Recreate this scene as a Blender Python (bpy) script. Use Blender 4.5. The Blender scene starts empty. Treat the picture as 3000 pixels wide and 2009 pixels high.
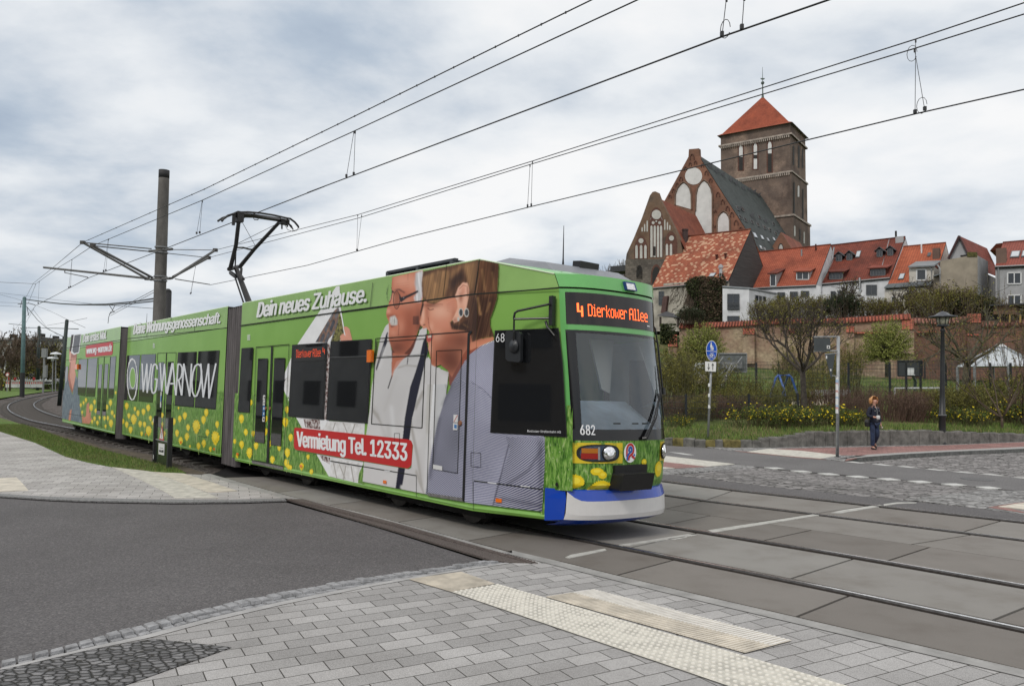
import bpy,math,random
from mathutils import Vector as V,Matrix
from mathutils.geometry import tessellate_polygon
from mathutils import noise as mnoise
R=math.radians
random.seed(7)
SC=bpy.context.scene
COL=SC.collection
# ---------------------------------------------------------------- camera
CAMZ=1.784;PITCH=R(3.0);ROLL=R(.5);FPX=2249.0;CX,CY=1500.0,1004.5
_F=V((0,math.cos(PITCH),math.sin(PITCH)));_R0=V((1,0,0));_U0=V((0,-math.sin(PITCH),math.cos(PITCH)))
_R=_R0*math.cos(ROLL)+_U0*math.sin(ROLL);_U=-_R0*math.sin(ROLL)+_U0*math.cos(ROLL)
CAM=V((0,0,CAMZ))
cd=bpy.data.cameras.new('camera');cam=bpy.data.objects.new('camera',cd);COL.objects.link(cam)
cd.sensor_fit='HORIZONTAL';cd.sensor_width=36.0;cd.lens=36.0*FPX/3000.0
cd.clip_start=.1;cd.clip_end=3000
m=Matrix(((_R.x,_U.x,-_F.x,0),(_R.y,_U.y,-_F.y,0),(_R.z,_U.z,-_F.z,CAMZ),(0,0,0,1)))
cam.matrix_world=m
SC.camera=cam
# ---------------------------------------------------------------- sky and sun
SUN_EL,SUN_AZ=R(48),R(215)
W=bpy.data.worlds.new('World');SC.world=W;W.use_nodes=True
nt=W.node_tree;N=nt.nodes;L=nt.links;N.clear()
def wn(t,**k):
 n=N.new(t)
 for a,b in k.items():
  if a.startswith('i_'):n.inputs[int(a[2:])].default_value=b
  else:setattr(n,a,b)
 return n
out=wn('ShaderNodeOutputWorld');bg=wn('ShaderNodeBackground');bg.inputs[1].default_value=.1
sky=wn('ShaderNodeTexSky',sky_type='NISHITA',sun_disc=False,sun_elevation=SUN_EL,sun_rotation=SUN_AZ,air_density=1.0,dust_density=3.0)
tc=wn('ShaderNodeTexCoord');sx=wn('ShaderNodeSeparateXYZ');L.new(tc.outputs['Generated'],sx.inputs[0])
zc=wn('ShaderNodeMath',operation='MAXIMUM',i_1=0.0);L.new(sx.outputs[2],zc.inputs[0])
za=wn('ShaderNodeMath',operation='ADD',i_1=.24);L.new(zc.outputs[0],za.inputs[0])
dx=wn('ShaderNodeMath',operation='DIVIDE');dy=wn('ShaderNodeMath',operation='DIVIDE')
L.new(sx.outputs[0],dx.inputs[0]);L.new(za.outputs[0],dx.inputs[1]);L.new(sx.outputs[1],dy.inputs[0]);L.new(za.outputs[0],dy.inputs[1])
cb=wn('ShaderNodeCombineXYZ');L.new(dx.outputs[0],cb.inputs[0]);L.new(dy.outputs[0],cb.inputs[1])
def wnoise(scale,detail,off,dist=.4,rough=.55):
 mp=wn('ShaderNodeMapping');mp.inputs['Location'].default_value=off;L.new(cb.outputs[0],mp.inputs[0])
 mp.inputs['Scale'].default_value=(.85,1.0,1.0)
 n=wn('ShaderNodeTexNoise');n.inputs['Scale'].default_value=scale;n.inputs['Detail'].default_value=detail
 n.inputs['Roughness'].default_value=rough;n.inputs['Distortion'].default_value=dist;L.new(mp.outputs[0],n.inputs['Vector']);return n
n1=wnoise(1.9,9,(3.1,.4,0),.1,.54);n2=wnoise(.65,2,(7.3,2.2,0),.2)
ad=wn('ShaderNodeMath',operation='MULTIPLY_ADD',i_1=.5);L.new(n2.outputs[0],ad.inputs[0]);L.new(n1.outputs[0],ad.inputs[2])
# the clouds lie greyer low down to the left and brighten overhead and to the right
ev=wn('ShaderNodeMath',operation='MULTIPLY_ADD',i_1=.20);L.new(zc.outputs[0],ev.inputs[0]);L.new(ad.outputs[0],ev.inputs[2])
ex=wn('ShaderNodeMath',operation='MULTIPLY_ADD',i_1=.10);L.new(sx.outputs[0],ex.inputs[0]);L.new(ev.outputs[0],ex.inputs[2])
cr_=wn('ShaderNodeValToRGB');L.new(ex.outputs[0],cr_.inputs[0]);e=cr_.color_ramp.elements
e[0].position=.50;e[0].color=(3.7,4.5,5.7,1);e[1].position=.92;e[1].color=(9.9,9.9,9.9,1)
for p_,c_ in((.61,(5.0,5.8,6.8,1)),(.70,(7.0,7.5,8.1,1)),(.79,(8.6,8.9,9.2,1))):
 q=cr_.color_ramp.elements.new(p_);q.color=c_
hz=wn('ShaderNodeMapRange',i_1=0.0,i_2=.16,i_3=.45,i_4=0.0);L.new(sx.outputs[2],hz.inputs[0])
mh=wn('ShaderNodeMixRGB',i_2=(7.0,7.5,8.1,1));L.new(hz.outputs[0],mh.inputs[0]);L.new(cr_.outputs[0],mh.inputs[1])
mx=wn('ShaderNodeMixRGB',i_0=.93);L.new(sky.outputs[0],mx.inputs[1]);L.new(mh.outputs[0],mx.inputs[2])
L.new(mx.outputs[0],bg.inputs[0]);L.new(bg.outputs[0],out.inputs[0])
sd=bpy.data.lights.new('sun','SUN');sd.energy=1.5;sd.angle=R(12);sd.color=(1,.95,.88)
sun=bpy.data.objects.new('sun',sd);COL.objects.link(sun)
_sv=V((math.sin(SUN_AZ)*math.cos(SUN_EL),math.cos(SUN_AZ)*math.cos(SUN_EL),math.sin(SUN_EL)))
sun.rotation_euler=_sv.to_track_quat('Z','Y').to_euler();sun.location=_sv*200
SC.view_settings.view_transform='Standard';SC.view_settings.look='None';SC.view_settings.exposure=0;SC.view_settings.gamma=1
SC.view_settings.use_curve_mapping=False
# ---------------------------------------------------------------- pixel rays (3000 x 2009 photograph) and crops they were read in
CR={'A':(1100,750,5.2275),'B':(800,830,5.2267),'C':(1050,1050,3.484),'D':(1400,950,2.7036),'E':(1640,1250,5.228),'F':(680,980,3.7333),'G':(170,920,4.355),'M':(340,880,3.336),'L':(0,850,3.92),'P':(630,600,5.2267),'T':(1440,750,4.504),'W':(1800,180,2.306),'H':(1850,650,3.903),'J':(2400,650,3.903),'X':(1900,950,3.485),'Y':(2400,900,3.137),'S':(0,450,2.465),'Q':(0,1200,1.5613),'Z':(1500,1300,1.5613),'K':(900,0,1.1152),'N':(1000,700,1.8443),'O':(1400,700,1.8233),'V':(600,850,2.613),'U':(0,850,2.851),'a':(500,1550,2.9275),'b':(1300,1600,2.9275),'c':(1940,1280,2.2094),'d':(400,1180,5.2275),'e':(0,600,4.504),'p':(0,0,1)}
def px(k,*pts):
 ox,oy,s=CR[k]
 return[(ox+x/s,oy+y/s)for x,y in pts]
def ray(x,y):return _F+_R*((x-CX)/FPX)-_U*((y-CY)/FPX)
def on_plane(x,y,p0,n):
 d=ray(x,y);return CAM+d*((V(p0)-CAM).dot(n)/d.dot(n))
def at_depth(x,y,dep):
 d=ray(x,y);return CAM+d*(dep/d.y)
def on_z(x,y,z=0.0):return on_plane(x,y,V((0,0,z)),V((0,0,1)))
def sstep(t,a,b):
 t=min(1.0,max(0.0,(t-a)/(b-a)));return t*t*(3-2*t)
def lerp1(t,pts):
 if t<=pts[0][0]:return pts[0][1]
 for(a,u),(b,w)in zip(pts,pts[1:]):
  if t<=b:return u+(w-u)*(t-a)/(b-a)
 return pts[-1][1]
def wall_q(x,y):
# metres beyond the granite wall on the far side of the street
 return y-lerp1(x,[(-10,30),(5.2,25.9),(8.2,24.95),(19.2,28.7),(40,36),(100,56)])
def street(x,y):return-.24*sstep(x*.719+y*.695,12.9,18.0)*sstep(x,-8,2)
def terrain(x,y):
 z=street(x,y)
 q=wall_q(x,y);side=sstep(x,-8,3)
 if q>.05 and side>0:
  z+=side*lerp1(q,[(.05,.45),(.5,.5),(5,.75),(12,1.1),(22,1.5),(35,2.2),(45,3.4),(52,4.2),(53,4.3),(57,7.2),(64,8.0),(90,9.5),(140,11),(400,12)])
 return z
def gt(x,y,up=0.0,f=street):
 z=0.0
 for i in range(12):
  p=on_z(x,y,z);z=f(p.x,p.y)
 p=on_z(x,y,z);p.z=z+up;return p
 # ---------------------------------------------------------------- materials
MATS={}
def mat(name,col,rough=.7,metal=0.0,var=0.0,vscale=6.0,col2=None,bump=0.0,bscale=40.0,spec=.5,detail=4,emit=None,coat=0.0,thr=(.35,.65),stretch=(1,1,1),coord='Object'):
 if name in MATS:return MATS[name]
 m=bpy.data.materials.new(name);m.use_nodes=True;t=m.node_tree;b=t.nodes['Principled BSDF']
 def nn(ty):return t.nodes.new(ty)
 b.inputs['Base Color'].default_value=(*col,1);b.inputs['Roughness'].default_value=rough;b.inputs['Metallic'].default_value=metal
 b.inputs['Specular IOR Level'].default_value=spec
 if coat:b.inputs['Coat Weight'].default_value=coat;b.inputs['Coat Roughness'].default_value=.05
 if var or bump or col2:
  c=nn('ShaderNodeTexCoord');mp=nn('ShaderNodeMapping');mp.inputs['Scale'].default_value=stretch
  t.links.new(c.outputs[coord],mp.inputs[0])
 if var or col2:
  n=nn('ShaderNodeTexNoise');n.inputs['Scale'].default_value=vscale;n.inputs['Detail'].default_value=detail;n.inputs['Roughness'].default_value=.6
  t.links.new(mp.outputs[0],n.inputs['Vector'])
  r=nn('ShaderNodeValToRGB');t.links.new(n.outputs[0],r.inputs[0])
  c2=col2 or tuple(x*(1+var)for x in col);c1=col if col2 else tuple(x*(1-var)for x in col)
  r.color_ramp.elements[0].position=thr[0];r.color_ramp.elements[0].color=(*c1,1)
  r.color_ramp.elements[1].position=thr[1];r.color_ramp.elements[1].color=(*c2,1)
  t.links.new(r.outputs[0],b.inputs['Base Color'])
 if bump:
  n2=nn('ShaderNodeTexNoise');n2.inputs['Scale'].default_value=bscale;n2.inputs['Detail'].default_value=5
  t.links.new(mp.outputs[0],n2.inputs['Vector'])
  bp=nn('ShaderNodeBump');bp.inputs['Strength'].default_value=min(1,bump);bp.inputs['Distance'].default_value=.02
  t.links.new(n2.outputs[0],bp.inputs['Height']);t.links.new(bp.outputs[0],b.inputs['Normal'])
 if emit:b.inputs['Emission Color'].default_value=(*emit[0],1);b.inputs['Emission Strength'].default_value=emit[1]
 MATS[name]=m;return m
def ntree(name):
 m=bpy.data.materials.new(name);m.use_nodes=True;MATS[name]=m
 t=m.node_tree;return m,t,t.nodes['Principled BSDF']
def node(t,ty,**k):
 n=t.nodes.new(ty)
 for a,b in k.items():
  if a in n.inputs.keys():n.inputs[a].default_value=b
  else:setattr(n,a,b)
 return n
def ramp(t,src,stops):
 r=t.nodes.new('ShaderNodeValToRGB');t.links.new(src,r.inputs[0]);el=r.color_ramp.elements
 el[0].position,el[0].color=stops[0][0],(*stops[0][1],1);el[1].position,el[1].color=stops[-1][0],(*stops[-1][1],1)
 for p_,c_ in stops[1:-1]:
  q=el.new(p_);q.color=(*c_,1)
 return r.outputs[0]
def mix(t,fac,a,b,mode='MIX'):
 n=t.nodes.new('ShaderNodeMixRGB');n.blend_type=mode
 for i,x in enumerate((fac,a,b)):
  if hasattr(x,'is_linked'):t.links.new(x,n.inputs[i])
  elif i==0:n.inputs[0].default_value=x
  else:n.inputs[i].default_value=(*x,1)
 return n.outputs[0]
 # ---------------------------------------------------------------- mesh builder
class MB:
 def __init__(s):s.v=[];s.f=[];s.m=[];s.uv=[]
 def add(s,vs,fs,m=0,uv=None):
  o=len(s.v);s.v+=[tuple(p)for p in vs];s.f+=[tuple(i+o for i in f)for f in fs];s.m+=[m]*len(fs)
  s.uv+=(uv if uv else[(0,0)]*len(vs));return s
 def poly(s,pts,m=0,uv=None):
  if len(pts)<3:return s
  tr=tessellate_polygon([[V(p)for p in pts]])
  # keep the winding of the outline
  n0=V((0,0,0))
  for a,b in zip(pts,list(pts[1:])+[pts[0]]):n0+=V(a).cross(V(b))
  out=[]
  for a,b,c in tr:
   n=(V(pts[b])-V(pts[a])).cross(V(pts[c])-V(pts[a]))
   out.append((a,b,c)if n.dot(n0)>0 else(a,c,b))
  return s.add(pts,out,m,uv)
 def quad(s,a,b,c,d,m=0,uv=None):return s.add([a,b,c,d],[(0,1,2,3)],m,uv)
 def box(s,c,size,m=0,rz=0.0,ax=None):
  c=V(c);h=V(size)/2
  if ax is None:ax=(V((math.cos(rz),math.sin(rz),0)),V((-math.sin(rz),math.cos(rz),0)),V((0,0,1)))
  vs=[c+ax[0]*(i*h.x)+ax[1]*(j*h.y)+ax[2]*(k*h.z)for k in(-1,1)for j in(-1,1)for i in(-1,1)]
  return s.add(vs,[(0,2,3,1),(4,5,7,6),(0,1,5,4),(2,6,7,3),(0,4,6,2),(1,3,7,5)],m)
 def prism(s,pts,ext,m=0,m2=None):
  pts=[V(p)for p in pts];e=V(ext);n=len(pts)
  s.poly(pts,m);s.poly([p+e for p in reversed(pts)],m if m2 is None else m2)
  s.add(pts+[p+e for p in pts],[(i,i+n,(i+1)%n+n,(i+1)%n)for i in range(n)],m if m2 is None else m2);return s
 def tube(s,path,r,n=6,m=0,caps=True):
  path=[V(p)for p in path]
  if not hasattr(r,'__len__'):r=[r]*len(path)
  vs=[];fs=[]
  ref=None
  for i,p in enumerate(path):
   d=(path[min(i+1,len(path)-1)]-path[max(i-1,0)])
   if d.length<1e-9:d=V((0,0,1))
   d.normalize()
   if ref is None:ref=V((0,0,1))if abs(d.z)<.9 else V((1,0,0))
   a=d.cross(ref)
   if a.length<1e-4:a=d.orthogonal()
   a.normalize();b=d.cross(a).normalized();ref=-b if False else ref
   for k in range(n):
    t=2*math.pi*k/n;vs.append(p+a*(math.cos(t)*r[i])+b*(math.sin(t)*r[i]))
  for i in range(len(path)-1):
   for k in range(n):
    fs.append((i*n+k,i*n+(k+1)%n,(i+1)*n+(k+1)%n,(i+1)*n+k))
  if caps:fs.append(tuple(reversed(range(n))));fs.append(tuple(range((len(path)-1)*n,len(path)*n)))
  # outward orientation is not needed for shading
  return s.add(vs,fs,m)
 def lathe(s,c,prof,n=16,m=0,ax=None):
  c=V(c);X,Y_,Z_=ax or(V((1,0,0)),V((0,1,0)),V((0,0,1)))
  vs=[];fs=[]
  for r_,z_ in prof:
   for k in range(n):
    t=2*math.pi*k/n;vs.append(c+X*(r_*math.cos(t))+Y_*(r_*math.sin(t))+Z_*z_)
  for i in range(len(prof)-1):
   for k in range(n):fs.append((i*n+k,i*n+(k+1)%n,(i+1)*n+(k+1)%n,(i+1)*n+k))
  fs.append(tuple(reversed(range(n))));fs.append(tuple(range((len(prof)-1)*n,len(prof)*n)))
  return s.add(vs,fs,m)
 def build(s,name,mats,parent=None,smooth=False,local=False):
  me=bpy.data.meshes.new(name)
  off=V((0,0,0))
  if parent is not None and not local:
   q=parent
   while q is not None:off+=q.location;q=q.parent
  me.from_pydata([tuple(V(p)-off)for p in s.v],[],s.f)
  if not isinstance(mats,(list,tuple)):mats=[mats]
  for mm in mats:me.materials.append(mm)
  me.polygons.foreach_set('material_index',s.m)
  ul=me.uv_layers.new(name='UVMap');idx=[0]*len(me.loops);me.loops.foreach_get('vertex_index',idx)
  ul.data.foreach_set('uv',[c for i in idx for c in s.uv[i]])
  if smooth:me.polygons.foreach_set('use_smooth',[True]*len(me.polygons))
  me.update();me.validate()
  o=bpy.data.objects.new(name,me);COL.objects.link(o)
  if parent is not None:o.parent=parent
  return o
def tag(o,label,cat,group=None,kind=None):
 if label:o['label']=label
 if cat:o['category']=cat
 if group:o['group']=group
 if kind:o['kind']=kind
 return o
def thing(name,label,cat,loc=(0,0,0),group=None):
 o=bpy.data.objects.new(name,None);o.empty_display_size=.3;COL.objects.link(o);o.location=loc
 return tag(o,label,cat,group)
def solid(o):
 o['kind']='structure';return o
def dup(root,loc,rz,label,scale=1.0,group=None):
 r=root.copy();COL.objects.link(r);r.location=loc;r.rotation_euler=(0,0,rz);r.scale=(scale,)*3 if not hasattr(scale,'__len__')else scale
 r['label']=label
 if group:r['group']=group
 for ch in list(root.children):
  c=ch.copy();COL.objects.link(c);c.parent=r
  for g in list(ch.children):
   d=g.copy();COL.objects.link(d);d.parent=c
 return r
import os
try:FNT=bpy.data.fonts.load(os.path.join(bpy.utils.system_resource('DATAFILES'),'fonts','Inter.woff2'))
except Exception:FNT=None
def text_mesh(txt,bold=0.0,shear=0.0,space=1.0):
 cu=bpy.data.curves.new('t','FONT');cu.body=txt;cu.size=1.0;cu.shear=shear;cu.offset=0 if FNT else bold;cu.space_character=space
 if FNT:cu.font=FNT
 cu.resolution_u=3;cu.fill_mode='FRONT'
 o=bpy.data.objects.new('t',cu);COL.objects.link(o)
 dg=bpy.context.evaluated_depsgraph_get();me=bpy.data.meshes.new_from_object(o.evaluated_get(dg))
 vs=[v.co.copy()for v in me.vertices];fs=[tuple(p.vertices)for p in me.polygons]
 bpy.data.objects.remove(o);bpy.data.curves.remove(cu);bpy.data.meshes.remove(me)
 return vs,fs
def text_on(mb,txt,tl,tr,br,bl,m=0,bold=.02,shear=0.0,cap=True,space=1.0):
 """lay lettering so that its cap-height box fills the four corners given in space"""
 vs,fs=text_mesh(txt,bold,shear,space)
 x0=min(v.x for v in vs);x1=max(v.x for v in vs)
 ref,_=text_mesh('H',bold,0);y0=min(v.y for v in ref);y1=max(v.y for v in ref)
 tl,tr,br,bl=map(V,(tl,tr,br,bl))
 pts=[]
 for v in vs:
  u=(v.x-x0)/(x1-x0);w=(v.y-y0)/(y1-y0)
  pts.append((bl*(1-u)+br*u)*(1-w)+(tl*(1-u)+tr*u)*w)
 mb.add(pts,fs,m)
 # ================================================================ ground
def fine(t,scale,detail=3,coord=None,rough=.6,stretch=None):
 c=t.nodes.new('ShaderNodeTexCoord');n=node(t,'ShaderNodeTexNoise',Scale=scale,Detail=detail,Roughness=rough)
 if stretch:
  mp=node(t,'ShaderNodeMapping',Scale=stretch);t.links.new(c.outputs['Object'],mp.inputs[0]);t.links.new(mp.outputs[0],n.inputs['Vector'])
 else:t.links.new(c.outputs['Object'],n.inputs['Vector'])
 return n.outputs[0]
def bumpn(t,b,h,strength=.4,dist=.01):
 bp=node(t,'ShaderNodeBump',Strength=strength,Distance=dist);t.links.new(h,bp.inputs['Height']);t.links.new(bp.outputs[0],b.inputs['Normal'])
def asphalt(name,base,warm=1.0):
 m,t,b=ntree(name);b.inputs['Roughness'].default_value=.85;b.inputs['Specular IOR Level'].default_value=.3
 big=ramp(t,fine(t,.55,5),[(.3,tuple(x*.86 for x in base)),(.7,tuple(x*1.12 for x in base))])
 vo=node(t,'ShaderNodeTexVoronoi',Scale=85.0);c=t.nodes.new('ShaderNodeTexCoord');t.links.new(c.outputs['Object'],vo.inputs['Vector'])
 sp=ramp(t,vo.outputs['Color'],[(.0,(.55,.55,.55)),(.62,(1,1,1)),(.78,(1.12,1.12,1.1)),(1,(1.8,1.78,1.75))])
 g=mix(t,1.0,big,sp,'MULTIPLY');t.links.new(g,b.inputs['Base Color'])
 bumpn(t,b,vo.outputs['Distance'],.5,.006);return m
ASPH=asphalt('asphalt',(.118,.112,.114));ASPH2=asphalt('path_asphalt',(.15,.145,.145))
def paver(name,base,bw,bh,ang,mort=.004,var=.16,mcol=(.06,.057,.05),off=.5,frq=2):
 m,t,b=ntree(name);b.inputs['Roughness'].default_value=.88;b.inputs['Specular IOR Level'].default_value=.3
 c=t.nodes.new('ShaderNodeTexCoord');mp=node(t,'ShaderNodeMapping',Rotation=(0,0,-ang));t.links.new(c.outputs['Object'],mp.inputs[0])
 wob=node(t,'ShaderNodeTexNoise',Scale=1.3,Detail=2.0);t.links.new(mp.outputs[0],wob.inputs['Vector'])
 vm=t.nodes.new('ShaderNodeVectorMath');vm.operation='MULTIPLY_ADD';vm.inputs[1].default_value=(.018,.018,0)
 t.links.new(wob.outputs['Color'],vm.inputs[0]);t.links.new(mp.outputs[0],vm.inputs[2])
 br=node(t,'ShaderNodeTexBrick',Scale=1.0);br.offset=off;br.offset_frequency=frq;br.squash=1.0
 br.inputs['Mortar Size'].default_value=mort;br.inputs['Mortar Smooth'].default_value=.15;br.inputs['Brick Width'].default_value=bw;br.inputs['Row Height'].default_value=bh
 br.inputs['Color1'].default_value=(*[x*(1-var)for x in base],1);br.inputs['Color2'].default_value=(*[x*(1+var)for x in base],1);br.inputs['Mortar'].default_value=(*mcol,1)
 t.links.new(vm.outputs[0],br.inputs['Vector'])
 st=ramp(t,fine(t,.9,6),[(.3,(.80,.79,.78)),(.7,(1.1,1.1,1.1))])
 gr=ramp(t,fine(t,170.0,2),[(.35,(.72,.72,.72)),(.65,(1.2,1.2,1.2))])
 g=mix(t,1.0,mix(t,1.0,br.outputs['Color'],st,'MULTIPLY'),gr,'MULTIPLY');t.links.new(g,b.inputs['Base Color'])
 inv=t.nodes.new('ShaderNodeMath');inv.operation='SUBTRACT';inv.inputs[0].default_value=1;t.links.new(br.outputs['Fac'],inv.inputs[1])
 bumpn(t,b,inv.outputs[0],.6,.006);return m
PAVE=paver('grey_paving_slabs',(.355,.348,.343),.28,.166,R(29))
PAVE2=paver('far_paving_slabs',(.43,.415,.405),.32,.19,R(20))
REDP=paver('red_paving',(.30,.165,.15),.2,.1,R(20),.004)
def setts(name,base,scale,ang,stretch=(1,1.45,1),joint=(.035,.033,.028),jw=.055,var=.4):
 m,t,b=ntree(name);b.inputs['Roughness'].default_value=.75;b.inputs['Specular IOR Level'].default_value=.4
 c=t.nodes.new('ShaderNodeTexCoord');mp=node(t,'ShaderNodeMapping',Rotation=(0,0,-ang),Scale=stretch);t.links.new(c.outputs['Object'],mp.inputs[0])
 v1=node(t,'ShaderNodeTexVoronoi',Scale=scale,Randomness=.62);v1.feature='DISTANCE_TO_EDGE';v2=node(t,'ShaderNodeTexVoronoi',Scale=scale,Randomness=.62)
 for v_ in(v1,v2):t.links.new(mp.outputs[0],v_.inputs['Vector'])
 bw=t.nodes.new('ShaderNodeRGBToBW');t.links.new(v2.outputs['Color'],bw.inputs[0])
 colr=ramp(t,bw.outputs[0],[(.15,tuple(x*(1-var)for x in base)),(.85,tuple(x*(1+var)for x in base))])
 f=ramp(t,v1.outputs['Distance'],[(jw*.6,(0,0,0)),(jw*1.6,(1,1,1))])
 g=mix(t,f,joint,mix(t,1.0,colr,ramp(t,fine(t,60,3),[(.3,(.75,.75,.75)),(.7,(1.2,1.2,1.2))]),'MULTIPLY'))
 t.links.new(g,b.inputs['Base Color'])
 h=ramp(t,v1.outputs['Distance'],[(0,(0,0,0)),(.16,(.8,.8,.8)),(.4,(1,1,1))]);bumpn(t,b,h,1.0,.03);return m
SETT=setts('small_basalt_setts',(.165,.163,.165),14.0,R(25));COBB=setts('street_cobbles',(.235,.222,.218),4.8,R(-38),(1,1.5,1))
COBG=setts('granite_setts',(.29,.285,.28),7.5,R(20),(1,1.2,1),(.1,.095,.09))
GRAN=mat('granite',(.20,.20,.20),.8,var=.35,vscale=30,bump=.5,bscale=60)
KERBM=mat('kerb_concrete',(.36,.355,.35),.85,var=.14,vscale=5,bump=.2,bscale=120)
def slabmat():
 m,t,b=ntree('track_concrete');b.inputs['Roughness'].default_value=.8;b.inputs['Specular IOR Level'].default_value=.35
 gi=t.nodes.new('ShaderNodeNewGeometry')
 isl=ramp(t,gi.outputs['Random Per Island'],[(0,(.150,.136,.122)),(.5,(.188,.173,.157)),(1,(.245,.237,.221))])
 st=ramp(t,fine(t,1.6,7,stretch=(1,1,1)),[(.28,(.78,.75,.72)),(.5,(1,1,1)),(.75,(1.10,1.10,1.10))])
 g=mix(t,1.0,isl,st,'MULTIPLY');g=mix(t,1.0,g,ramp(t,fine(t,120,3),[(.3,(.85,.85,.85)),(.7,(1.1,1.1,1.1))]),'MULTIPLY')
 t.links.new(g,b.inputs['Base Color']);bumpn(t,b,fine(t,90,4),.18,.006);return m
SLAB=slabmat()
BLACK=mat('dark_gap',(.012,.011,.011),.9,spec=.2)
STEEL=mat('rail_head',(.78,.77,.76),.2,metal=1.0,var=.2,vscale=30)
RUST=mat('rail_side',(.035,.028,.024),.8,var=.3,vscale=20)
WPAINT=mat('white_road_paint',(.50,.50,.48),.7,var=.15,vscale=22)
OLDW=mat('worn_white_paint',(.40,.395,.37),.8,var=.16,vscale=9)
TACT=mat('tactile_ivory',(.50,.48,.425),.75,var=.2,vscale=7,bump=.15,bscale=150)
TACR=mat('tactile_ivory_ribbed',(.54,.495,.42),.8,var=.2,vscale=5,bump=.15,bscale=150)
GRATE=mat('rusty_grate',(.095,.078,.07),.8,var=.4,vscale=60,bump=.4,bscale=80)
def ballast():
 m,t,b=ntree('track_ballast');b.inputs['Roughness'].default_value=.9
 c=t.nodes.new('ShaderNodeTexCoord');v1=node(t,'ShaderNodeTexVoronoi',Scale=17.0);t.links.new(c.outputs['Object'],v1.inputs['Vector'])
 bw=t.nodes.new('ShaderNodeRGBToBW');t.links.new(v1.outputs['Color'],bw.inputs[0])
 g=ramp(t,bw.outputs[0],[(.1,(.03,.025,.022)),(.6,(.095,.085,.078)),(.95,(.24,.23,.22))])
 g=mix(t,1.0,g,ramp(t,fine(t,.8,4),[(.3,(.6,.5,.45)),(.7,(1.2,1.15,1.1))]),'MULTIPLY')
 t.links.new(g,b.inputs['Base Color']);bumpn(t,b,v1.outputs['Distance'],1.0,.05);return m
BALL=ballast()
def grassmat(name='lawn',a=(.035,.055,.018),b_=(.10,.15,.035),dry=(.17,.15,.075)):
 m,t,b=ntree(name);b.inputs['Roughness'].default_value=.9;b.inputs['Specular IOR Level'].default_value=.2
 g=ramp(t,fine(t,9,6),[(.3,a),(.7,b_)]);g=mix(t,ramp(t,fine(t,.7,5),[(.45,(0,0,0)),(.68,(1,1,1))]),g,dry)
 t.links.new(g,b.inputs['Base Color']);bumpn(t,b,fine(t,40,4),.8,.03);return m
LAWN=grassmat();SOIL=mat('soil',(.085,.066,.05),.95,var=.4,vscale=4,bump=.6,bscale=25)
# base sheet to the horizon
g=MB();xs=[-900,-500,-250,-150,-100]+list(range(-80,-20,6))+[-20+i*1.5 for i in range(60)]+list(range(72,140,5))+[160,220,350,600,1000]
ys=[-200,-80,-30,-10,0,6]+[10+i*1.25 for i in range(72)]+list(range(102,180,6))+[200,260,400,700,1400]
for j,y in enumerate(ys):
 for i,x in enumerate(xs):
  z=terrain(x,y)
  if wall_q(x,y)<2.2 or x<-6:z=street(x,y)-.20
  g.v.append((x,y,z));g.uv.append((0,0))
nx=len(xs)
for j in range(len(ys)-1):
 for i in range(nx-1):
  g.f.append((j*nx+i,j*nx+i+1,(j+1)*nx+i+1,(j+1)*nx+i));g.m.append(0)
solid(g.build('ground',LAWN))
def sheet(name,pts,m,up=0.0,thick=0.0,kind=True):
 P=[gt(x,y,up)for x,y in pts]
 mb=MB();n0=sum(((a.x*b.y-b.x*a.y)for a,b in zip(P,P[1:]+P[:1])))
 if n0<0:P.reverse()
 mb.poly(P)
 lo=[p-V((0,0,max(.02,thick)))for p in P];k=len(P)
 mb.add(P+lo,[(i,i+k,(i+1)%k+k,(i+1)%k)for i in range(k)])
 o=mb.build(name,m)
 if kind:solid(o)
 return o
def gp(*pts):return[on_z(x,y,0)for x,y in pts]
# road mouth in the foreground
road_low=px('Q',(2250,690),(2050,716),(1850,745),(1560,787),(1300,835),(1100,874),(900,920),(720,965),(560,1010),(400,1052),(250,1095),(120,1125),(0,1150))
road_up=px('Q',(0,393),(230,408),(400,415),(800,422),(1100,420),(1310,414))
sheet('road',road_up+px('Q',(1700,520),(2250,690))+road_low[1:]+[(-900,2500),(-2600,1900),(-1500,1470)],ASPH,-.03,.1)
# near pavement
edge_s=px('Z',(0,487),(200,533),(460,597),(870,694),(1280,788),(1800,908),(2340,1032))
kerb_lo=px('Q',(2335,700),(2000,752),(1700,806),(1300,888),(1000,957),(680,1042),(400,1098),(180,1148),(0,1192))
sheet('pavement',px('Q',(2335,700))+edge_s+[(3600,2100),(4200,2700),(1500,6000),(-600,4000),(-700,2120)]+list(reversed(kerb_lo[1:])),PAVE,-.004,.12)
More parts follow.
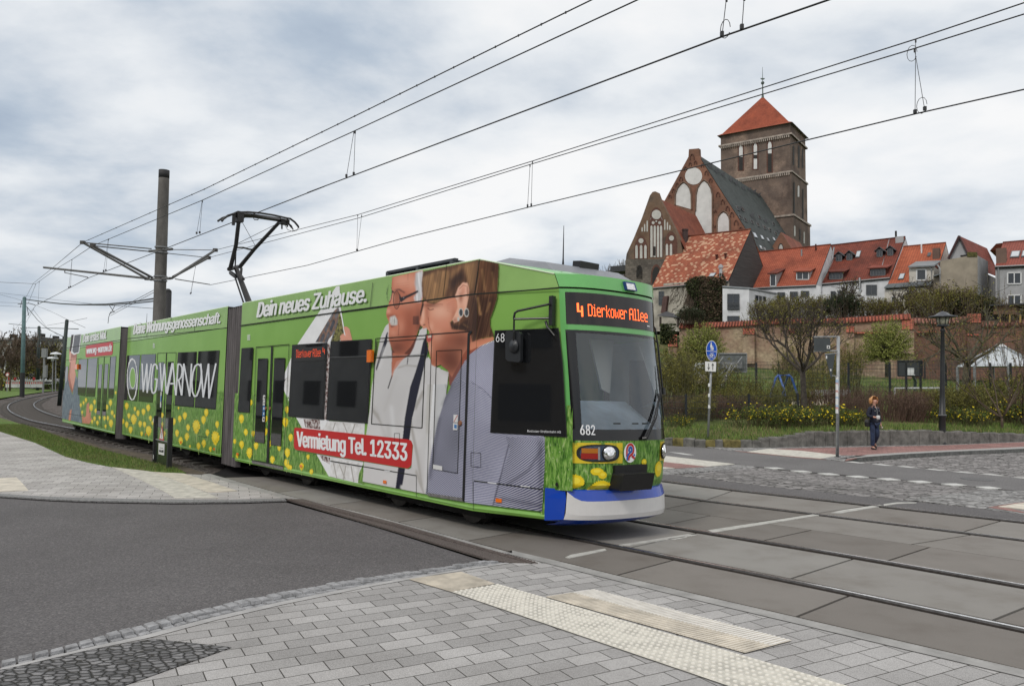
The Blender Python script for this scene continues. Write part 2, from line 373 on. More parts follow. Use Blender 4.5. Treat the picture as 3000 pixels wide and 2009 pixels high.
# band of rough kerb setts between road and pavement: real stones
kb=MB();up_=gp(*road_low);lo_=gp(*kerb_lo)
def along(P,n):
 L_=[0]
 for a,b in zip(P,P[1:]):L_.append(L_[-1]+(b-a).length)
 o=[]
 for i in range(n+1):
  s=L_[-1]*i/n
  for k in range(len(P)-1):
   if s<=L_[k+1]+1e-9:
    o.append(P[k].lerp(P[k+1],(s-L_[k])/(L_[k+1]-L_[k])));break
 return o
rs=random.Random(3);NK=46;ua=along(up_,NK);la=along(lo_,NK)
for i in range(NK):
 a,b,c,d=ua[i],ua[i+1],la[i+1],la[i]
 for(t0,t1,h)in((0.0,.44,.012),(.46,.72,-.004)):
  j=rs.uniform(-.04,.04)
  q=[a.lerp(d,t0),b.lerp(c,t0+j),b.lerp(c,t1+j*.6),a.lerp(d,t1)]
  cen=sum(q,V())/4;q=[p.lerp(cen,.055+rs.uniform(0,.05))for p in q]
  hh=h+rs.uniform(-.006,.008)
  top=[p.lerp(cen,.14)+V((0,0,hh))for p in q];low=[p+V((0,0,hh-.022))for p in q];bot=[p+V((0,0,-.1))for p in q]
  kb.add([*top,cen+V((0,0,hh+.006)),*low,*bot],[(0,1,4),(1,2,4),(2,3,4),(3,0,4)]+[(k,k+5,(k+1)%4+5,(k+1)%4)for k in range(4)]+[(k+5,k+9,(k+1)%4+9,(k+1)%4+5)for k in range(4)])
kb.add([p+V((0,0,-.028))for p in ua]+[p+V((0,0,-.028))for p in la],[(i,i+1,i+NK+2,i+NK+1)for i in range(NK)],1)
solid(kb.build('kerb',[mat('kerb_granite',(.27,.272,.28),.85,var=.28,vscale=9,bump=.6,bscale=45),SOIL]))
kl=MB();m1=[a.lerp(d,.74)for a,d in zip(ua,la)]
kl.add([p+V((0,0,0))for p in m1]+[p+V((0,0,0))for p in la],[(i,i+1,i+NK+2,i+NK+1)for i in range(NK)]);solid(kl.build('kerb_edging',KERBM))
# sett inlay bottom left
sheet('sett_paving',px('Q',(-300,1262),(0,1190),(180,1152),(400,1102),(700,1047),(1058,1086),(820,1170),(550,1266),(100,1500),(-500,1500)),SETT,.003)
# flat edging strip between the pavement and the track slabs, drain grate beside the road
es=gp(*px('Q',(960,292),(1310,392),(1700,482),(2342,655)),*edge_s,(3600,2110))
off=[]
for i,p in enumerate(es):
 d=(es[min(i+1,len(es)-1)]-es[max(0,i-1)]).normalized();n=V((-d.y,d.x,0));off.append((p-n*.0,p-n*.15))
st=MB();k=len(off);st.add([a+V((0,0,.002))for a,b in off]+[b+V((0,0,.002))for a,b in off],[(i,i+1,i+1+k,i+k)for i in range(k-1)]);solid(st.build('edging_strip',mat('edge_concrete',(.29,.285,.275),.85,var=.18,vscale=4,bump=.2,bscale=90)))
sheet('drain_grate',px('Q',(1310,410),(1380,408),(1800,515),(2342,668),(2460,700),(2330,698),(2250,688),(1780,545)),GRATE,.004)
# slot bars of the grate
gb=MB();ga=along(gp(*px('Q',(1320,411),(1800,530),(2440,702))),60)
for a,b in zip(ga,ga[1:]):
 d=(b-a).normalized();n=V((-d.y,d.x,0))
 for t_ in(.25,.75):gb.box(a.lerp(b,t_)+V((0,0,.009)),(.018,.075,.008),0,math.atan2(d.y,d.x))
solid(gb.build('drain_grate_bars',mat('grate_bar',(.13,.105,.095),.7,var=.3,vscale=30)))
# ---------------------------------------------------------------- rails
def spline(P,step=.5):
 P=[V((p[0],p[1],0))for p in P];o=[]
 for i in range(len(P)-1):
  a,b,c,d=P[max(0,i-1)],P[i],P[i+1],P[min(len(P)-1,i+2)];n=max(2,int((c-b).length/step))
  for k in range(n):
   t=k/n;o.append(.5*((2*b)+(c-a)*t+(2*a-5*b+4*c-d)*t*t+(3*b-a-3*c+d)*t*t*t))
 o.append(P[-1]);return o
def offset(P,w):
 o=[]
 for i,p in enumerate(P):
  d=(P[min(i+1,len(P)-1)]-P[max(0,i-1)]).normalized();o.append(p+V((-d.y,d.x,0))*w)
 return o
T1=spline([(-96,190),(-79,142),(-64.7,110.9),(-53.6,88.1),(-45.1,71.5),(-37.6,58),(-32.5,49.7),(-28,43),(-24,37.5),(-20.4,32.9),(-17.1,29.3),(-13.4,25.25),(-8.15,19.2),(-2.42,12.5),(.25,9.5),(1.25,8.45),(2.15,7.55),(2.87,6.79),(3.45,6.14),(3.79,5.76),(5.4,3.95),(9.3,-.6)])
R1=T1;R2=offset(T1,1.46)
T3=spline([(-92,196),(-74,146),(-60,114),(-50,92),(-40,74),(-29,57.5),(-20,44.0),(-12,33.2),(-6,24.2),(-1.2,17.1),(2.45,12.55),(4.03,10.98),(6.02,9.08),(7.6,7.5),(11.5,3.3)])
R3=T3;R4=offset(T3,1.42)
def make_rail(P,label):
 mb=MB();hw=.036
 for w0,w1,z0,z1,mm in((-.036,.036,.012,.012,0),):
  a=offset(P,-hw);b=offset(P,hw);n=len(P)
  a2=offset(P,-hw-.008);b2=offset(P,hw+.008)
  c=offset(P,-.017);d=offset(P,.017);n=len(P);F4=[(i,i+1,n+i+1,n+i)for i in range(n-1)]
  for lo,z0,hi,z1,m_ in((a,.004,c,.017,2),(c,.017,d,.017,0),(d,.017,b,.004,2)):mb.add([p+V((0,0,z0))for p in lo]+[p+V((0,0,z1))for p in hi],F4,m_)
  for s_,s2_ in((a,a2),(b,b2)):mb.add([p+V((0,0,.004))for p in s_]+[p+V((0,0,-.14))for p in s2_],F4,1)
 return tag(mb.build('rail',[STEEL,RUST,mat('rail_flank',(.075,.072,.07),.45,metal=.6,var=.3,vscale=20)]),label,'rail','tram rails')
make_rail(R1,'polished steel rail nearest the grey pavement, first of the four tram rails')
make_rail(R2,'polished steel rail second from the grey pavement, coming out from under the tram')
make_rail(R3,'steel rail third from the grey pavement, inner rail of the far track')
make_rail(R4,'steel rail farthest from the grey pavement, beside the dark asphalt strip')
# dark bedding in which the slabs lie, then the slabs themselves
def cut(P,x0,x1):return[p for p in P if x0<=p.x<=x1]
bd=MB();e1=[p for p in es];A_=along(e1,60);B_=along(offset(cut(R4,-8.5,12),.75),60)
bd.add([p+V((0,0,-.03))for p in A_]+[p+V((0,0,-.03))for p in B_],[(i,i+1,i+62,i+61)for i in range(60)]);solid(bd.build('slab_bedding',BLACK))
def arc(P):
 L_=[0]
 for a,b in zip(P,P[1:]):L_.append(L_[-1]+(b-a).length)
 return L_
def at_s(P,L_,s):
 s=min(max(s,0),L_[-1]-1e-6)
 for k in range(len(P)-1):
  if s<=L_[k+1]:return P[k].lerp(P[k+1],(s-L_[k])/max(1e-9,L_[k+1]-L_[k]))
def near_s(P,L_,q):
 best=min(range(len(P)-1),key=lambda i:min((P[i]-q).length,(P[i].lerp(P[i+1],.5)-q).length))
 a,b=P[best],P[best+1];t=max(0,min(1,(q-a).dot(b-a)/(b-a).length_squared));return L_[best]+t*(L_[best+1]-L_[best])
sl=MB()
def lane(Pa,Pb,joints,ga_,gb_,g=.014,s_lo=None):
 """slabs between curve Pa (near) and Pb (far); joints are pairs of points on both"""
 La,Lb=arc(Pa),arc(Pb)
 for(a0,b0),(a1,b1)in zip(joints,joints[1:]):
  s0,s1=near_s(Pa,La,a0),near_s(Pa,La,a1);u0,u1=near_s(Pb,Lb,b0),near_s(Pb,Lb,b1)
  if s1-s0<.1 or u1-u0<.1:continue
  n=max(2,int((s1-s0)/.6));va=[];vb=[]
  for i in range(n+1):
   t=i/n;va.append(at_s(Pa,La,s0+g+(s1-s0-2*g)*t));vb.append(at_s(Pb,Lb,u0+g+(u1-u0-2*g)*t))
  fa=[a.lerp(b,ga_/max(.2,(b-a).length))for a,b in zip(va,vb)];fb=[b.lerp(a,gb_/max(.2,(b-a).length))for a,b in zip(va,vb)]
  k=n+1;sl.add(fa+fb+[p-V((0,0,.03))for p in fa]+[p-V((0,0,.03))for p in fb],[(i,i+1,i+1+k,i+k)for i in range(n)]+[(i,i+2*k,i+1+2*k,i+1)for i in range(n)]+[(i+k,i+1+k,i+1+3*k,i+3*k)for i in range(n)]+[(0,k,3*k,2*k),(n,2*k+n,3*k+n,k+n)])
G0=lambda k,x,y:on_z(*px(k,(x,y))[0],0)
def jl(P_a,P_b,*pairs):
 return[(G0(*a),G0(*b))for a,b in pairs]
ES=along(e1,80)
lane(ES,R1,[(V((-5.4,14.2,0)),V((-4.2,14.6,0))),(G0('Q',1330,372),G0('Q',1560,345)),(G0('Q',1520,433),G0('Q',1800,398)),(G0('Q',1830,512),G0('Q',2060,478)),(G0('Q',2130,600),G0('Q',2342,560)),(G0('Z',470,598),G0('Z',690,542)),(G0('Z',1300,790),G0('Z',1495,712)),(G0('Z',2500,1070),G0('Z',2700,980)),(V((5.6,1.9,0)),V((6.9,2.2,0)))],.03,.085)
lane(R1,R2,[(V((-6,16.5,0)),V((-5,17.5,0))),(V((-3,13,0)),V((-2,14,0))),(G0('Z',-250,392),G0('Z',150,290)),(G0('Z',490,466),G0('Z',845,408)),(G0('Z',1200,612),G0('Z',1535,535)),(G0('Z',2200,800),G0('Z',2500,690)),(V((5.9,3.4,0)),V((7,4.4,0))),(V((8,.9,0)),V((9.1,1.9,0)))],.115,.115)
mid23=[a.lerp(b,.5)for a,b in zip(along(cut(R2,-8,12),80),along(cut(R3,-7,13),80))]
lane(R2,mid23,[(V((-6,18.3,0)),V((-5,19,0))),(V((-2,13.9,0)),V((-1.2,14.8,0))),(G0('Z',690,362),G0('Z',905,328)),(G0('Z',1140,443),G0('Z',1355,398)),(G0('Z',1705,538),G0('Z',1910,472)),(G0('Z',2480,665),G0('Z',2700,590)),(V((9,2.4,0)),V((10.2,3.4,0)))],.085,.008)
lane(mid23,R3,[(V((-5,19,0)),V((-4,20.5,0))),(V((-1.2,14.8,0)),V((0,15.9,0))),(G0('Z',690,298),G0('Z',890,255)),(G0('Z',1115,358),G0('Z',1400,315)),(G0('Z',1795,455),G0('Z',2060,405)),(G0('Z',2500,545),G0('Z',2700,490)),(V((10.2,3.4,0)),V((11.3,4.3,0)))],.008,.085)
lane(R3,R4,[(V((-6,24,0)),V((-5,25,0))),(V((0,15.6,0)),V((1.1,16.6,0))),(G0('Z',880,250),G0('Z',1060,205)),(G0('Z',1400,312),G0('Z',1620,277)),(G0('Z',2060,400),G0('Z',2235,355)),(G0('Z',2700,495),G0('Z',2850,445)),(V((11,4.0,0)),V((12,5,0)))],.115,.115)
solid(sl.build('track_slabs',SLAB))
# painted stop lines on the slabs
for i,q in enumerate([[('Z',243,520),('Z',262,524),('Z',432,488),('Z',425,480),('Z',270,508)],[('Z',895,396),('Z',920,406),('Z',1410,326),('Z',1380,322)],[('Z',1458,316),('Z',1500,318),('Z',1700,284),('Z',1680,279),('Z',1520,302)],[('Z',1700,284),('Z',1700,276),('Z',1760,268),('Z',1850,268),('Z',1850,271),('Z',1760,274)],[('Z',490,463),('Z',530,466),('Z',845,418),('Z',800,414)],[('Z',712,436),('Z',745,438),('Z',800,428),('Z',790,424)]]):
 sheet('stop_line',[px(*[a[0]],a[1:])[0]for a in q],OLDW,.006)
 # asphalt strip and far cobbles (everything beyond the far rail)
f4=offset(cut(R4,-3,13),.09);f5=offset(cut(R4,-3,13),.95)
as_=MB();k=len(f4);as_.add([p+V((0,0,-.002))for p in f4]+[p+V((0,0,-.002))for p in f5],[(i,i+1,i+1+k,i+k)for i in range(k-1)]);solid(as_.build('track_edge_asphalt',ASPH))
sheet('cobbled_street',px('c',(-700,200),(-300,190),(20,230),(300,215),(610,192),(850,220),(1300,258),(1760,295),(2230,342),(2400,352),(2700,520),(2342,545),(1660,430),(1400,400),(700,320),(18,262),(-700,215)),COBB,-.012)
sheet('granite_apron',px('c',(1560,402),(1700,385),(2100,343),(2480,350),(2700,520),(2342,500),(1900,440)),COBG,.002)
sheet('red_paving',px('c',(2110,455),(2280,428),(2480,410),(2700,470),(2342,492)),REDP,.006)
sheet('tactile_paving',px('c',(2175,452),(2300,432),(2480,415),(2600,440),(2342,470)),TACR,.010)
sheet('granite_apron',px('c',(-600,210),(18,208),(330,190),(480,178),(620,190),(560,205),(230,225),(15,245),(-600,235)),COBG,.002)
sheet('red_paving',px('c',(-600,160),(18,162),(180,178),(310,192),(18,206),(-600,212)),REDP,.006)
sheet('tactile_paving',px('c',(-600,110),(18,122),(250,150),(470,176),(290,192),(18,162),(-600,140)),TACT,.010)
sheet('tactile_paving',px('c',(-300,190),(18,196),(80,202),(18,206),(-300,206)),TACT,.010)
# cycle path crossing the street
sheet('cycle_path',px('c',(-900,10),(20,55),(280,70),(450,82),(560,100),(900,135),(1180,157),(1500,186),(2000,235),(2342,268),(3000,330),(3200,420),(2342,350),(2230,340),(1700,292),(1300,254),(830,216),(620,192),(480,177),(18,122),(-900,60)),ASPH2,.004)
def dash(a,b,w):return[a[:2],b[:2],(b[0]+w,b[1]+14),(a[0]+w+26,a[1]+15)]
for x0,y0,x1,y1 in((660,197,745,197),(830,217,915,217),(1005,235,1090,234),(1190,252,1275,250),(1388,268,1478,266),(1588,284,1680,282),(1805,302,1900,300),(2030,322,2120,320)):
 sheet('lane_dash',px('c',(x0,y0),(x1,y1+1),(x1+52+(x0-660)*.02,y1+10+(x0-660)*.003),(x0+52+(x0-660)*.02,y0+9+(x0-660)*.004)),WPAINT,.009)
for x0,y0 in((1185,160),(1358,176),(1520,190),(1703,208),(1885,225),(2065,240),(2275,262)):
 sheet('lane_dash',px('c',(x0,y0),(x0+50,y0-1),(x0+130+(x0-1185)*.02,y0+10),(x0+80+(x0-1185)*.02,y0+9)),WPAINT,.009)
sheet('lane_line',px('c',(-200,92),(20,95),(120,104),(208,117),(170,117),(18,101),(-200,97)),WPAINT,.009)
sheet('far_cobbled_street',px('c',(1180,156),(1340,143),(1560,126),(1900,104),(2342,88),(3600,60),(3600,330),(3000,325),(2342,262),(1800,212),(1400,176)),COBB,-.06)
mc=MB();c0=gt(*px('c',(2040,273))[0],.009);mc.lathe(c0,[(.33,-.01),(.33,0.001),(.26,.002),(.0,.003)],24);solid(mc.build('manhole_cover',mat('cast_iron',(.09,.088,.088),.6,var=.4,vscale=30,bump=.5,bscale=60)))
# far pavement: kerb, red strip, gravel strip, ivory tactile area
kf=px('c',(1100,148),(1200,143),(1330,131),(1560,114),(1900,96),(2342,78),(3400,52))
kb2=px('c',(1180,140),(1240,128),(1330,117),(1560,103),(1900,86),(2342,66),(3400,42))
kt=MB();a=[gt(*q,.0)for q in kf];b=[gt(*q,.02)for q in kb2]
n=len(a)
kt.add([p+V((0,0,.02))for p in a]+[p+V((0,0,.0))for p in b],[(i,i+1,n+i+1,n+i)for i in range(n-1)]);kt.add([p+V((0,0,.02))for p in a]+[p-V((0,0,.12))for p in a],[(i+1,i,n+i,n+i+1)for i in range(n-1)],1)
solid(kt.build('far_kerb',[mat('kerb_top',(.30,.295,.285),.85,var=.25,vscale=18),mat('kerb_face',(.13,.13,.13),.9,var=.3,vscale=10)]))
sheet('far_pavement',px('c',(290,66),(470,74),(700,66),(1100,62),(1800,48),(2342,30),(3400,4),(3400,46),(2342,70),(1900,90),(1560,107),(1330,122),(1180,156),(900,136),(560,102),(420,84)),REDP,.012)
sheet('gravel_strip',px('c',(290,66),(470,72),(700,62),(1100,56),(1800,42),(2342,24),(3400,-2),(3400,6),(2342,34),(1800,56),(1100,70),(700,78),(560,98),(420,86)),COBG,.016)
sheet('tactile_paving',px('c',(550,98),(690,78),(900,92),(1160,122),(1030,143),(800,124)),TACT,.022)
sheet('granite_apron',px('c',(1030,143),(1160,122),(1330,122),(1200,140),(1180,157),(1080,150)),COBG,.020)
# ---------------------------------------------------------------- near tactile strip: ribbed head, studded field, ribbed field with real relief
def patch(corners,z=.004):return[G0(*c)+V((0,0,z))for c in corners]
tp=MB();A1=patch([('b',-130,205),('b',160,224),('b',440,322),('b',65,392)]);tp.quad(*A1,1)
A2=patch([('b',65,392),('b',470,324),('b',2342,870),('b',2342,1165)]);
A2[2]=A2[1]+(A2[2]-A2[1])*1.6;A2[3]=A2[0]+(A2[3]-A2[0])*1.6
A1[0]=G0('Q',1870,776)+V((0,0,.004));A1[1]=G0('Q',2110,742)+V((0,0,.004))
tp.v=[];tp.f=[];tp.m=[];tp.uv=[]
tp.quad(*A1,1);tp.quad(*A2,0)
A3=patch([('b',850,432),('b',1305,370),('b',3560,880),('b',3030,980)]);A3=patch([('Z',152,700),('Z',375,666),('Z',1280,900),('Z',1065,957)]);tp.quad(*A3,1)
def bil(Q_,u,w):return(Q_[0]*(1-u)+Q_[1]*u)*(1-w)+(Q_[3]*(1-u)+Q_[2]*u)*w
wd=(A2[1]-A2[0]).length;ln=(A2[3]-A2[0]).length;sp=.052;nu=int(wd/sp*1.0);nw=int(ln/sp)
for j in range(nw):
 for i in range(nu):
  p=bil(A2,(i+.5+(.0 if j%2 else .0))/nu,(j+.5)/nw)
  tp.lathe(p,[(.0155,0),(.013,.006),(.008,.008)],7,3)
rng=(A1[3]-A1[0]).length;nr=int(rng/.021)
for j in range(nr):
 a=A1[0].lerp(A1[3],(j+.5)/nr);b=A1[1].lerp(A1[2],(j+.5)/nr);d=(b-a).normalized()
 tp.box((a+b)/2+V((0,0,.002)),((b-a).length*.985,.010,.005),1,math.atan2(d.y,d.x))
rng=(A3[3]-A3[0]).length;nr=int(rng/.034)
for j in range(nr):
 for(t0,t1,mm)in((.01,.53,1),(.55,.99,2)):
  a=A3[0].lerp(A3[3],(j+.5)/nr);b=A3[1].lerp(A3[2],(j+.5)/nr);a,b=a.lerp(b,t0),a.lerp(b,t1);d=(b-a).normalized()
  tp.box((a+b)/2+V((0,0,.002)),((b-a).length,.018,.006),mm,math.atan2(d.y,d.x))
solid(tp.build('tactile_paving',[TACT,TACR,mat('tactile_white',(.64,.62,.58),.8,var=.1,vscale=8),mat('tactile_stud',(.66,.635,.575),.7)]))
# ---------------------------------------------------------------- far left pavement, its tactile strip, lawn strip and ballast
sheet('left_pavement',px('Q',(-500,-62),(0,98),(160,150),(300,214),(400,240),(520,262),(700,283),(850,293),(975,300),(1140,345),(1310,400),(1290,407),(1000,412),(740,410),(400,404),(200,396),(0,384),(-1500,300)),PAVE2,0,.1)
sheet('left_kerb',px('Q',(0,384),(200,396),(400,404),(740,410),(1000,412),(1300,404),(1310,414),(1100,420),(800,423),(400,416),(230,409),(0,394),(-1500,320),(-1500,300)),GRAN,.004)
sheet('tactile_paving',px('Q',(513,263),(560,262),(690,284),(860,345),(1000,404),(800,404),(760,380),(640,320)),TACT,.008)
sheet('tactile_paving',px('Q',(690,284),(840,292),(970,333),(1085,372),(1000,378),(950,378),(800,322)),TACR,.008)
sheet('tactile_paving',px('Q',(-80,318),(0,313),(75,310),(105,340),(130,370),(0,374),(-80,372)),TACR,.008)
bl=MB();a=offset(cut(R1,-96,-4.6),-.75);b=offset(cut(R4,-92,-3),1.2);A_=along(a,90);B_=along(b,90)
bl.add([p+V((0,0,-.10))for p in A_]+[p+V((0,0,-.10))for p in B_],[(i,i+1,i+92,i+91)for i in range(90)]);a2=along(offset(cut(R1,-96,-4.2),-1.5),90)
bl.add([p+V((0,0,-.10))for p in A_]+[p+V((0,0,-.02))for p in a2],[(i+1,i,i+91,i+92)for i in range(90)]);solid(bl.build('ballast',BALL))
sheet('dirt_strip',px('Q',(-300,-12),(-60,20),(0,34),(150,78),(300,120),(480,168),(700,205),(860,262),(960,292),(975,300),(850,294),(700,262),(480,205),(300,165),(120,100),(0,60),(-150,20)),SOIL,-.012)
LAWNP=px('Q',(-300,-10),(-80,22),(0,38),(150,82),(300,135),(480,188),(700,243),(800,268),(850,290),(760,289),(700,284),(520,264),(400,241),(300,215),(160,151),(0,100),(-300,1))
sheet('lawn_strip',LAWNP,grassmat('verge_lawn',(.06,.105,.022),(.13,.21,.04),(.14,.13,.06)),.012)
FARLAWN=[(-98,185),(-82,142),(-67,110),(-56,88),(-47.5,71.5),(-40,58),(-35,50),(-33,45),(-60,45),(-110,80),(-170,180)]
lw=MB();lw.poly([V((x,y,-.03))for x,y in FARLAWN]);solid(lw.build('far_lawn',grassmat('far_lawn',(.07,.12,.025),(.13,.23,.045),(.12,.14,.05))))
sl_mat=mat('sleeper_concrete',(.10,.09,.08),.9,var=.3,vscale=8)
L1=arc(R1);s_end=near_s(R1,L1,V((-6.5,17,0)));sp_=[]
proto=None;i=0;s=s_end
while s>near_s(R1,L1,V((-48,77,0)))and i<100:
 p=at_s(R1,L1,s);q=at_s(R1,L1,s+.1);d=(q-p).normalized();nrm=V((-d.y,d.x,0))
 if proto is None:
  mb=MB();mb.box((0,0,0),(.24,2.4,.12));proto=mb.build('sleeper',sl_mat);o=proto
 else:o=proto.copy();COL.objects.link(o)
 o.location=p+nrm*.73+V((0,0,-.115));o.rotation_euler=(0,0,math.atan2(d.y,d.x))
 tag(o,'dark concrete sleeper under the tram rails in the ballast','sleeper','sleepers of the near track');s-=.68;i+=1
 # ================================================================ tram
class Fr:
 """a car's own frame: s along the car (forward), l away from the near side, z up (the car leans a little into the curve)"""
 def __init__(f,yaw,D,tilt=.02):
  t=R(yaw);f.u=V((math.cos(t),-math.sin(t),0));v=V((math.sin(t),math.cos(t),0))
  f.t=(V((0,0,1))*math.cos(tilt)+v*math.sin(tilt)).normalized();f.l=f.t.cross(f.u).normalized();f.O=v*D
 def w(f,s,l,z):return f.O+f.u*s+f.l*l+f.t*z
 def loc(f,P):
  d=P-f.O;return V((d.dot(f.u),d.dot(f.l),d.dot(f.t)))
 def at(f,x,y,l=0.0):return f.loc(on_plane(x,y,f.O+f.l*l,f.l))
FA=Fr(48.92,5.78);FM=Fr(50.34,5.441);FR=Fr(50.30,5.319)
SB=-7.33
TP=.31
AS0,AS1=-14.74,SB;MS0,MS1=-23.776,-15.756;RS0,RS1=-31.90,-24.0
ZR,ZS=3.3,.25
TRAM=thing('tram','long green articulated tram wrapped in a dandelion meadow and portrait advert, coming round the curve','tram',(0,9.2,0))
WID=2.3
# --- paints
def uvc(t):return t.nodes.new('ShaderNodeUVMap').outputs[0]
def gloss(m,t,b,rough=.28):b.inputs['Roughness'].default_value=rough+.08;b.inputs['Specular IOR Level'].default_value=.3;b.inputs['Coat Weight'].default_value=.10;b.inputs['Coat Roughness'].default_value=.12
def greenmat():
 m,t,b=ntree('tram_green');gloss(m,t,b)
 c=t.nodes.new('ShaderNodeTexCoord');n=node(t,'ShaderNodeTexNoise',Scale=1.2,Detail=4.0);t.links.new(c.outputs['Object'],n.inputs['Vector'])
 t.links.new(ramp(t,n.outputs[0],[(.3,(.195,.385,.075)),(.7,(.235,.44,.10))]),b.inputs['Base Color']);return m
GREEN=greenmat()
GRBLUE=mat('front_green',(.13,.42,.115),.3,var=.06,vscale=2,coat=.4)
GRBAND=mat('roof_panel_green',(.275,.46,.145),.3,var=.06,vscale=2,coat=.3)
def meadow():
 m,t,b=ntree('meadow_print');gloss(m,t,b,.35);u=uvc(t)
 def nz(sc,stretch,det=3,rot=0):
  mp=node(t,'ShaderNodeMapping',Scale=stretch,Rotation=(0,0,rot));t.links.new(u,mp.inputs[0]);n=node(t,'ShaderNodeTexNoise',Scale=sc,Detail=float(det),Roughness=.6,Distortion=.8);t.links.new(mp.outputs[0],n.inputs['Vector']);return n.outputs[0]
 blades=ramp(t,nz(11,(2.8,.62,1),6),[(.32,(.010,.034,.007)),(.42,(.04,.13,.014)),(.49,(.11,.27,.035)),(.57,(.23,.42,.08)),(.67,(.56,.63,.34))])
 blades2=ramp(t,nz(12,(3.2,.8,1),5,.3),[(.36,(.015,.055,.010)),(.50,(.10,.25,.032)),(.68,(.33,.47,.14))])
 g=mix(t,.42,blades,blades2);sp=ramp(t,nz(28,(1.4,.8,1),3),[(.62,(0,0,0)),(.74,(1,1,1))])
 g=mix(t,mix(t,.6,(0,0,0),sp),g,(.62,.66,.42));t.links.new(g,b.inputs['Base Color']);return m
MEAD=meadow()
def paint(name,col,var=.0,rough=.35,vs=5,stretch=(1,1,1)):
 return mat(name,col,rough,var=var,vscale=vs,coat=.05,spec=.35,coord='UV',stretch=stretch)
WHITEP=paint('white_film',(.80,.81,.83),.04);REDF=paint('red_film',(.52,.018,.02));YEL=paint('dandelion_yellow',(.80,.60,.015),.22,vs=18)
YEL2=paint('dandelion_light',(.88,.72,.06));BROWNC=paint('dandelion_heart',(.14,.075,.02));SHADOWF=paint('letter_shadow',(.10,.19,.045))
SKIN1=paint('print_skin',(.62,.235,.145),.14,vs=4);SKIN2=paint('print_skin_light',(.77,.42,.30),.10,vs=5);SKIN3=paint('print_skin_deep',(.40,.125,.08),.15,vs=5)
SKIN4=paint('print_skin_pink',(.70,.32,.23),.08,vs=7);SKIN5=paint('print_skin_brow',(.53,.20,.13),.12,vs=8)
def hairmat(name,stops,rot=0,sc=6.0):
 m,t,b=ntree(name);gloss(m,t,b,.4);mp=node(t,'ShaderNodeMapping',Scale=(7,.55,1),Rotation=(0,0,rot));t.links.new(uvc(t),mp.inputs[0])
 n=node(t,'ShaderNodeTexNoise',Scale=sc,Detail=5.0,Roughness=.62,Distortion=.5);t.links.new(mp.outputs[0],n.inputs['Vector']);t.links.new(ramp(t,n.outputs[0],stops),b.inputs['Base Color']);return m
HAIR=hairmat('print_hair',[(.3,(.018,.008,.005)),(.48,(.075,.032,.018)),(.6,(.17,.075,.034)),(.75,(.46,.26,.12))],.1)
HAIRL=hairmat('print_hair_fringe',[(.3,(.06,.026,.012)),(.45,(.20,.098,.045)),(.58,(.40,.215,.09)),(.74,(.66,.45,.24))],-.12)
HAIRD=hairmat('print_hair_dark',[(.35,(.010,.005,.004)),(.6,(.045,.018,.012)),(.8,(.13,.06,.03))])
GREYH=hairmat('print_grey_hair',[(.3,(.42,.40,.41)),(.6,(.66,.66,.68)),(.75,(.82,.82,.84))],.2,9)
DARKF=paint('print_dark',(.018,.015,.02));NAVY=paint('print_navy',(.022,.022,.05),.2,vs=12)
SHIRT=paint('print_polo',(.66,.655,.66),.09,vs=2.2);SHIRTS=paint('print_polo_grey',(.50,.49,.47),.12,vs=2.5);SHIRTF=paint('print_polo_fold',(.44,.42,.40),.1)
TEETH=paint('print_teeth',(.75,.68,.58));LIP=paint('print_lip',(.50,.075,.065));RING=paint('print_earring',(.60,.58,.54));STONE=paint('print_earring_stone',(.055,.065,.075))
def brickprint():
 m,t,b=ntree('print_building');gloss(m,t,b,.4);mp=node(t,'ShaderNodeMapping',Rotation=(0,0,R(-52)));t.links.new(uvc(t),mp.inputs[0])
 br=node(t,'ShaderNodeTexBrick',Scale=1.0);br.inputs['Brick Width'].default_value=.24;br.inputs['Row Height'].default_value=.13;br.inputs['Mortar Size'].default_value=.024
 br.inputs['Color1'].default_value=(.06,.065,.085,1);br.inputs['Color2'].default_value=(.17,.165,.18,1);br.inputs['Mortar'].default_value=(.21,.13,.10,1);t.links.new(mp.outputs[0],br.inputs['Vector'])
 n=node(t,'ShaderNodeTexNoise',Scale=14.0,Detail=4.0);t.links.new(uvc(t),n.inputs['Vector'])
 t.links.new(mix(t,1.0,br.outputs[0],ramp(t,n.outputs[0],[(.3,(.6,.6,.6)),(.7,(1.4,1.35,1.3))]),'MULTIPLY'),b.inputs['Base Color']);return m
BRPR=brickprint();TREEPR=paint('print_tree',(.16,.15,.045),.9,vs=20);TREEPR.node_tree
DAPP=mat('print_dappled',(.10,.035,.028),.4,col2=(.62,.58,.58),vscale=16,coord='UV',thr=(.42,.6));PANELP=mat('print_balcony',(.62,.61,.60),.4,col2=(.82,.82,.83),vscale=9,coord='UV')
GLASSD=mat('tram_window_glass',(.012,.013,.015),.03,spec=.75);RUBBER=mat('black_rubber',(.014,.014,.015),.55,spec=.35);SEAM=mat('panel_seam',(.010,.012,.008),.8)
FILMW=paint('filmed_window',(.55,.53,.51),.05);ORANGE=mat('orange_lens',(.80,.17,.008),.25,coat=.5);BLUEP=mat('bumper_blue',(.006,.055,.42),.25,coat=.5);WBUMP=mat('bumper_white',(.66,.65,.645),.35,var=.04,vscale=3,coat=.3)
GREYP=mat('roof_grey',(.17,.185,.21),.5,var=.1,vscale=4);DKGREY=mat('underframe',(.018,.017,.017),.85,var=.4,vscale=12);BLKP=mat('black_plastic',(.010,.010,.011),.38,var=.15,vscale=9)
ALU=mat('aluminium',(.45,.45,.45),.4,metal=1.0,var=.15,vscale=12);LED=mat('led_dots',(.9,.12,.02),.5,emit=((1.0,.13,.03),2.6));LEDS=mat('led_dots_side',(.6,.06,.02),.5,emit=((1.0,.10,.03),.75))
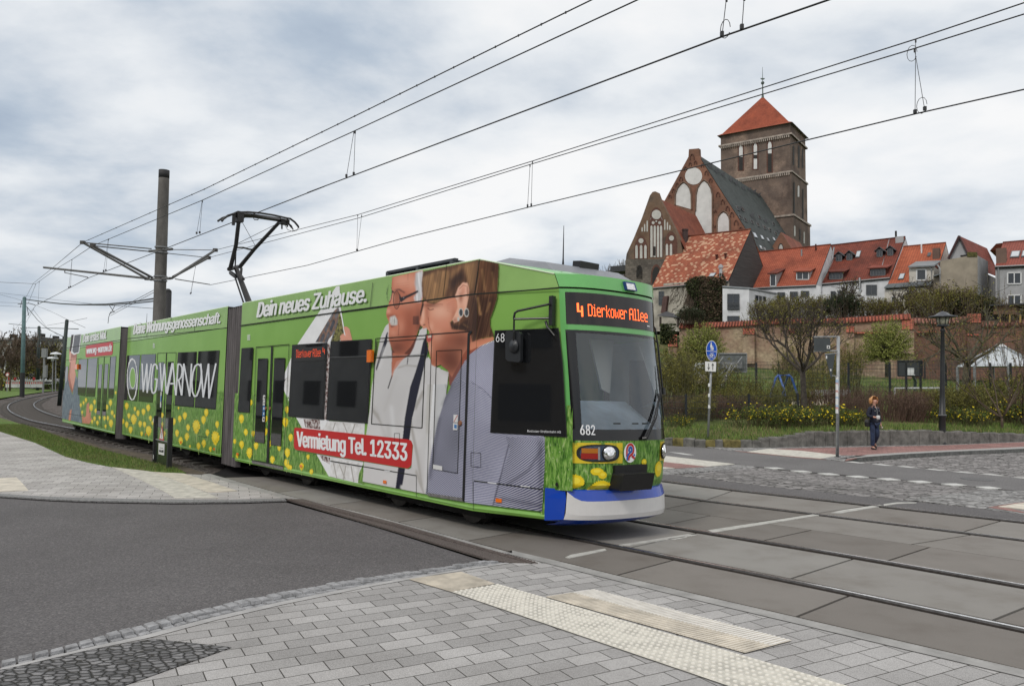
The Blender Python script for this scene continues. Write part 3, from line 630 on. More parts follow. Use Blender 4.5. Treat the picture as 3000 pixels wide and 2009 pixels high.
# --- tracing on the near side: polygons given in photograph pixels, cut at the bend of the nose
NT=(FA.u*TP*-1+FA.l*1).normalized()
P_T=FA.w(SB,0,0)
def clip(poly,c,keep):
 o=[]
 for(a,b)in zip(poly,poly[1:]+poly[:1]):
  ia,ib=(a[0]<=c)==keep,(b[0]<=c)==keep
  if ia:o.append(a)
  if ia!=ib:
   t=(c-a[0])/(b[0]-a[0]);o.append((c,a[1]+(b[1]-a[1])*t))
 return o
LAY=[0]
class Wrap:
 """the printed film: many flat shapes laid a few tenths of a millimetre over each other"""
 def __init__(w,fr):w.fr=fr;w.mb=MB();w.mats=[];w.k=0
 def mi(w,m):
  if m not in w.mats:w.mats.append(m)
  return w.mats.index(m)
 def shape(w,pts,m,lift=None,mb=None):
  fr=w.fr;w.k+=lift is None;d=-(.004+.00008*w.k if lift is None else lift);mb=mb or w.mb;i=w.mi(m)if mb is w.mb else 0
  A=[fr.at(x,y,d)for x,y in pts];A=[(a.x,a.z)for a in A]
  if fr is FA:
   q=clip(A,SB,True)
   if len(q)>2:mb.poly([fr.w(s,d,z)for s,z in q],i,[(s,z)for s,z in q])
   if any(s>SB for s,z in A):
    B_=[fr.loc(on_plane(x,y,P_T+NT*d,NT)-NT*d)for x,y in pts];q=clip([(b.x,b.z)for b in B_],SB,False)
    if len(q)>2:mb.poly([fr.w(s,(s-SB)*TP,z)+NT*d for s,z in q],i,[(s,z)for s,z in q])
  else:mb.poly([fr.w(s,d,z)for s,z in A],i,A)
 def line(w,a,b,width,m,lift=None,mb=None):
  dx,dy=b[0]-a[0],b[1]-a[1];L_=math.hypot(dx,dy);nx,ny=-dy/L_*width/2,dx/L_*width/2
  w.shape([(a[0]+nx,a[1]+ny),(b[0]+nx,b[1]+ny),(b[0]-nx,b[1]-ny),(a[0]-nx,a[1]-ny)],m,lift,mb)
 def P(w,x,y,lift):
  a=w.fr.at(x,y,-lift)
  if w.fr is FA and a.x>SB:return on_plane(x,y,P_T-NT*lift,NT)
  return w.fr.w(a.x,-lift,a.z)
def ell(cx,cy,rx,ry,n=20,rot=0.0,a0=0,a1=360):
 o=[]
 for i in range(n):
  t=R(a0+(a1-a0)*i/n);x,y=rx*math.cos(t),ry*math.sin(t);o.append((cx+x*math.cos(rot)-y*math.sin(rot),cy+x*math.sin(rot)+y*math.cos(rot)))
 return o
def ring(w,cx,cy,rx,ry,th,m):
 A=ell(cx,cy,rx,ry,22);B=ell(cx,cy,rx-th,ry-th,22);lift=.004+.00008*(w.k+1)
 for i in range(22):
  w.shape([A[i],A[(i+1)%22],B[(i+1)%22],B[i]],m,lift)
 w.k+=1
rf=random.Random(11)
def dandelion(w,x,y,r,asp=.62,stalk=True,droop=1.0,lift=None):
 if lift is None:dandelion.i=(getattr(dandelion,"i",0)+1)%9;lift=.0046+.00018*dandelion.i
 """ragged yellow flower head traced as a blob; r is its half height in photograph pixels"""
 n=26;pts=[]
 for i in range(n):
  t=2*math.pi*i/n;k=(1.0 if i%2 else .80)*rf.uniform(.9,1.08)
  yy=math.sin(t)*r*k;xx=math.cos(t)*r*asp*k
  if yy>0:xx*=1-.45*yy/r;yy*=droop*1.12
  pts.append((x+xx,y+yy))
 if stalk:w.shape([(x-r*.09,y+r*.7),(x+r*.09,y+r*.7),(x+r*.10,y+r*2.2),(x-r*.02,y+r*2.2)],mat('stalk_print',(.30,.42,.13),.4),lift)
 w.shape(pts,YEL,lift+.00006);q=[(x+(a-x)*.55-r*.06,y-r*.18+(b-y)*.5)for a,b in pts];w.shape(q,YEL2,lift+.00012)
 # --- car bodies
def body(fr,s0,s1,front=False):
 mb=MB();W_=fr.w;e=0.0
 zs=[ZS,1.0,2.86,ZR]
 for z0,z1,m in((ZS,.335,1),(.335,2.858,0),(2.872,ZR,2)):
  for(l,sg)in((0,1),(WID,-1)):
   a,b,c,d=W_(s0,l,z0),W_(s1,l,z0),W_(s1,l,z1),W_(s0,l,z1)
   mb.add([a,b,c,d]if sg>0 else[b,a,d,c],[(0,1,2,3)],m)
 for l in(0.012,WID-.012):mb.quad(W_(s0,l,2.84),W_(s1,l,2.84),W_(s1,l,2.89),W_(s0,l,2.89),3)
 mb.quad(W_(s0,.0,ZR),W_(s1,.0,ZR),W_(s1,WID,ZR-.001),W_(s0,WID,ZR-.001),4)
 mb.quad(W_(s0,0,ZS),W_(s0,WID,ZS),W_(s1,WID,ZS),W_(s1,0,ZS),3)
 for s in((s0,s1)if not front else(s0,)):mb.quad(W_(s,0,ZS),W_(s,WID,ZS),W_(s,WID,ZR),W_(s,0,ZR),3)
 # a slightly rounded, proud sill along the bottom edge and a light drip edge at the roof
 mb.tube([W_(s0,.034,.285),W_(s1,.034,.285)]+([W_(-6.37,(-6.37-SB)*TP+.034,.285)]if front else[]),.042,8,1)
 mb.tube([W_(s0,.012,ZR),W_(s1,.012,ZR)],.012,6,5)
 return mb
SILL=mat('sill_green',(.20,.42,.075),.3,var=.08,vscale=3,coat=.3);EDGE=mat('roof_edge',(.62,.72,.52),.4)
BM=[GREEN,SILL,GRBAND,DKGREY,GREYP,EDGE]
def bpart(mb,name='car_body'):return mb.build(name,BM,TRAM)
bodyM=bpart(body(FM,MS0,MS1));bodyR=bpart(body(FR,RS0,RS1))
# --- nose of the front car: plan outline per height
def sc_near(z):return lerp1(z,[(.12,-6.42),(.22,-6.18),(.30,-6.12),(.62,-6.11),(.66,-6.06),(1.16,-6.08),(1.8,-6.13),(2.43,-6.19),(2.90,-6.22),(3.06,-6.28)])
def sc_far(z):return sc_near(z)+lerp1(z,[(.3,.18),(.66,.12),(1.16,.18),(2.43,.06),(2.9,.05),(3.06,.1)])
def nosept(q,z,out=0.0):
 """q 0..1 across the front from near corner to far corner"""
 sn,sf=sc_near(z),sc_far(z);ln=(sn-SB)*TP;lf=WID-(sf-SB)*TP*.9
 ins=.05*abs(2*q-1)**8
 s=sn+(sf-sn)*q+.20*(1-abs(2*q-1)**2.6)-ins*1.2;l=ln+(lf-ln)*q
 return FA.w(s+out,l,z)
mbF=body(FA,AS0,AS1,True)
def taper(mb,z0,z1,m,n=1,far=False,top=None):
 for k in range(n):
  a,b=z0+(z1-z0)*k/n,z0+(z1-z0)*(k+1)/n
  if not far:mb.quad(FA.w(SB,0,a),nosept(0,a),nosept(0,b),FA.w(SB,0,b),m)
  else:mb.quad(nosept(1,a),FA.w(SB,WID,a),FA.w(SB,WID,b),nosept(1,b),m)
for far in(False,True):
 taper(mbF,ZS,.335,1,1,far);(taper(mbF,.335,2.80,0,14,far)if not far else(taper(mbF,.335,1.25,0,4,far),taper(mbF,2.38,2.80,0,2,far)))
 mbF.quad(FA.w(SB,0,2.80),nosept(0,2.80),nosept(0,2.885),FA.w(SB,0,2.858),0)if not far else mbF.quad(nosept(1,2.80),FA.w(SB,WID,2.80),FA.w(SB,WID,2.858),nosept(1,2.885),0)
 a,b=(FA.w(SB,0,2.872),nosept(0,2.902))if not far else(FA.w(SB,WID,2.872),nosept(1,2.902))
 c,d=(nosept(0,3.06),FA.w(SB,0,ZR))if not far else(nosept(1,3.06),FA.w(SB,WID,ZR))
 mbF.quad(a,b,c,d,2);mbF.tube([d,c],.010,6,5)
NQ=28
def nose(mb,z0,z1,m,nz=1,q0=0.0,q1=1.0,out=0.0,uv=True):
 vs=[];us=[]
 for j in range(nz+1):
  z=z0+(z1-z0)*j/nz
  for i in range(NQ+1):
   q=q0+(q1-q0)*i/NQ;vs.append(nosept(q,z,out));us.append((q*1.75,z))
 mb.add(vs,[(j*(NQ+1)+i,j*(NQ+1)+i+1,(j+1)*(NQ+1)+i+1,(j+1)*(NQ+1)+i)for j in range(nz)for i in range(NQ)],m,us)
MEADI=len(BM);BMF=BM+[MEAD,GRBLUE]
nose(mbF,.60,1.16,MEADI,6);nose(mbF,2.41,2.475,MEADI+1);nose(mbF,2.84,2.885,MEADI+1);nose(mbF,2.475,2.84,3,2,.03,.97,-.01);nose(mbF,2.475,2.84,MEADI+1,2,0,.028);nose(mbF,2.475,2.84,MEADI+1,2,.975,1)
nose(mbF,2.905,3.06,MEADI+1,2,out=.01);nose(mbF,2.86,2.91,3,1,out=-.03)
# roof of the nose
top=[nosept(i/NQ,3.06)for i in range(NQ+1)];c0=FA.w(SB,0,ZR);c1=FA.w(SB,WID,ZR)
mbF.add([c0]+top+[c1],[(0,i,i+1)for i in range(1,NQ//2+1)]+[(NQ+2,i,i+1)for i in range(NQ//2+1,NQ+1)]+[(0,NQ//2+1,NQ+2)],MEADI+1)
# A pillars beside the windscreen
for z0,z1 in((1.16,1.6),(1.6,2.0),(2.0,2.41)):
 nose(mbF,z0,z1,MEADI+1,2,0,.022);nose(mbF,z0,z1,MEADI+1,2,.975,1)
mbF.quad(FA.w(SB-.9,.1,.5),FA.w(SB-.9,WID-.1,.5),FA.w(SB-.9,WID-.1,2.6),FA.w(SB-.9,.1,2.6),3)
bodyF=mbF.build('car_body',BMF,TRAM)
# --- bumper: blue shell with a white band, a little proud of the body
bp=MB()
def bnose(z0,z1,m,q0,q1,o0,o1,nz=2,zf=None):
 vs=[]
 for j in range(nz+1):
  t=j/nz
  for i in range(NQ+1):
   q=q0+(q1-q0)*i/NQ;zz0=z0(q)if callable(z0)else z0;zz1=z1(q)if callable(z1)else z1
   z=zz0+(zz1-zz0)*t;vs.append(nosept(q,z,o0+(o1-o0)*t))
 bp.add(vs,[(j*(NQ+1)+i,j*(NQ+1)+i+1,(j+1)*(NQ+1)+i+1,(j+1)*(NQ+1)+i)for j in range(nz)for i in range(NQ)],m)
zt=lambda q:.485+.10*max(0.0,1-q/.10)**2.2+.03*max(0,(q-.8)/.2)
bnose(.19,.275,0,0,1,-.09,.045,3);bnose(.275,zt,1,0,1,.045,.055,4);bnose(zt,.60,0,0,1,.052,.03,3);bnose(.60,.612,0,0,1,.03,0.0,1)
for far in(0,1):
 l=FA.w
 for z0,z1 in((.245,.275),(.275,.5),(.5,.61)):
  def sd(s,z):return FA.w(s,(s-SB)*TP if not far else WID-(s-SB)*TP*.9,z)+(NT*-.02 if not far else NT*.02)
  s0=-6.375;a,b=sd(s0,z0),nosept(far,z0,-.02 if z0<.26 else .045);c,d=nosept(far,z1,.045 if z1<.6 else .02),sd(s0,z1)
  bp.add([a,b,c,d],[(0,1,2,3)],0)
bp.add([FA.w(-6.8,1.15,.22)]+[nosept(i/NQ,.19,-.09)for i in range(NQ+1)],[(0,i+1,i+2)for i in range(NQ)],0)
bump=bp.build('bumper',[BLUEP,WBUMP],TRAM,smooth=False)
mb=MB();c=Wrap(FA).P(*px('E',(-45,880))[0],.028);mb.lathe(c,[(.022,-.004),(.022,.006),(0,.006)],12,0,(FA.u,FA.t,-NT));mb.build('tow_eye_cap',BLKP,bump)
# coupler box on the front
def nl(q,z,o=0.0):return nosept(q,z,o)
mb=MB();fu=FA.u
a,b=nosept(.42,.84,0),nosept(.84,.84,0);dl=(b-a);nrm=fu
mb.prism([nosept(.29,.655,-.02),nosept(.61,.655,-.02),nosept(.61,.885,-.02),nosept(.29,.885,-.02)],fu*.06,0)
mb.prism([nosept(.27,.61,.03),nosept(.575,.61,.03),nosept(.575,.80,.03),nosept(.27,.80,.03)],fu*.17,0)
cb_=mb.build('coupler_cover',BLKP,TRAM)
bv=cb_.modifiers.new('bevel','BEVEL');bv.width=.018;bv.segments=2
# --- windscreen, destination box, headlights
def screen_glass():
 m=bpy.data.materials.new('windscreen_glass');m.use_nodes=True;t=m.node_tree;t.nodes.clear()
 o=t.nodes.new('ShaderNodeOutputMaterial');tr=t.nodes.new('ShaderNodeBsdfTransparent');tr.inputs[0].default_value=(.95,.97,.98,1)
 gl=t.nodes.new('ShaderNodeBsdfGlossy');gl.inputs['Roughness'].default_value=.015;gl.inputs[0].default_value=(.9,.95,1,1)
 fr_=t.nodes.new('ShaderNodeFresnel');fr_.inputs[0].default_value=1.9;mx_=t.nodes.new('ShaderNodeMixShader')
 t.links.new(fr_.outputs[0],mx_.inputs[0]);t.links.new(tr.outputs[0],mx_.inputs[1]);t.links.new(gl.outputs[0],mx_.inputs[2]);t.links.new(mx_.outputs[0],o.inputs[0]);return m
WSG=screen_glass()
def ngrid(mb,q0,q1,z0,z1,out,m=0,nq=20,nz=6):
 vs=[nosept(q0+(q1-q0)*i/nq,z0+(z1-z0)*j/nz,out)for j in range(nz+1)for i in range(nq+1)]
 mb.add(vs,[(j*(nq+1)+i,j*(nq+1)+i+1,(j+1)*(nq+1)+i+1,(j+1)*(nq+1)+i)for j in range(nz)for i in range(nq)],m)
ws=MB();ngrid(ws,.075,.945,1.285,2.375,.004,0)
for q0,q1,z0,z1 in((.022,.975,1.16,1.285),(.022,.975,2.375,2.41),(.022,.075,1.285,2.375),(.945,.975,1.285,2.375)):ngrid(ws,q0,q1,z0,z1,.004,1,16,4)
fw_=MB();taper(fw_,1.25,2.38,0,3,True);fw_.build('side_window',WSG,TRAM)
wsc=ws.build('windscreen',[WSG,mat('screen_frit',(.008,.008,.009),.12)],TRAM,smooth=True)
mb=MB()
def ntext(mb,txt,q0,q1,z0,z1,out,m=0,bold=.0):
 vs,fs=text_mesh(txt,bold);x0=min(v.x for v in vs);x1=max(v.x for v in vs);y0=min(v.y for v in vs);y1=max(v.y for v in vs)
 mb.add([nosept(q0+(q1-q0)*(v.x-x0)/(x1-x0),z0+(z1-z0)*(v.y-y0)/(y1-y0),out)for v in vs],fs,m)
ntext(mb,'682',.062,.152,1.222,1.335,.010,0,.01);ntext(mb,'682',.0645,.1545,1.222,1.335,.0104,0,.01);mb.build('fleet_number',WHITEP,wsc)
for q in(.30,.48,.585,.86):mb=MB();ngrid(mb,q,q+.065,1.345,1.36,.008,0,2,1);mb.build('vent_slot',SEAM,wsc)
db=MB();ngrid(db,.028,.975,2.475,2.845,.006,0)
dbo=db.build('destination_display',mat('display_glass',(.012,.008,.008),.06),TRAM,smooth=True)
FONT={'D':'11110 10001 10001 10001 10001 10001 10001 10001 11110','i':'010 000 110 010 010 010 010 010 111','e':'00000 00000 01110 10001 10001 11111 10000 10000 01111','r':'00000 00000 10110 11001 10000 10000 10000 10000 10000','k':'10000 10000 10001 10010 10100 11000 10100 10010 10001','o':'00000 00000 01110 10001 10001 10001 10001 10001 01110','w':'0000000 0000000 1000001 1000001 1001001 1001001 1001001 1010101 0100010','A':'01110 10001 10001 10001 11111 10001 10001 10001 10001','l':'110 010 010 010 010 010 010 010 111','4':'1000 1000 1001 1001 1001 1111 0001 0001 0001',' ':'00 00 00 00 00 00 00 00 00'}
def led_text(txt):
 x=0;o=[]
 for ch in txt:
  rows=FONT[ch].split();w=len(rows[0])
  for j,r_ in enumerate(rows):
   for i,c in enumerate(r_):
    if c=='1':o.append((x+i,8-j))
  x+=w+1
 return o,x-1
mb=MB()
def led(txt,q0,q1,z0,z1,f,dq,dz,m=0):
 dots,wid=led_text(txt)
 for x,y in dots:
  q=q0+(q1-q0)*(x+.5)/wid;z=z0+(z1-z0)*(y+.5)/9;mb.add([f(q-dq,z-dz),f(q+dq,z-dz),f(q+dq,z+dz),f(q-dq,z+dz)],[(0,1,2,3)],m)
led('Dierkower',.158,.51,2.575,2.715,lambda q,z:nosept(q,z,.012),.0032,.0064);led('Allee',.535,.765,2.575,2.715,lambda q,z:nosept(q,z,.012),.0042,.0064);led('4',.088,.122,2.565,2.72,lambda q,z:nosept(q,z,.012),.0062,.009)
mb.build('led_lettering',LED,dbo)
mb=MB();ngrid(mb,.75,.795,2.522,2.536,.012);mb.build('maker_plate',WHITEP,dbo)
mb=MB();a=nosept(.53,3.03,.0)
mb.prism([nosept(.50,2.93,.0),nosept(.615,2.93,.0),nosept(.60,3.03,.0),nosept(.495,3.03,.0)],fu*.05,0)
hl=mb.build('roof_lamp',[mat('lamp_shell',(.02,.05,.2),.4)],TRAM);mb=MB();q=[nosept(.503,2.938,.055),nosept(.592,2.938,.055),nosept(.585,3.01,.055),nosept(.500,3.01,.055)];mb.poly(q);mb.build('lamp_glass',mat('lamp_reflector',(.75,.75,.76),.12,metal=.7,var=.2,vscale=40),hl)
def npoly(mb,pts,out,m=0):
 cq,cz=sum(p[0]for p in pts)/len(pts),sum(p[1]for p in pts)/len(pts);n=len(pts);vs=[nosept(cq+(a-cq)*k/4,cz+(b-cz)*k/4,out)for k in range(1,5)for a,b in pts]+[nosept(cq,cz,out)]
 mb.add(vs,[(k*n+i,k*n+(i+1)%n,(k+1)*n+(i+1)%n,(k+1)*n+i)for k in range(3)for i in range(n)]+[(4*n,i,(i+1)%n)for i in range(n)],m)
 # headlights: oval black bezels with amber and red lenses and a round lamp
REDL=mat('red_lens',(.30,.008,.006),.2,coat=.6);AMB=mat('amber_lens',(.42,.14,.008),.2,coat=.6);CHROME=mat('lamp_chrome',(.8,.8,.82),.1,metal=1.0,var=.25,vscale=35)
def oval(cq,cz,hq,hz,n=28,e=2.0,clip0=None):
 o=[]
 for i in range(n):
  t=2*math.pi*i/n;c,s=math.cos(t),math.sin(t);o.append((cq+hq*math.copysign(abs(c)**(2/3.4),c),cz+hz*math.copysign(abs(s)**(2/2.6),s)))
 return o
yelm=mat('lamp_panel_print',(.70,.52,.02),.35,col2=(.13,.25,.03),vscale=6,coat=.3,coord='UV',thr=(.5,.64))
for k,(qc,hq,sgn)in enumerate(((.190,.152,1),(.905,.085,-1))):
 mb=MB();q0,q1=(.02,.375)if k==0 else(.81,.992)
 vs=[];ngrid(mb,q0,q1,.905,1.135,.006,1,12,4)
 for i in range(len(mb.v)):mb.uv[i]=((i%13)*.06+k,(i//13)*.06)
 pts=oval(qc,1.02,hq,.098);npoly(mb,pts,.012,0);pts2=oval(qc,1.02,hq*.9,.082)
 o=mb.build('headlight',[BLKP,yelm],TRAM)
 mb=MB();npoly(mb,pts2,.016,0);mb.build('lamp_bed',mat('lamp_bed',(.03,.05,.09),.25,coat=.4),o)
 def slab(qa,qb,za,zb,m,nm):
  mm=MB();ngrid(mm,min(qa,qb),max(qa,qb),za,zb,.022,0,6,2);mm.build(nm,m,o)
 if k==0:slab(.062,.165,1.02,1.075,AMB,'amber_lens');slab(.058,.165,.955,1.018,REDL,'red_lens');slab(.165,.180,.945,1.09,ALU,'lens_divider');cq=.248
 else:slab(.905,.975,1.02,1.075,AMB,'amber_lens');slab(.905,.978,.955,1.018,REDL,'red_lens');cq=.868
 mm=MB();cc=nosept(cq,1.02,.02);e=.01;tx=(nosept(cq+e,1.02)-nosept(cq-e,1.02)).normalized();mm.lathe(cc,[(.078,-.01),(.078,.012),(.070,.02),(.05,.026),(.0,.030)],18,0,(tx,FA.t,fu));mm.build('round_lamp',CHROME,o,smooth=True)
 mm=MB();mm.lathe(cc,[(.088,-.01),(.088,.008),(.078,.009)],20,0,(tx,FA.t,fu));mm.build('lamp_rim',BLKP,o)
 # round operator badge: a red and blue ribbon letter on white
mb=MB();bq,bz=.443,1.022
def bd_(x,y,o):return nosept(bq+x*.0615,bz+y*.112,o)
mb.poly([bd_(math.cos(R(a*12)),math.sin(R(a*12)),.016)for a in range(30)],0)
def stroke(pts,w_,m,o):
 for a,b in zip(pts,pts[1:]):
  dx_,dy_=b[0]-a[0],b[1]-a[1];L_=math.hypot(dx_,dy_)or 1;nx_,ny_=-dy_/L_*w_/2,dx_/L_*w_/2;ex,ey=dx_/L_*w_*.12,dy_/L_*w_*.12
  mb.poly([bd_(a[0]+nx_-ex,a[1]+ny_-ey,o),bd_(b[0]+nx_+ex,b[1]+ny_+ey,o),bd_(b[0]-nx_+ex,b[1]-ny_+ey,o),bd_(a[0]-nx_-ex,a[1]-ny_-ey,o)],m)
arcp=lambda cx,cy,r_,a0,a1,n=12:[(cx+r_*math.cos(R(a0+(a1-a0)*i/n)),cy+r_*math.sin(R(a0+(a1-a0)*i/n)))for i in range(n+1)]
stroke([(-.55,-.35)]+[(-.55,.3)]+arcp(0,.3,.55,180,0)+[(.50,.05),(.3,-.15),(-.05,-.32),(-.22,-.5),(-.22,-.75)],.24,1,.018)
stroke([(.28,-.35),(.72,-.6)],.24,1,.018)
stroke([(-.22,.15),(-.22,.32)]+arcp(0.0,.32,.22,180,0)+[(.2,.15),(-.1,0),(-.42,-.25),(-.5,-.5),(-.5,-.75)],.24,2,.020)
stroke([(.55,-.35),(.75,-.2)],.2,2,.018)
mb.build('operator_badge',[WHITEP,mat('badge_red',(.50,.02,.02),.4),mat('badge_blue',(.02,.10,.42),.4)],TRAM)
# front meadow flowers
def ndand(mb,q,z,rq,rz,half=None):
 pts=[]
 for i in range(56):
  t=2*math.pi*i/56;k=(1 if i%2 else .86)*rf.uniform(.94,1.05);zz=math.sin(t)*rz*k
  if half=='up' and zz<-rz*.18:zz=-rz*.18
  pts.append((q+math.cos(t)*rq*k,z+zz))
 npoly(mb,pts,.006,0);npoly(mb,[(q+(a-q)*.55,z+rz*.15+(b-z)*.45)for a,b in pts],.008,1)
mb=MB()
for a in((.03,.70,.055,.085,None),(.20,.625,.085,.10,'up'),(.165,.815,.05,.045,None),(.205,.775,.035,.045,None),(.80,.81,.065,.10,None),(.60,.905,.03,.04,None),(.93,.91,.035,.05,None)):ndand(mb,*a)
mb.build('dandelion_print',[YEL,YEL2],bodyF)
# wipers and front mirror on its arm
mb=MB();mb.tube([nosept(.585,1.19,.05),nosept(.70,1.40,.045),nosept(.86,1.76,.04)],[.016,.010,.008],6);mb.tube([nosept(.60,1.18,.05),nosept(.735,1.42,.045),nosept(.865,1.73,.04)],.008,6);mb.tube([nosept(.865,2.05,.022),nosept(.872,1.75,.03),nosept(.905,1.40,.022)],[.008,.014,.008],6)
mb.tube([nosept(.57,1.18,.02),nosept(.585,1.19,.06)],.022,8);mb.build('wiper',BLKP,TRAM)
wa=Wrap(FA)
def TPt(k,x,y,lift):return wa.P(*px(k,(x,y))[0],lift)
mb=MB();mb.tube([TPt('T',800,625,.05),TPt('T',740,640,.10),TPt('T',345,725,.16),TPt('T',308,750,.17),TPt('T',298,800,.17),TPt('T',296,1000,.17),TPt('T',294,1120,.16)],.014,8);mb.tube([TPt('T',298,832,.17),TPt('T',795,820,.05)],.013,8)
arm=mb.build('side_mirror',BLKP,TRAM)
mb=MB();a=TPt('T',822,728,.0);mb.box(a-NT*.04,(.06,.08,.34),0,0,(FA.u,NT,FA.t));mb.tube([TPt('T',805,612,.05),TPt('T',805,832,.05)],.018,8);mb.build('arm_hinge',BLKP,arm)
mb=MB();c=[px('T',q)[0]for q in()]
hd=[TPt('D',x,y,.14)for x,y in((228,50),(325,58),(338,75),(336,285),(322,300),(235,290),(218,270),(216,70))];mb.prism(hd,NT*.06);mb.lathe(TPt('D',284,172,.14),[(.085,0),(.075,.02),(.05,.035),(.03,.045),(0,.05)],16,0,(FA.u,FA.t,-NT));o=mb.build('mirror_head',mat('mirror_shell',(.022,.024,.028),.4),arm)
bv=o.modifiers.new('bevel','BEVEL');bv.width=.015;bv.segments=2;bv.limit_method='ANGLE'
mb=MB();mb.tube([TPt('T',718,865,.05),TPt('T',735,930,.07),TPt('T',830,1050,.08)],[.02,.014,.008],6);mb.build('camera_stalk',BLKP,TRAM)
# far side mirror arm seen beyond the right edge
mb=MB();fs_=lambda ds,dl_,z:nosept(1.0,z)+FA.l*dl_+FA.u*ds
mb.tube([fs_(-.1,-.02,2.72),fs_(-.1,.17,2.55),fs_(-.1,.20,2.35),fs_(-.1,.20,1.75)],.013,6);mb.tube([fs_(-.1,0,2.45),fs_(-.1,.19,2.38)],.012,6);mb.tube([fs_(-.1,.20,1.78),fs_(-.1,.20,1.70)],.035,8);mb.build('side_mirror',BLKP,TRAM)
# cab interior behind the windscreen
mb=MB();din=mat('cab_grey',(.50,.52,.54),.8,var=.1,vscale=3);dash=mat('dashboard_blue',(.60,.72,.85),.6,var=.15,vscale=3);dk=mat('cab_dark',(.03,.03,.033),.8)
inn=lambda q,z:nosept(q,z,-.10)
mb.poly([FA.w(-7.9,.25,.7),FA.w(-7.9,2.05,.7),FA.w(-7.9,2.05,2.5),FA.w(-7.9,.25,2.5)],0)
vs=[nosept(.04+.92*i/12,1.22,-.03)for i in range(13)]+[FA.w(-6.55,.45+1.4*i/12,1.60)for i in range(13)]+[FA.w(-6.95,.42+1.46*i/12,1.52)for i in range(13)]
mb.add(vs,[(j*13+i,j*13+i+1,(j+1)*13+i+1,(j+1)*13+i)for j in range(2)for i in range(12)],1)
mb.poly([FA.w(-7.89,1.25,1.0),FA.w(-7.89,1.75,1.0),FA.w(-7.89,1.75,2.2),FA.w(-7.89,1.25,2.2)],2);mb.box(FA.w(-7.85,1.0,2.0),(.06,.35,.22),3,0,(FA.u,FA.l,FA.t))
mb.prism([FA.w(-6.9,1.55,2.40),FA.w(-6.75,1.62,1.75),FA.w(-6.72,1.75,1.7),FA.w(-6.85,1.95,2.40)],FA.u*-.03,3)
mb.box(FA.w(-7.2,.75,1.3),(.16,.50,.95),2,0,(FA.u,FA.l,FA.t));mb.box(FA.w(-7.13,.75,1.88),(.12,.28,.25),2,0,(FA.u,FA.l,FA.t))
mb.poly([FA.w(-7.9,.12,.8),FA.w(-6.5,.40,.8),FA.w(-6.5,.40,1.25),FA.w(-7.9,.12,1.25)],2)
mb.build('driver_cab',[din,dash,dk,mat('cab_pale',(.6,.6,.58),.8)],TRAM)
# ================================================================ film wrap and side equipment of the front car
w=Wrap(FA)
def S_(k,m,*pts,**kw):w.shape(px(k,*pts),m,**kw)
def Ln(k,a,b,width,m=SEAM,**kw):q=px(k,a,b);w.line(q[0],q[1],width,m,**kw)
w.shape(px('F',(62,640),(140,640),(205,690),(260,640),(370,700),(440,715),(560,690),(640,740),(700,900),(760,960),(860,1080),(1020,1200),(1020,1530),(800,1490),(550,1440),(210,1372),(0,1342),(30,640)),MEAD)
w.shape(px('N',(60,990),(130,1130),(122,1330),(60,1318)),MEAD)
S_('D',MEAD,(520,860),(715,890),(740,720),(750,660),(750,1320),(540,1305),(540,1505),(495,1500))
S_('D',MEAD,(705,640),(735,640),(735,900),(705,895))
# ragged upper edge of the meadow
for i in range(26):
 x=30+i*25;S_('F',MEAD,(x,700),(x+rf.uniform(4,10),640-rf.uniform(-25,40)),(x+20,705),lift=.0045)
for x,y,r in((102,918,52),(150,1065,40),(105,1200,48),(190,1290,62),(262,1215,45),(440,1365,45),(515,1235,38),(605,1290,55),(640,1125,45),(582,958,58),(600,820,42),(595,1400,48),(760,1440,45),(640,1450,30),(28,1165,30),(55,1325,28),(205,740,35),(365,920,40),(365,1060,42),(410,1190,40),(230,1080,36),(650,870,26)):
 dandelion(w,*px('F',(x,y))[0],r/3.73)
for x,y,r in((815,1390,26),(790,1275,22),(640,1350,22)):dandelion(w,*px('V',(x,y))[0],r/2.6,stalk=False)
# the printed sheet with a building
S_('V',WHITEP,(1005,-27),(1032,-33),(1037,110),(1078,352),(1040,400),(960,420),(950,1000),(1225,1015),(1205,1483),(948,1422),(700,975),(606,765),(604,650),(662,515),(712,410))
S_('V',BRPR,(985,162),(1022,130),(1045,210),(1058,330),(955,400),(846,398))
S_('V',TREEPR,(1030,160),(1046,215),(1066,335),(1030,392),(968,396),(1000,310),(1020,240));S_('V',BRPR,(604,690),(650,650),(648,760),(625,740));S_('V',PANELP,(610,700),(655,620),(650,800),(640,790))
S_('V',WHITEP,(980,340),(950,372),(935,410),(950,430));S_('V',SKIN4,(1062,280),(1085,278),(1108,296),(1130,384),(1040,390),(1035,350),(1060,330),(1078,352))
S_('V',DAPP,(938,430),(952,392),(965,500),(945,700),(932,990),(905,990),(915,800));S_('V',DAPP,(755,985),(880,990),(885,1065),(770,1050))
S_('V',PANELP,(940,1000),(1222,1020),(1210,1140),(900,1070));S_('V',DAPP,(880,1260),(960,1280),(955,1330),(900,1300));S_('V',PANELP,(965,1280),(1190,1320),(1180,1470),(960,1425));S_('V',MEAD,(1180,1400),(1212,1330),(1222,1485),(1172,1474))
for a,b in(((985,1320),(1010,1440)),((1030,1330),(1075,1445)),((1080,1340),(1060,1450)),((1120,1345),(1140,1465)),((1000,1010),(980,1070)),((1060,1012),(1090,1090)),((1150,1020),(1120,1110))):Ln('V',a,b,3.2,SHIRTF)
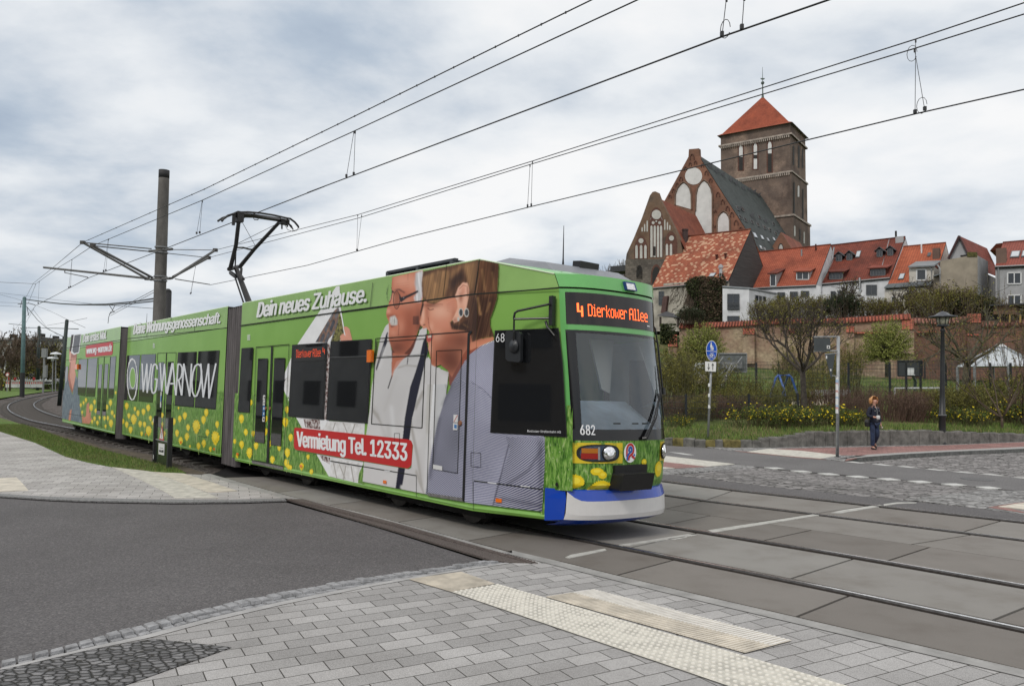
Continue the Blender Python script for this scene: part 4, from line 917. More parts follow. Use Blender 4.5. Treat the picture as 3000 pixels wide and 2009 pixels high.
# ---- the couple: a printed photograph, painted as soft-edged colour areas into one fine colour grid on the film
import numpy as np
PX0,PY0,PW,PH,PS=1060,745,560,790,1.0
yy_,xx_=np.mgrid[0:PH,0:PW].astype(np.float32);xx_+=PX0;yy_+=PY0
IMG=np.ones((PH,PW,3),np.float32)*np.array((.20,.42,.07),np.float32);ALP=np.zeros((PH,PW),np.float32);rp=np.random.RandomState(5)
def blur(M,q):
 if q<.3:return M
 k=int(q*2.5)+1;g_=np.exp(-.5*(np.arange(-k,k+1)/q)**2);g_/=g_.sum()
 P_=np.pad(M,k,mode='edge');P_=sum(g_[i]*P_[i:i+M.shape[0],:]for i in range(2*k+1));return sum(g_[i]*P_[:,i:i+M.shape[1]]for i in range(2*k+1))
def mask(pts):
 M=np.zeros((PH,PW),bool)
 for(x0,y0),(x1,y1)in zip(pts,pts[1:]+pts[:1]):
  if y0==y1:continue
  M^=((y0>yy_)!=(y1>yy_))&(xx_<(x1-x0)*(yy_-y0)/(y1-y0)+x0)
 return M.astype(np.float32)
def noise2(sx_,sy_,sh=0.0,bend=0.0):
 """smooth streaky noise, sx across and sy along the strands"""
 n=rp.rand(64,256).astype(np.float32);u=(xx_-PX0+sh*(yy_-PY0)+bend*(yy_-PY0)**2/400)/sx_;v_=(yy_-PY0)/sy_
 i,j=np.floor(v_).astype(int),np.floor(u).astype(int);fu_,fv_=u-j,v_-i;fu_=fu_*fu_*(3-2*fu_);fv_=fv_*fv_*(3-2*fv_);g_=lambda a,b:n[a%64,b%256]
 return(g_(i,j)*(1-fu_)+g_(i,j+1)*fu_)*(1-fv_)+(g_(i+1,j)*(1-fu_)+g_(i+1,j+1)*fu_)*fv_
PCOL={'SKIN1':(.56,.185,.105),'SKIN2':(.74,.39,.27),'SKIN3':(.30,.08,.045),'SKIN4':(.69,.285,.195),'SKIN5':(.44,.135,.08),'DARKF':(.02,.016,.02),'NAVY':(.010,.010,.028),'SHIRT':(.64,.63,.635),'SHIRTS':(.52,.51,.49),'SHIRTF':(.44,.42,.40),'WHITEP':(.78,.79,.81),'TEETH':(.72,.65,.55),'LIP':(.48,.08,.07),'RING':(.58,.56,.52),'STONE':(.06,.065,.075),'GREYH':(.66,.65,.67),'HAIR':(.12,.052,.026),'HAIRL':(.32,.17,.075),'HAIRD':(.040,.016,.011)}
def paint_(pts,col,q=2.0,al=1.0):
 global IMG,ALP
 M=blur(mask(pts),q)*al;C_=np.array(PCOL[col],np.float32)[None,None,:]*np.ones((PH,PW,1),np.float32)
 if col in('HAIR','HAIRL','HAIRD'):t_=(.34*noise2(1.5,120,.12,.10)+.33*noise2(3.0,80,.10,.13)+.33*noise2(9,60,.05,.16))[...,None];C_=C_*(.2+1.6*t_)+np.array((.35,.20,.10))*np.clip(t_-.62,0,1)*(2.6 if col!='HAIRD' else 1.2)
 elif col=='GREYH':C_=C_*(.62+.7*noise2(3,40,-.1)[...,None])
 elif col.startswith('SKIN'):C_=C_*(.90+.2*noise2(22,26)[...,None])*(.95+.1*noise2(4,4)[...,None])
 elif col.startswith('SHIRT'):C_=C_*(.93+.14*noise2(40,60,.3)[...,None])
 IMG=IMG*(1-M[...,None])+C_*M[...,None];ALP=np.maximum(ALP,M)
def S2(k,c,*pts,q=None,al=1.0):paint_(px(k,*pts),c,q if q is not None else(1.8 if c.startswith(('SKIN','SHIRT'))else 3.2 if c in('HAIRL','HAIRD')else 1.2 if c.startswith(('HAIR','GREY'))else .6),al)
def L2(k,a,b,wd_,c,al=1.0,q=.6):
 (x0,y0),(x1,y1)=px(k,a,b);L_=math.hypot(x1-x0,y1-y0);nx_,ny_=-(y1-y0)/L_*wd_/2,(x1-x0)/L_*wd_/2;paint_([(x0+nx_,y0+ny_),(x1+nx_,y1+ny_),(x1-nx_,y1-ny_),(x0-nx_,y0-ny_)],c,q,al)
def E2(k,cx_,cy_,rx_,ry_,c,q=.6,al=1.0):sc_=CR[k][2];paint_(ell(*px(k,(cx_,cy_))[0],rx_/sc_,ry_/sc_),c,q,al)
def ring2(k,cx_,cy_,rx_,ry_,th,c):
 global IMG,ALP
 sc_=CR[k][2];o=px(k,(cx_,cy_))[0];M=blur(np.clip(mask(ell(*o,rx_/sc_,ry_/sc_,30))-mask(ell(*o,rx_/sc_-th,ry_/sc_-th,30)),0,1),.5);IMG=IMG*(1-M[...,None])+np.array(PCOL[c])*M[...,None];ALP=np.maximum(ALP,M)
S2('N','SHIRT',(262,445),(236,470),(210,530),(188,640),(162,800),(150,930),(128,1080),(112,1325),(200,1350),(330,1372),(455,1388),(470,1300),(488,1180),(530,1000),(560,860),(574,790),(575,750),(530,690),(500,690),(460,640),(455,560),(420,520),(330,620),(270,600))
S2('N','SHIRTF',(165,905),(200,945),(222,1010),(205,985),(168,935))
S2('N','SHIRTF',(380,985),(420,1180),(438,1330),(430,1330),(405,1180),(368,1000))
S2('N','SHIRTS',(470,690),(495,690),(480,1000),(462,1130),(455,1000))
S2('N','SHIRTF',(395,900),(440,810),(448,830),(402,930))
S2('N','WHITEP',(500,760),(520,735),(560,790),(570,850),(520,1000),(485,1150),(478,1000))
S2('N','SHIRTF',(405,1240),(432,1310),(452,1385),(446,1385),(420,1320),(398,1260))
S2('N','SHIRT',(430,600),(420,690),(350,690),(300,700),(275,755),(268,775),(330,680),(395,640))
S2('N','SHIRTF',(300,702),(350,686),(415,692),(418,684),(350,678),(310,690))
L2('N',(275,735),(252,808),3.2,'DARKF')
L2('N',(360,642),(356,676),2.6,'DARKF')
S2('N','NAVY',(244,510),(252,500),(247,560),(190,712),(186,700),(200,650))
S2('N','NAVY',(455,535),(472,600),(455,655),(410,850),(395,920),(383,965),(365,1105),(345,1240),(332,1318),(325,1350),(336,1362),(292,1352),(308,1230),(330,1090),(343,965),(372,800),(400,720),(424,640),(440,560))
S2('N','SHIRT',(318,1345),(320,1328),(335,1330),(332,1358))
def stripes2(k,pts,slope,per=5.0,shade=1.0,q=.8,light=(.60,.61,.70),dark=(.045,.045,.15),bow=None):
 """striped jersey: the stripe phase follows a slope that may differ left and right of bow"""
 global IMG,ALP
 M=blur(mask(px(k,*pts)),q)[...,None];dx_=xx_-(bow or 1370);sl=slope if callable(slope)else(lambda y:slope);g_=sl(yy_)*dx_ if bow is None else .30*np.maximum(dx_,0)+1.1*np.maximum(-dx_,0)
 ph=(yy_-g_+3.0*noise2(60,50)+1.2*noise2(16,14))/per;t_=np.clip(.5+.75*np.sin(ph*2*np.pi),0,1)[...,None];sh_=(shade*(.82+.36*noise2(70,90)))[...,None];C_=(np.array(dark)*(1-t_)+np.array(light)*t_)*sh_;IMG=IMG*(1-M)+C_*M;ALP=np.maximum(ALP,M[...,0])
S2('N','SKIN3',(575,690),(640,560),(713,535),(765,572),(690,650),(640,750),(608,805),(580,790))
tor=lambda y:np.clip(.40-(y-1150)/300*.28,.10,.40)
stripes2('N',((700,620),(830,545),(880,620),(1000,800),(1060,1010),(1100,1070),(1100,1200),(1085,1400),(1080,1478),(900,1452),(655,1428),(455,1386),(470,1250),(492,1120),(520,990),(560,860),(605,765),(650,690)),tor,4.9)
stripes2('N',((690,625),(760,575),(830,545),(815,860),(770,820),(690,765)),-.85,5.6);stripes2('N',((640,760),(625,752),(650,690),(672,650),(672,770)),-.85,5.4,.85)
stripes2('N',((600,772),(672,770),(672,860),(662,1000),(655,1410),(455,1386),(475,1250),(500,1130),(520,1010),(560,860)),0,4.6,.82,bow=1332);stripes2('N',((492,1242),(630,1268),(655,1400),(655,1425),(500,1395),(455,1386),(475,1300)),.75,5.4,.8)
stripes2('N',((888,1070),(1090,1068),(1100,1120),(1098,1250),(1085,1478),(820,1440),(838,1330),(880,1230),(912,1140)),lambda y:np.clip(-.62+(y-1290)/220*.5,-.62,-.1),4.6,.74)
for p0,p1,w_,al in(((905,1110),(848,1330),3,.8),((848,1330),(818,1440),3,.8),((700,770),(770,815),2,.6),((770,815),(815,862),2,.6),((890,1330),(1010,1250),7,.5),((1010,1250),(1085,1130),6,.5),((860,1400),(1080,1440),9,.45),((1075,1090),(1080,1470),12,.5),((530,960),(475,1300),9,.45),((600,780),(545,900),8,.4)):L2('N',p0,p1,w_,'NAVY',al,w_*.45)
L2('N',(735,583),(830,548),2.0,'WHITEP',.9,.8);paint_(px('N',(514,604),(650,598),(627,1265),(493,1240)),'STONE',.6,.30);paint_(px('V',(1300,370),(1692,345),(1662,1053),(1275,1022)),'STONE',.6,.10)
CR['f']=(1060,745,2.357);PCOL.update({'MID':(.58,.19,.11),'HI':(.80,.39,.27),'SH':(.32,.085,.045),'DP':(.13,.036,.022),'WMID':(.65,.25,.15),'WHI':(.84,.48,.35),'GREYM':(.55,.52,.49)})
def blob(pts,items):
 """soft patches of tone inside an outline"""
 global IMG
 M0=blur(mask(px('f',*pts)),1.0)
 for x,y,rx_,ry_,c,al in items:
  (u_,v_),=px('f',(x,y));M=M0*al*np.exp(-.5*(((xx_-u_)/(rx_/2.357*.75))**2+((yy_-v_)/(ry_/2.357*.75))**2));IMG=IMG*(1-M[...,None])+np.array(PCOL[c],np.float32)*M[...,None]
def F2(c,*pts,q=1.0,al=1.0):paint_(px('f',*pts),c,q,al)
def V2(c,w_,al,*pts,q=.7):
 for p0,p1 in zip(pts,pts[1:]):L2('f',p0,p1,w_,c,al,q)
MAN=((208,155),(422,105),(425,300),(402,400),(405,470),(380,560),(335,640),(285,690),(240,690),(203,640),(184,580),(188,510),(185,470),(168,430),(165,400),(180,350),(205,270),(203,220))
F2('DP',(205,640),(330,600),(390,560),(420,560),(330,700),(240,740),(215,800),(205,830),(208,720));F2('MID',(215,680),(320,690),(270,740),(225,800),(205,860),(208,720),al=.8);F2('SHIRT',(400,520),(450,480),(450,560),(425,600),(400,680),(330,700),(360,640));F2('NAVY',(428,590),(455,560),(450,640),(430,700),(410,680))
F2('HAIRD',(395,335),(440,325),(430,420),(410,500),(392,540),(385,440));F2('MID',*MAN)
blob(MAN,[(285,185,70,50,'HI',.75),(215,300,16,50,'HI',.6),(183,392,16,18,'HI',.8),(310,340,55,40,'HI',.55),(350,200,30,60,'HI',.5),(270,400,40,60,'MID',.4),(335,480,50,110,'SH',.75),(250,640,80,60,'DP',.85),(310,580,60,60,'SH',.8),(205,425,36,12,'SH',.8),(392,470,22,100,'DP',.7),(240,262,40,16,'SH',.6),(300,280,40,14,'SH',.35),(215,545,30,35,'HI',.45),(207,590,30,30,'SH',.5),(330,400,60,60,'SH',.25),(270,500,24,50,'HI',.3),(206,200,10,60,'SH',.4)])
V2('DP',2.2,.55,(243,440),(256,500),(252,560));V2('DP',1.2,.5,(320,120),(318,180));
for y in(215,232,250):V2('SH',1.0,.35,(240,y-10),(330,y-22))
F2('GREYH',(372,128),(424,108),(420,285),(404,332),(368,325),(360,296),(378,270),(366,200),q=2.2);F2('DARKF',(214,247),(258,236),(300,262),(296,270),(256,248),q=1.4,al=.75)
F2('GREYM',(194,432),(228,421),(246,452),(246,488),(226,492),(204,492),(190,468),q=1.2);V2('WHITEP',1.6,.7,(205,438),(200,470));V2('WHITEP',1.6,.7,(218,432),(216,478));V2('WHITEP',1.6,.6,(232,436),(234,484));V2('DARKF',1.5,.5,(226,440),(224,480));F2('DP',(196,492),(236,494),(206,505),al=.8)
F2('DP',*ell(240,315,19,58),q=1.5,al=.45);F2('WHITEP',*ell(189,270,15,56),al=.25)
for c_,ry_ in(((189,270,20),62),((240,315,24),64)):o_=px('f',c_[:2])[0];M=blur(np.clip(mask(ell(*o_,c_[2]/2.357,ry_/2.357,30))-mask(ell(*o_,c_[2]/2.357-1.9,ry_/2.357-1.9,30)),0,1),.5)[...,None];IMG=IMG*(1-M)+np.array(PCOL['DARKF'])*M;ALP=np.maximum(ALP,M[...,0])
F2('DARKF',(204,246),(224,258),(222,268),(206,262));F2('DARKF',(258,268),(272,296),(300,288),(388,247),(390,262),(305,306),(270,332),(262,320));V2('WHITEP',1.4,.9,(286,300),(292,297))
WOM=((425,330),(440,290),(560,300),(660,280),(680,340),(650,420),(612,470),(640,515),(770,530),(760,600),(700,690),(645,800),(622,845),(590,800),(540,762),(505,775),(482,762),(468,700),(455,620),(447,575),(466,540),(445,507),(425,514),(404,484),(400,462),(416,400),(430,345))
F2('SHIRT',(455,700),(520,780),(600,810),(590,896),(430,896),(440,760));F2('WMID',*WOM);F2('WMID',(745,590),(912,568),(912,592),(745,664))
blob(WOM,[(545,395,75,60,'WHI',.8),(423,420,12,60,'WHI',.9),(412,470,10,16,'WHI',.7),(452,400,14,60,'SH',.5),(478,352,50,14,'DP',.7),(560,480,70,50,'SKIN4',.5),(480,500,16,30,'WHI',.5),(610,590,110,50,'SH',.7),(600,720,70,100,'DP',.85),(540,690,50,60,'SH',.7),(690,600,70,80,'DP',.7),(470,650,16,40,'WHI',.6),(520,560,40,40,'WHI',.35),(610,350,40,40,'SKIN4',.5),(640,430,20,50,'SH',.5),(650,760,40,60,'DP',.6),(500,740,30,30,'SH',.6)])
F2('DP',(512,662),(688,658),(640,800),(612,840),(575,790),(530,730),q=10,al=.55);V2('DP',2.6,.9,(455,372),(470,384),(498,378));V2('SH',2,.6,(452,350),(500,340),(560,345));V2('SH',2.4,.8,(458,430),(464,495),(484,545));V2('DP',3.5,.9,(424,488),(438,484));V2('SH',2,.5,(402,486),(424,512))
for i in range(6):V2('SH',1.0,.45,(585,345+i*9),(640,322+i*17))
F2('LIP',(446,556),(492,546),(492,572),(484,592),(462,608),(450,594));F2('TEETH',(454,564),(486,554),(484,571),(458,577));V2('DP',1.4,.7,(446,556),(492,546))
HRB=((425,115),(715,55),(812,33),(947,62),(942,180),(936,300),(912,380),(888,440),(888,490),(908,540),(912,568),(830,578),(762,606),(752,545),(700,522),(622,517),(610,470),(640,440),(690,380),(640,292),(560,312),(500,346),(452,334),(420,300),(413,200))
F2('HAIR',*HRB);F2('HAIRL',(418,160),(520,112),(600,110),(598,190),(568,300),(520,330),(470,333),(425,290),q=3);F2('HAIRL',(700,72),(792,48),(784,160),(764,275),(738,200),q=4,al=.9);F2('HAIRL',(560,180),(620,110),(700,70),(640,150),(600,250),q=4,al=.6);F2('HAIRD',(600,180),(690,110),(712,170),(650,212),(610,268),q=5,al=.9);F2('HAIRD',(750,290),(935,285),(884,450),(905,562),(764,598),(748,450),q=7,al=.85);F2('HAIRD',(610,466),(660,492),(742,440),(756,540),(690,524),(622,516),q=3,al=.95);F2('HAIRD',(870,60),(947,62),(940,200),(900,150),q=7,al=.7);F2('HAIRD',(500,112),(528,106),(520,200),(500,190),q=4,al=.7)
for p0,p1,w_,al in(((800,295),(818,420),16,.75),((862,400),(886,330),10,.6),((900,120),(915,260),14,.4),((830,100),(850,250),16,.4),((700,480),(735,505),8,.4)):L2('f',p0,p1,w_/2.357,'HAIRL',al,1.8)
EAR=((642,292),(664,232),(698,194),(730,198),(742,240),(736,300),(720,380),(692,432),(665,462),(640,472),(624,452),(640,420),(662,370),(656,320))
F2('WHI',*EAR);blob(EAR,[(700,250,14,40,'SKIN4',.8),(684,300,14,34,'SH',.75),(735,260,8,70,'SH',.5),(690,390,20,40,'WMID',.6),(645,455,16,20,'SH',.6)]);V2('SH',2,.7,(672,240),(700,212),(726,222),(730,290))
for x in(684,723):F2('RING',*ell(x,402,17,31),q=.5);F2('STONE',*ell(x+1,402,12,24),q=.4)
F2('RING',*ell(667,446,8,15),q=.6)
for p0,p1,w_ in(((250,1000),(280,1210),7),((300,740),(230,930),6),((180,900),(260,1130),8),((520,800),(485,1080),7),((420,1130),(440,1360),6),((200,1100),(300,1160),6)):L2('N',p0,p1,w_,'SHIRTF',.3,3.5)
for p0,p1,w_ in(((232,580),(205,700),7),((270,900),(290,1100),9),((470,1050),(455,1350),7)):L2('N',p0,p1,w_,'WHITEP',.55,4)
def colour_grid(name,s0,s1,z0,z1,f,st_=.0068,lift=.0115):
 """the painted photograph as a grid of coloured vertices on the car side"""
 ns,nz=int((s1-s0)/st_),int((z1-z0)/st_);S_g,Z_g=np.meshgrid(np.linspace(s0,s1,ns+1),np.linspace(z0,z1,nz+1));o=np.array(f(0,0));du=np.array(f(1,0))-o;dv=np.array(f(0,1))-o;W_=o+S_g[...,None]*du+Z_g[...,None]*dv
 D_=W_-np.array(CAM);w_=D_@np.array(_F);X_=CX+FPX*(D_@np.array(_R))/w_-PX0;Y_=CY-FPX*(D_@np.array(_U))/w_-PY0;ok=(X_>0)&(X_<PW-2)&(Y_>0)&(Y_<PH-2);X_=np.clip(X_,0,PW-2);Y_=np.clip(Y_,0,PH-2);i,j=Y_.astype(int),X_.astype(int);a,b=(Y_-i)[...,None],(X_-j)[...,None]
 C_=(IMG[i,j]*(1-b)+IMG[i,j+1]*b)*(1-a)+(IMG[i+1,j]*(1-b)+IMG[i+1,j+1]*b)*a;A_=ALP[i,j]*ok;I_=np.arange((ns+1)*(nz+1)).reshape(nz+1,ns+1);Q_=np.stack([I_[:-1,:-1],I_[:-1,1:],I_[1:,1:],I_[1:,:-1]],-1).reshape(-1,4);keep=(A_[:-1,:-1]>.5).reshape(-1)&(A_[1:,1:]>.5).reshape(-1);Q_=Q_[keep];used,inv=np.unique(Q_,return_inverse=True);Q_=inv.reshape(-1,4);vs=W_.reshape(-1,3)[used]-np.array(TRAM.location)
 me=bpy.data.meshes.new(name);me.from_pydata(vs.tolist(),[],Q_.tolist());at_=me.color_attributes.new('print','FLOAT_COLOR','POINT');at_.data.foreach_set('color',np.concatenate([C_.reshape(-1,3)[used],np.ones((len(used),1))],1).astype(np.float32).ravel());me.materials.append(PRINT);ob=bpy.data.objects.new(name,me);COL.objects.link(ob);ob.parent=TRAM;return ob
PRINT,t_p,b_p=ntree('printed_photograph');gloss(PRINT,t_p,b_p,.35);at_n=t_p.nodes.new('ShaderNodeVertexColor');at_n.layer_name='print';t_p.links.new(at_n.outputs[0],b_p.inputs['Base Color'])
LG=.0122
colour_grid('portrait_print',-11.2,SB,.34,ZR,lambda s_,z_:FA.w(s_,-LG,z_));colour_grid('portrait_print',SB,-6.3,.34,3.28,lambda s_,z_:FA.w(s_,(s_-SB)*TP,z_)-NT*LG)
w.k=max(w.k,int((LG+.0008-.004)/.00008))
# vent louvres printed over, louvre slots
for i in range(10):Ln('A',(572,926+i*13),(662,922+i*13),1.15,DARKF)
for i in range(8):Ln('F',(165,5+i*8),(197,2+i*8),1.0,WHITEP)
# banners and lettering
S_('V',SHADOWF,(690,1056),(1560,1146),(1594,1184),(1580,1356),(1560,1368),(702,1226),(684,1200),(684,1070));S_('V',REDF,(697,1050),(1553,1140),(1580,1150),(1591,1180),(1583,1330),(1570,1352),(1550,1363),(706,1222),(688,1212),(681,1190),(682,1070),(687,1055))
w_art=w
ad=w.mb.build('advert_wrap',w.mats,TRAM)
def lettering(wr,txt,k,tl,tr,br,bl,m,lift,name='lettering',bold=.02,shear=0.0,parent=None,space=1.0,shadow=None,fat=.0):
 q=px(k,tl,tr,br,bl);mb=MB()
 if shadow:
  s_=[(x+shadow[0],y+shadow[1])for x,y in q];[text_on(mb,txt,*[wr.P(x+fx*fat,y,lift-.0012+.00008*i)for x,y in s_],1,bold,shear,space=space)for i,fx in enumerate((-1,-.33,.33,1)if fat else(0,))]
 for i,fx in enumerate((-1,-.66,-.33,0,.33,.66,1)if fat else(0,)):text_on(mb,txt,*[wr.P(x+fx*fat,y+(fat*.4 if i%2 else-fat*.4),lift+.00008*i)for x,y in q],0,bold,shear,space=space)
 return mb.build(name,[m,SHADOWF],parent or TRAM)
top_l=.004+.00008*w.k+.0015
lettering(w,'Vermietung Tel. 12333','V',(706,1080),(1546,1172),(1546,1304),(706,1192),WHITEP,top_l,parent=ad,bold=.012,space=.97,fat=1.8)
lettering(w,'Dein neues Zuhause.','V',(408,96),(1242,-38),(1234,88),(398,208),WHITEP,top_l,parent=ad,bold=.012,shear=.16,space=.95,shadow=(1.8,2.4),fat=1.7)
# ---- seams, doors, windows
w=Wrap(FA);w.k=w_art.k+4
for a,b,wd_ in(((704,954),(1000,913),3.4),((1000,913),(1384,862),3.8),((1384,862),(1636,844),3.8)):w.line(a,b,wd_,SEAM)
w.line((1405,760),(1390,862),2.6,SEAM);w.line((1308,776),(1298,870),1.2,SEAM);w.line((1092,828),(1084,900),1.2,SEAM);w.line((927,850),(920,905),1,SEAM)
for a,b,wd_ in(((960,1305),(1620,1418),2.6),((1730,0),(1728,0),1)):
 if b[0]<1700:Ln('V',a,b,wd_)
Ln('N',(715,1305),(1090,1352),3.2);Ln('N',(713,1310),(713,1462),1.2);Ln('N',(405,1280),(405,1392),1.2);Ln('N',(286,1049),(314,1049),1);Ln('N',(286,1049),(286,1100),1);Ln('N',(314,1049),(314,1100),1)
for a,b in(((700,1152),(753,1156)),((753,1156),(753,1232)),((753,1232),(700,1228)),((700,1228),(700,1152))):Ln('N',a,b,1.1)
for a,b in(((790,1314),(838,1320)),((970,1333),(1018,1338)),((232,1250),(262,1254))):Ln('N',a,b,2.2,WHITEP)
w.mb.build('panel_seam',w.mats,bodyF)
base_l=w.k
def window(wr,k,pts,frame=3.0,name='window',parent=None,glass=None,lift=None,extra=None):
 g_=px(k,*pts);cx_=sum(p[0]for p in g_)/len(g_);cy_=sum(p[1]for p in g_)/len(g_);mb=MB();L0=lift or .004+.00008*(base_l+2)
 wr.mats_=None
 ww=Wrap(wr.fr);ww.mats=[RUBBER,glass or GLASSD]
 ww.shape(g_,RUBBER,L0)
 q=[(x+(cx_-x)/max(1,math.hypot(cx_-x,0.001))*frame if abs(cx_-x)>1 else x,y+math.copysign(frame*.8,cy_-y))for x,y in g_]
 ww.shape(q,glass or GLASSD,L0+.0015)
 o=ww.mb.build(name,ww.mats,parent or TRAM);return o,L0+.0015
window(w,'F',((103,148),(232,140),(190,853),(62,843)),1.5)
wd2,l2=window(w,'V',((668,418),(938,400),(910,990),(637,965)),4);wd3,l3=window(w,'V',((962,392),(1280,373),(1247,1018),(928,992)),4)
ww=Wrap(FA);ww.line(*px('V',(960,520),(1272,510)),3.0,RUBBER,l3+.002);ww.line(*px('V',(668,548),(925,540)),2.0,RUBBER,l3+.002);ww.line(*px('V',(960,514),(1270,504)),.8,ALU,l3+.003);ww.mb.build('window_bar',ww.mats,wd3)
# side destination display behind the glass
ww=Wrap(FA);ww.shape(px('V',(686,442),(922,428),(918,532),(684,542)),mat('display_back',(.022,.020,.021),.35),l2+.002);sdo=ww.mb.build('side_display',ww.mats,TRAM)
mb=MB()
def led_side(txt,k,tl,tr,br,bl):
 q=px(k,tl,tr,br,bl);dots,wid=led_text(txt);P_=[V((*p,0))for p in q]
 for x,y in dots:
  def at(u,v_):p=(P_[3]*(1-u)+P_[2]*u)*(1-v_)+(P_[0]*(1-u)+P_[1]*u)*v_;return wa.P(p.x,p.y,l2+.006)
  u0,u1,v0,v1=(x+.08)/wid,(x+.92)/wid,(y+.1)/9,(y+.9)/9;mb.add([at(u0,v0),at(u1,v0),at(u1,v1),at(u0,v1)],[(0,1,2,3)])
led_side('Dierkower','V',(700,456),(820,452),(818,510),(700,516));led_side('Allee','V',(826,450),(888,446),(887,506),(826,510));led_side('4','V',(902,438),(918,437),(918,488),(903,490));mb.build('led_lettering',LEDS,sdo)
# film-covered window: only its outline shows
def outline(wr,k,pts,wd_,name,parent,lift,m=RUBBER):
 ww=Wrap(wr.fr);q=px(k,*pts)
 for a,b in zip(q,q[1:]+q[:1]):ww.line(a,b,wd_,m,lift)
 return ww.mb.build(name,ww.mats,parent)
LO=.004+.00008*(base_l+2)
o=outline(w,'V',((1308,370),(1692,345),(1662,1053),(1275,1022)),2.4,'window',TRAM,LO,SEAM);o['label']='window covered by the printed film'
ww=Wrap(FA);ww.line(*px('V',(1300,518),(1680,500)),2.2,SEAM,LO);ww.line(*px('V',(1318,395),(1690,372)),1.8,SEAM,LO);ww.line(*px('V',(1318,395),(1313,505)),2.0,SEAM,LO);ww.line(*px('V',(1305,508),(1680,492)),.9,ALU,LO);ww.mb.build('window_bar',ww.mats,o)
# passenger double door
dr=[]
for nm,pts,win in(('door',((262,135),(428,128),(376,1395),(215,1370)),((283,262),(391,260),(352,1188),(243,1172))),('door',((442,126),(622,110),(560,1440),(396,1402)),((461,256),(580,254),(533,1220),(420,1203)))):
 o=outline(w,'F',pts,1.1,nm,TRAM,LO,SEAM);dr.append(o);window(w,'F',win,1.0,'door_window',o)
ww=Wrap(FA);ww.shape(px('F',(426,130),(444,128),(398,1402),(374,1396)),RUBBER,LO+.002);ww.mb.build('door_gasket',ww.mats,dr[0])
ww=Wrap(FA);ww.shape(px('F',(214,1372),(560,1440),(555,1476),(214,1404)),ALU,LO);ww.line(*px('F',(214,1372),(560,1440)),2,RUBBER,LO+.003);ww.mb.build('door_step',[mat('step_grey',(.16,.155,.15),.6,var=.3,vscale=20),RUBBER],TRAM)
ww=Wrap(FA);ww.line(*px('F',(258,140),(626,106)),2.0,SEAM,LO);ww.mb.build('door_rail',ww.mats,TRAM)
for x,y,o in((370,806,dr[0]),(416,808,dr[1])):
 mb=MB();mb.lathe(wa.P(*px('F',(x,y))[0],LO),[(.030,0),(.026,.012),(.012,.014),(.012,.010),(0,.010)],14,0,(FA.u,FA.t,-FA.l));mb.build('door_button',mat('button_brown',(.25,.11,.06),.4),o)
stk=[mat('sticker_white',(.66,.66,.66),.4),mat('sticker_blue',(.05,.19,.45),.4),SEAM]
for i,(mm,y0,y1)in enumerate(((0,662,715),(0,722,772),(1,780,830),(1,838,890),(0,898,950))):
 ww=Wrap(FA);s=(y0-662)/288*-8;ww.shape(px('F',(340+s,y0),(362+s,y0),(360+s,y1),(336+s,y1)),stk[mm],LO+.008);ww.shape(px('F',(346+s,y0+14),(356+s,y0+14),(355+s,y1-12),(345+s,y1-14)),stk[2 if mm==0 else 0],LO+.009);ww.mb.build('door_sticker',ww.mats,dr[0])
 # driver's door near the nose, partly over the printed film
o=outline(w,'N',((488,515),(690,500),(664,1402),(462,1372)),1.5,'door',TRAM,LO,SEAM);o['label']="driver's door under the striped print"
ww=Wrap(FA);ww.shape(px('N',(692,500),(705,498),(704,506),(694,520),(664,1418),(652,1414),(682,512)),RUBBER,LO+.002);ww.shape(px('N',(455,514),(705,496),(705,500),(455,519)),RUBBER,LO+.003);ww.mb.build('door_gasket',ww.mats,o)
outline(w,'N',((514,604),(650,598),(627,1265),(493,1240)),1.6,'door_window',o,LO+.002,SEAM)
ww=Wrap(FA);ww.shape(px('N',(466,1370),(664,1400),(662,1418),(466,1386)),MATS['step_grey'],LO+.002);ww.mb.build('door_step',ww.mats,o)
mb=MB();mb.lathe(wa.P(*px('N',(643,994))[0],LO),[(.034,0),(.03,.012),(.014,.014),(0,.012)],14,0,(FA.u,FA.t,-FA.l));mb.build('door_button',MATS['button_brown'],o)
for(x0,y0,x1,y1),mm in(((606,948,630,990),0),((604,993,628,1032),0)):
 ww=Wrap(FA);ww.shape(px('N',(x0,y0),(x1,y0+1),(x1-1,y1),(x0-1,y1-1)),stk[0],LO+.004)
 if y0<960:ww.line(*px('N',(x0+2,y1-3),(x1-2,y0+3)),1.6,REDF,LO+.005)
 else:ww.shape(px('N',(x0+6,y0+8),(x1-4,y0+10),(x1-5,y1-8),(x0+5,y1-12)),stk[1],LO+.005)
 ww.mb.build('door_sticker',ww.mats,o)
ww=Wrap(FA);ww.shape(px('N',(496,1217),(545,1226),(545,1250),(495,1241)),stk[0],LO+.004);ww.mb.build('door_sticker',ww.mats,o)
# big dark driver's side window on the tapered nose with its lettering
sw,lsw=window(w,'D',((133,48),(640,28),(672,300),(705,893),(97,858)),3.5,'driver_window');
lettering(w,'68','N',(836,511),(882,510),(881,556),(835,556),WHITEP,lsw+.004,'fleet_number',.01,parent=sw)
lettering(w,'Rostocker Stra\u00dfenbahn AG','D',(392,834),(657,843),(657,861),(392,852),WHITEP,lsw+.004,'lettering',.015,parent=sw)
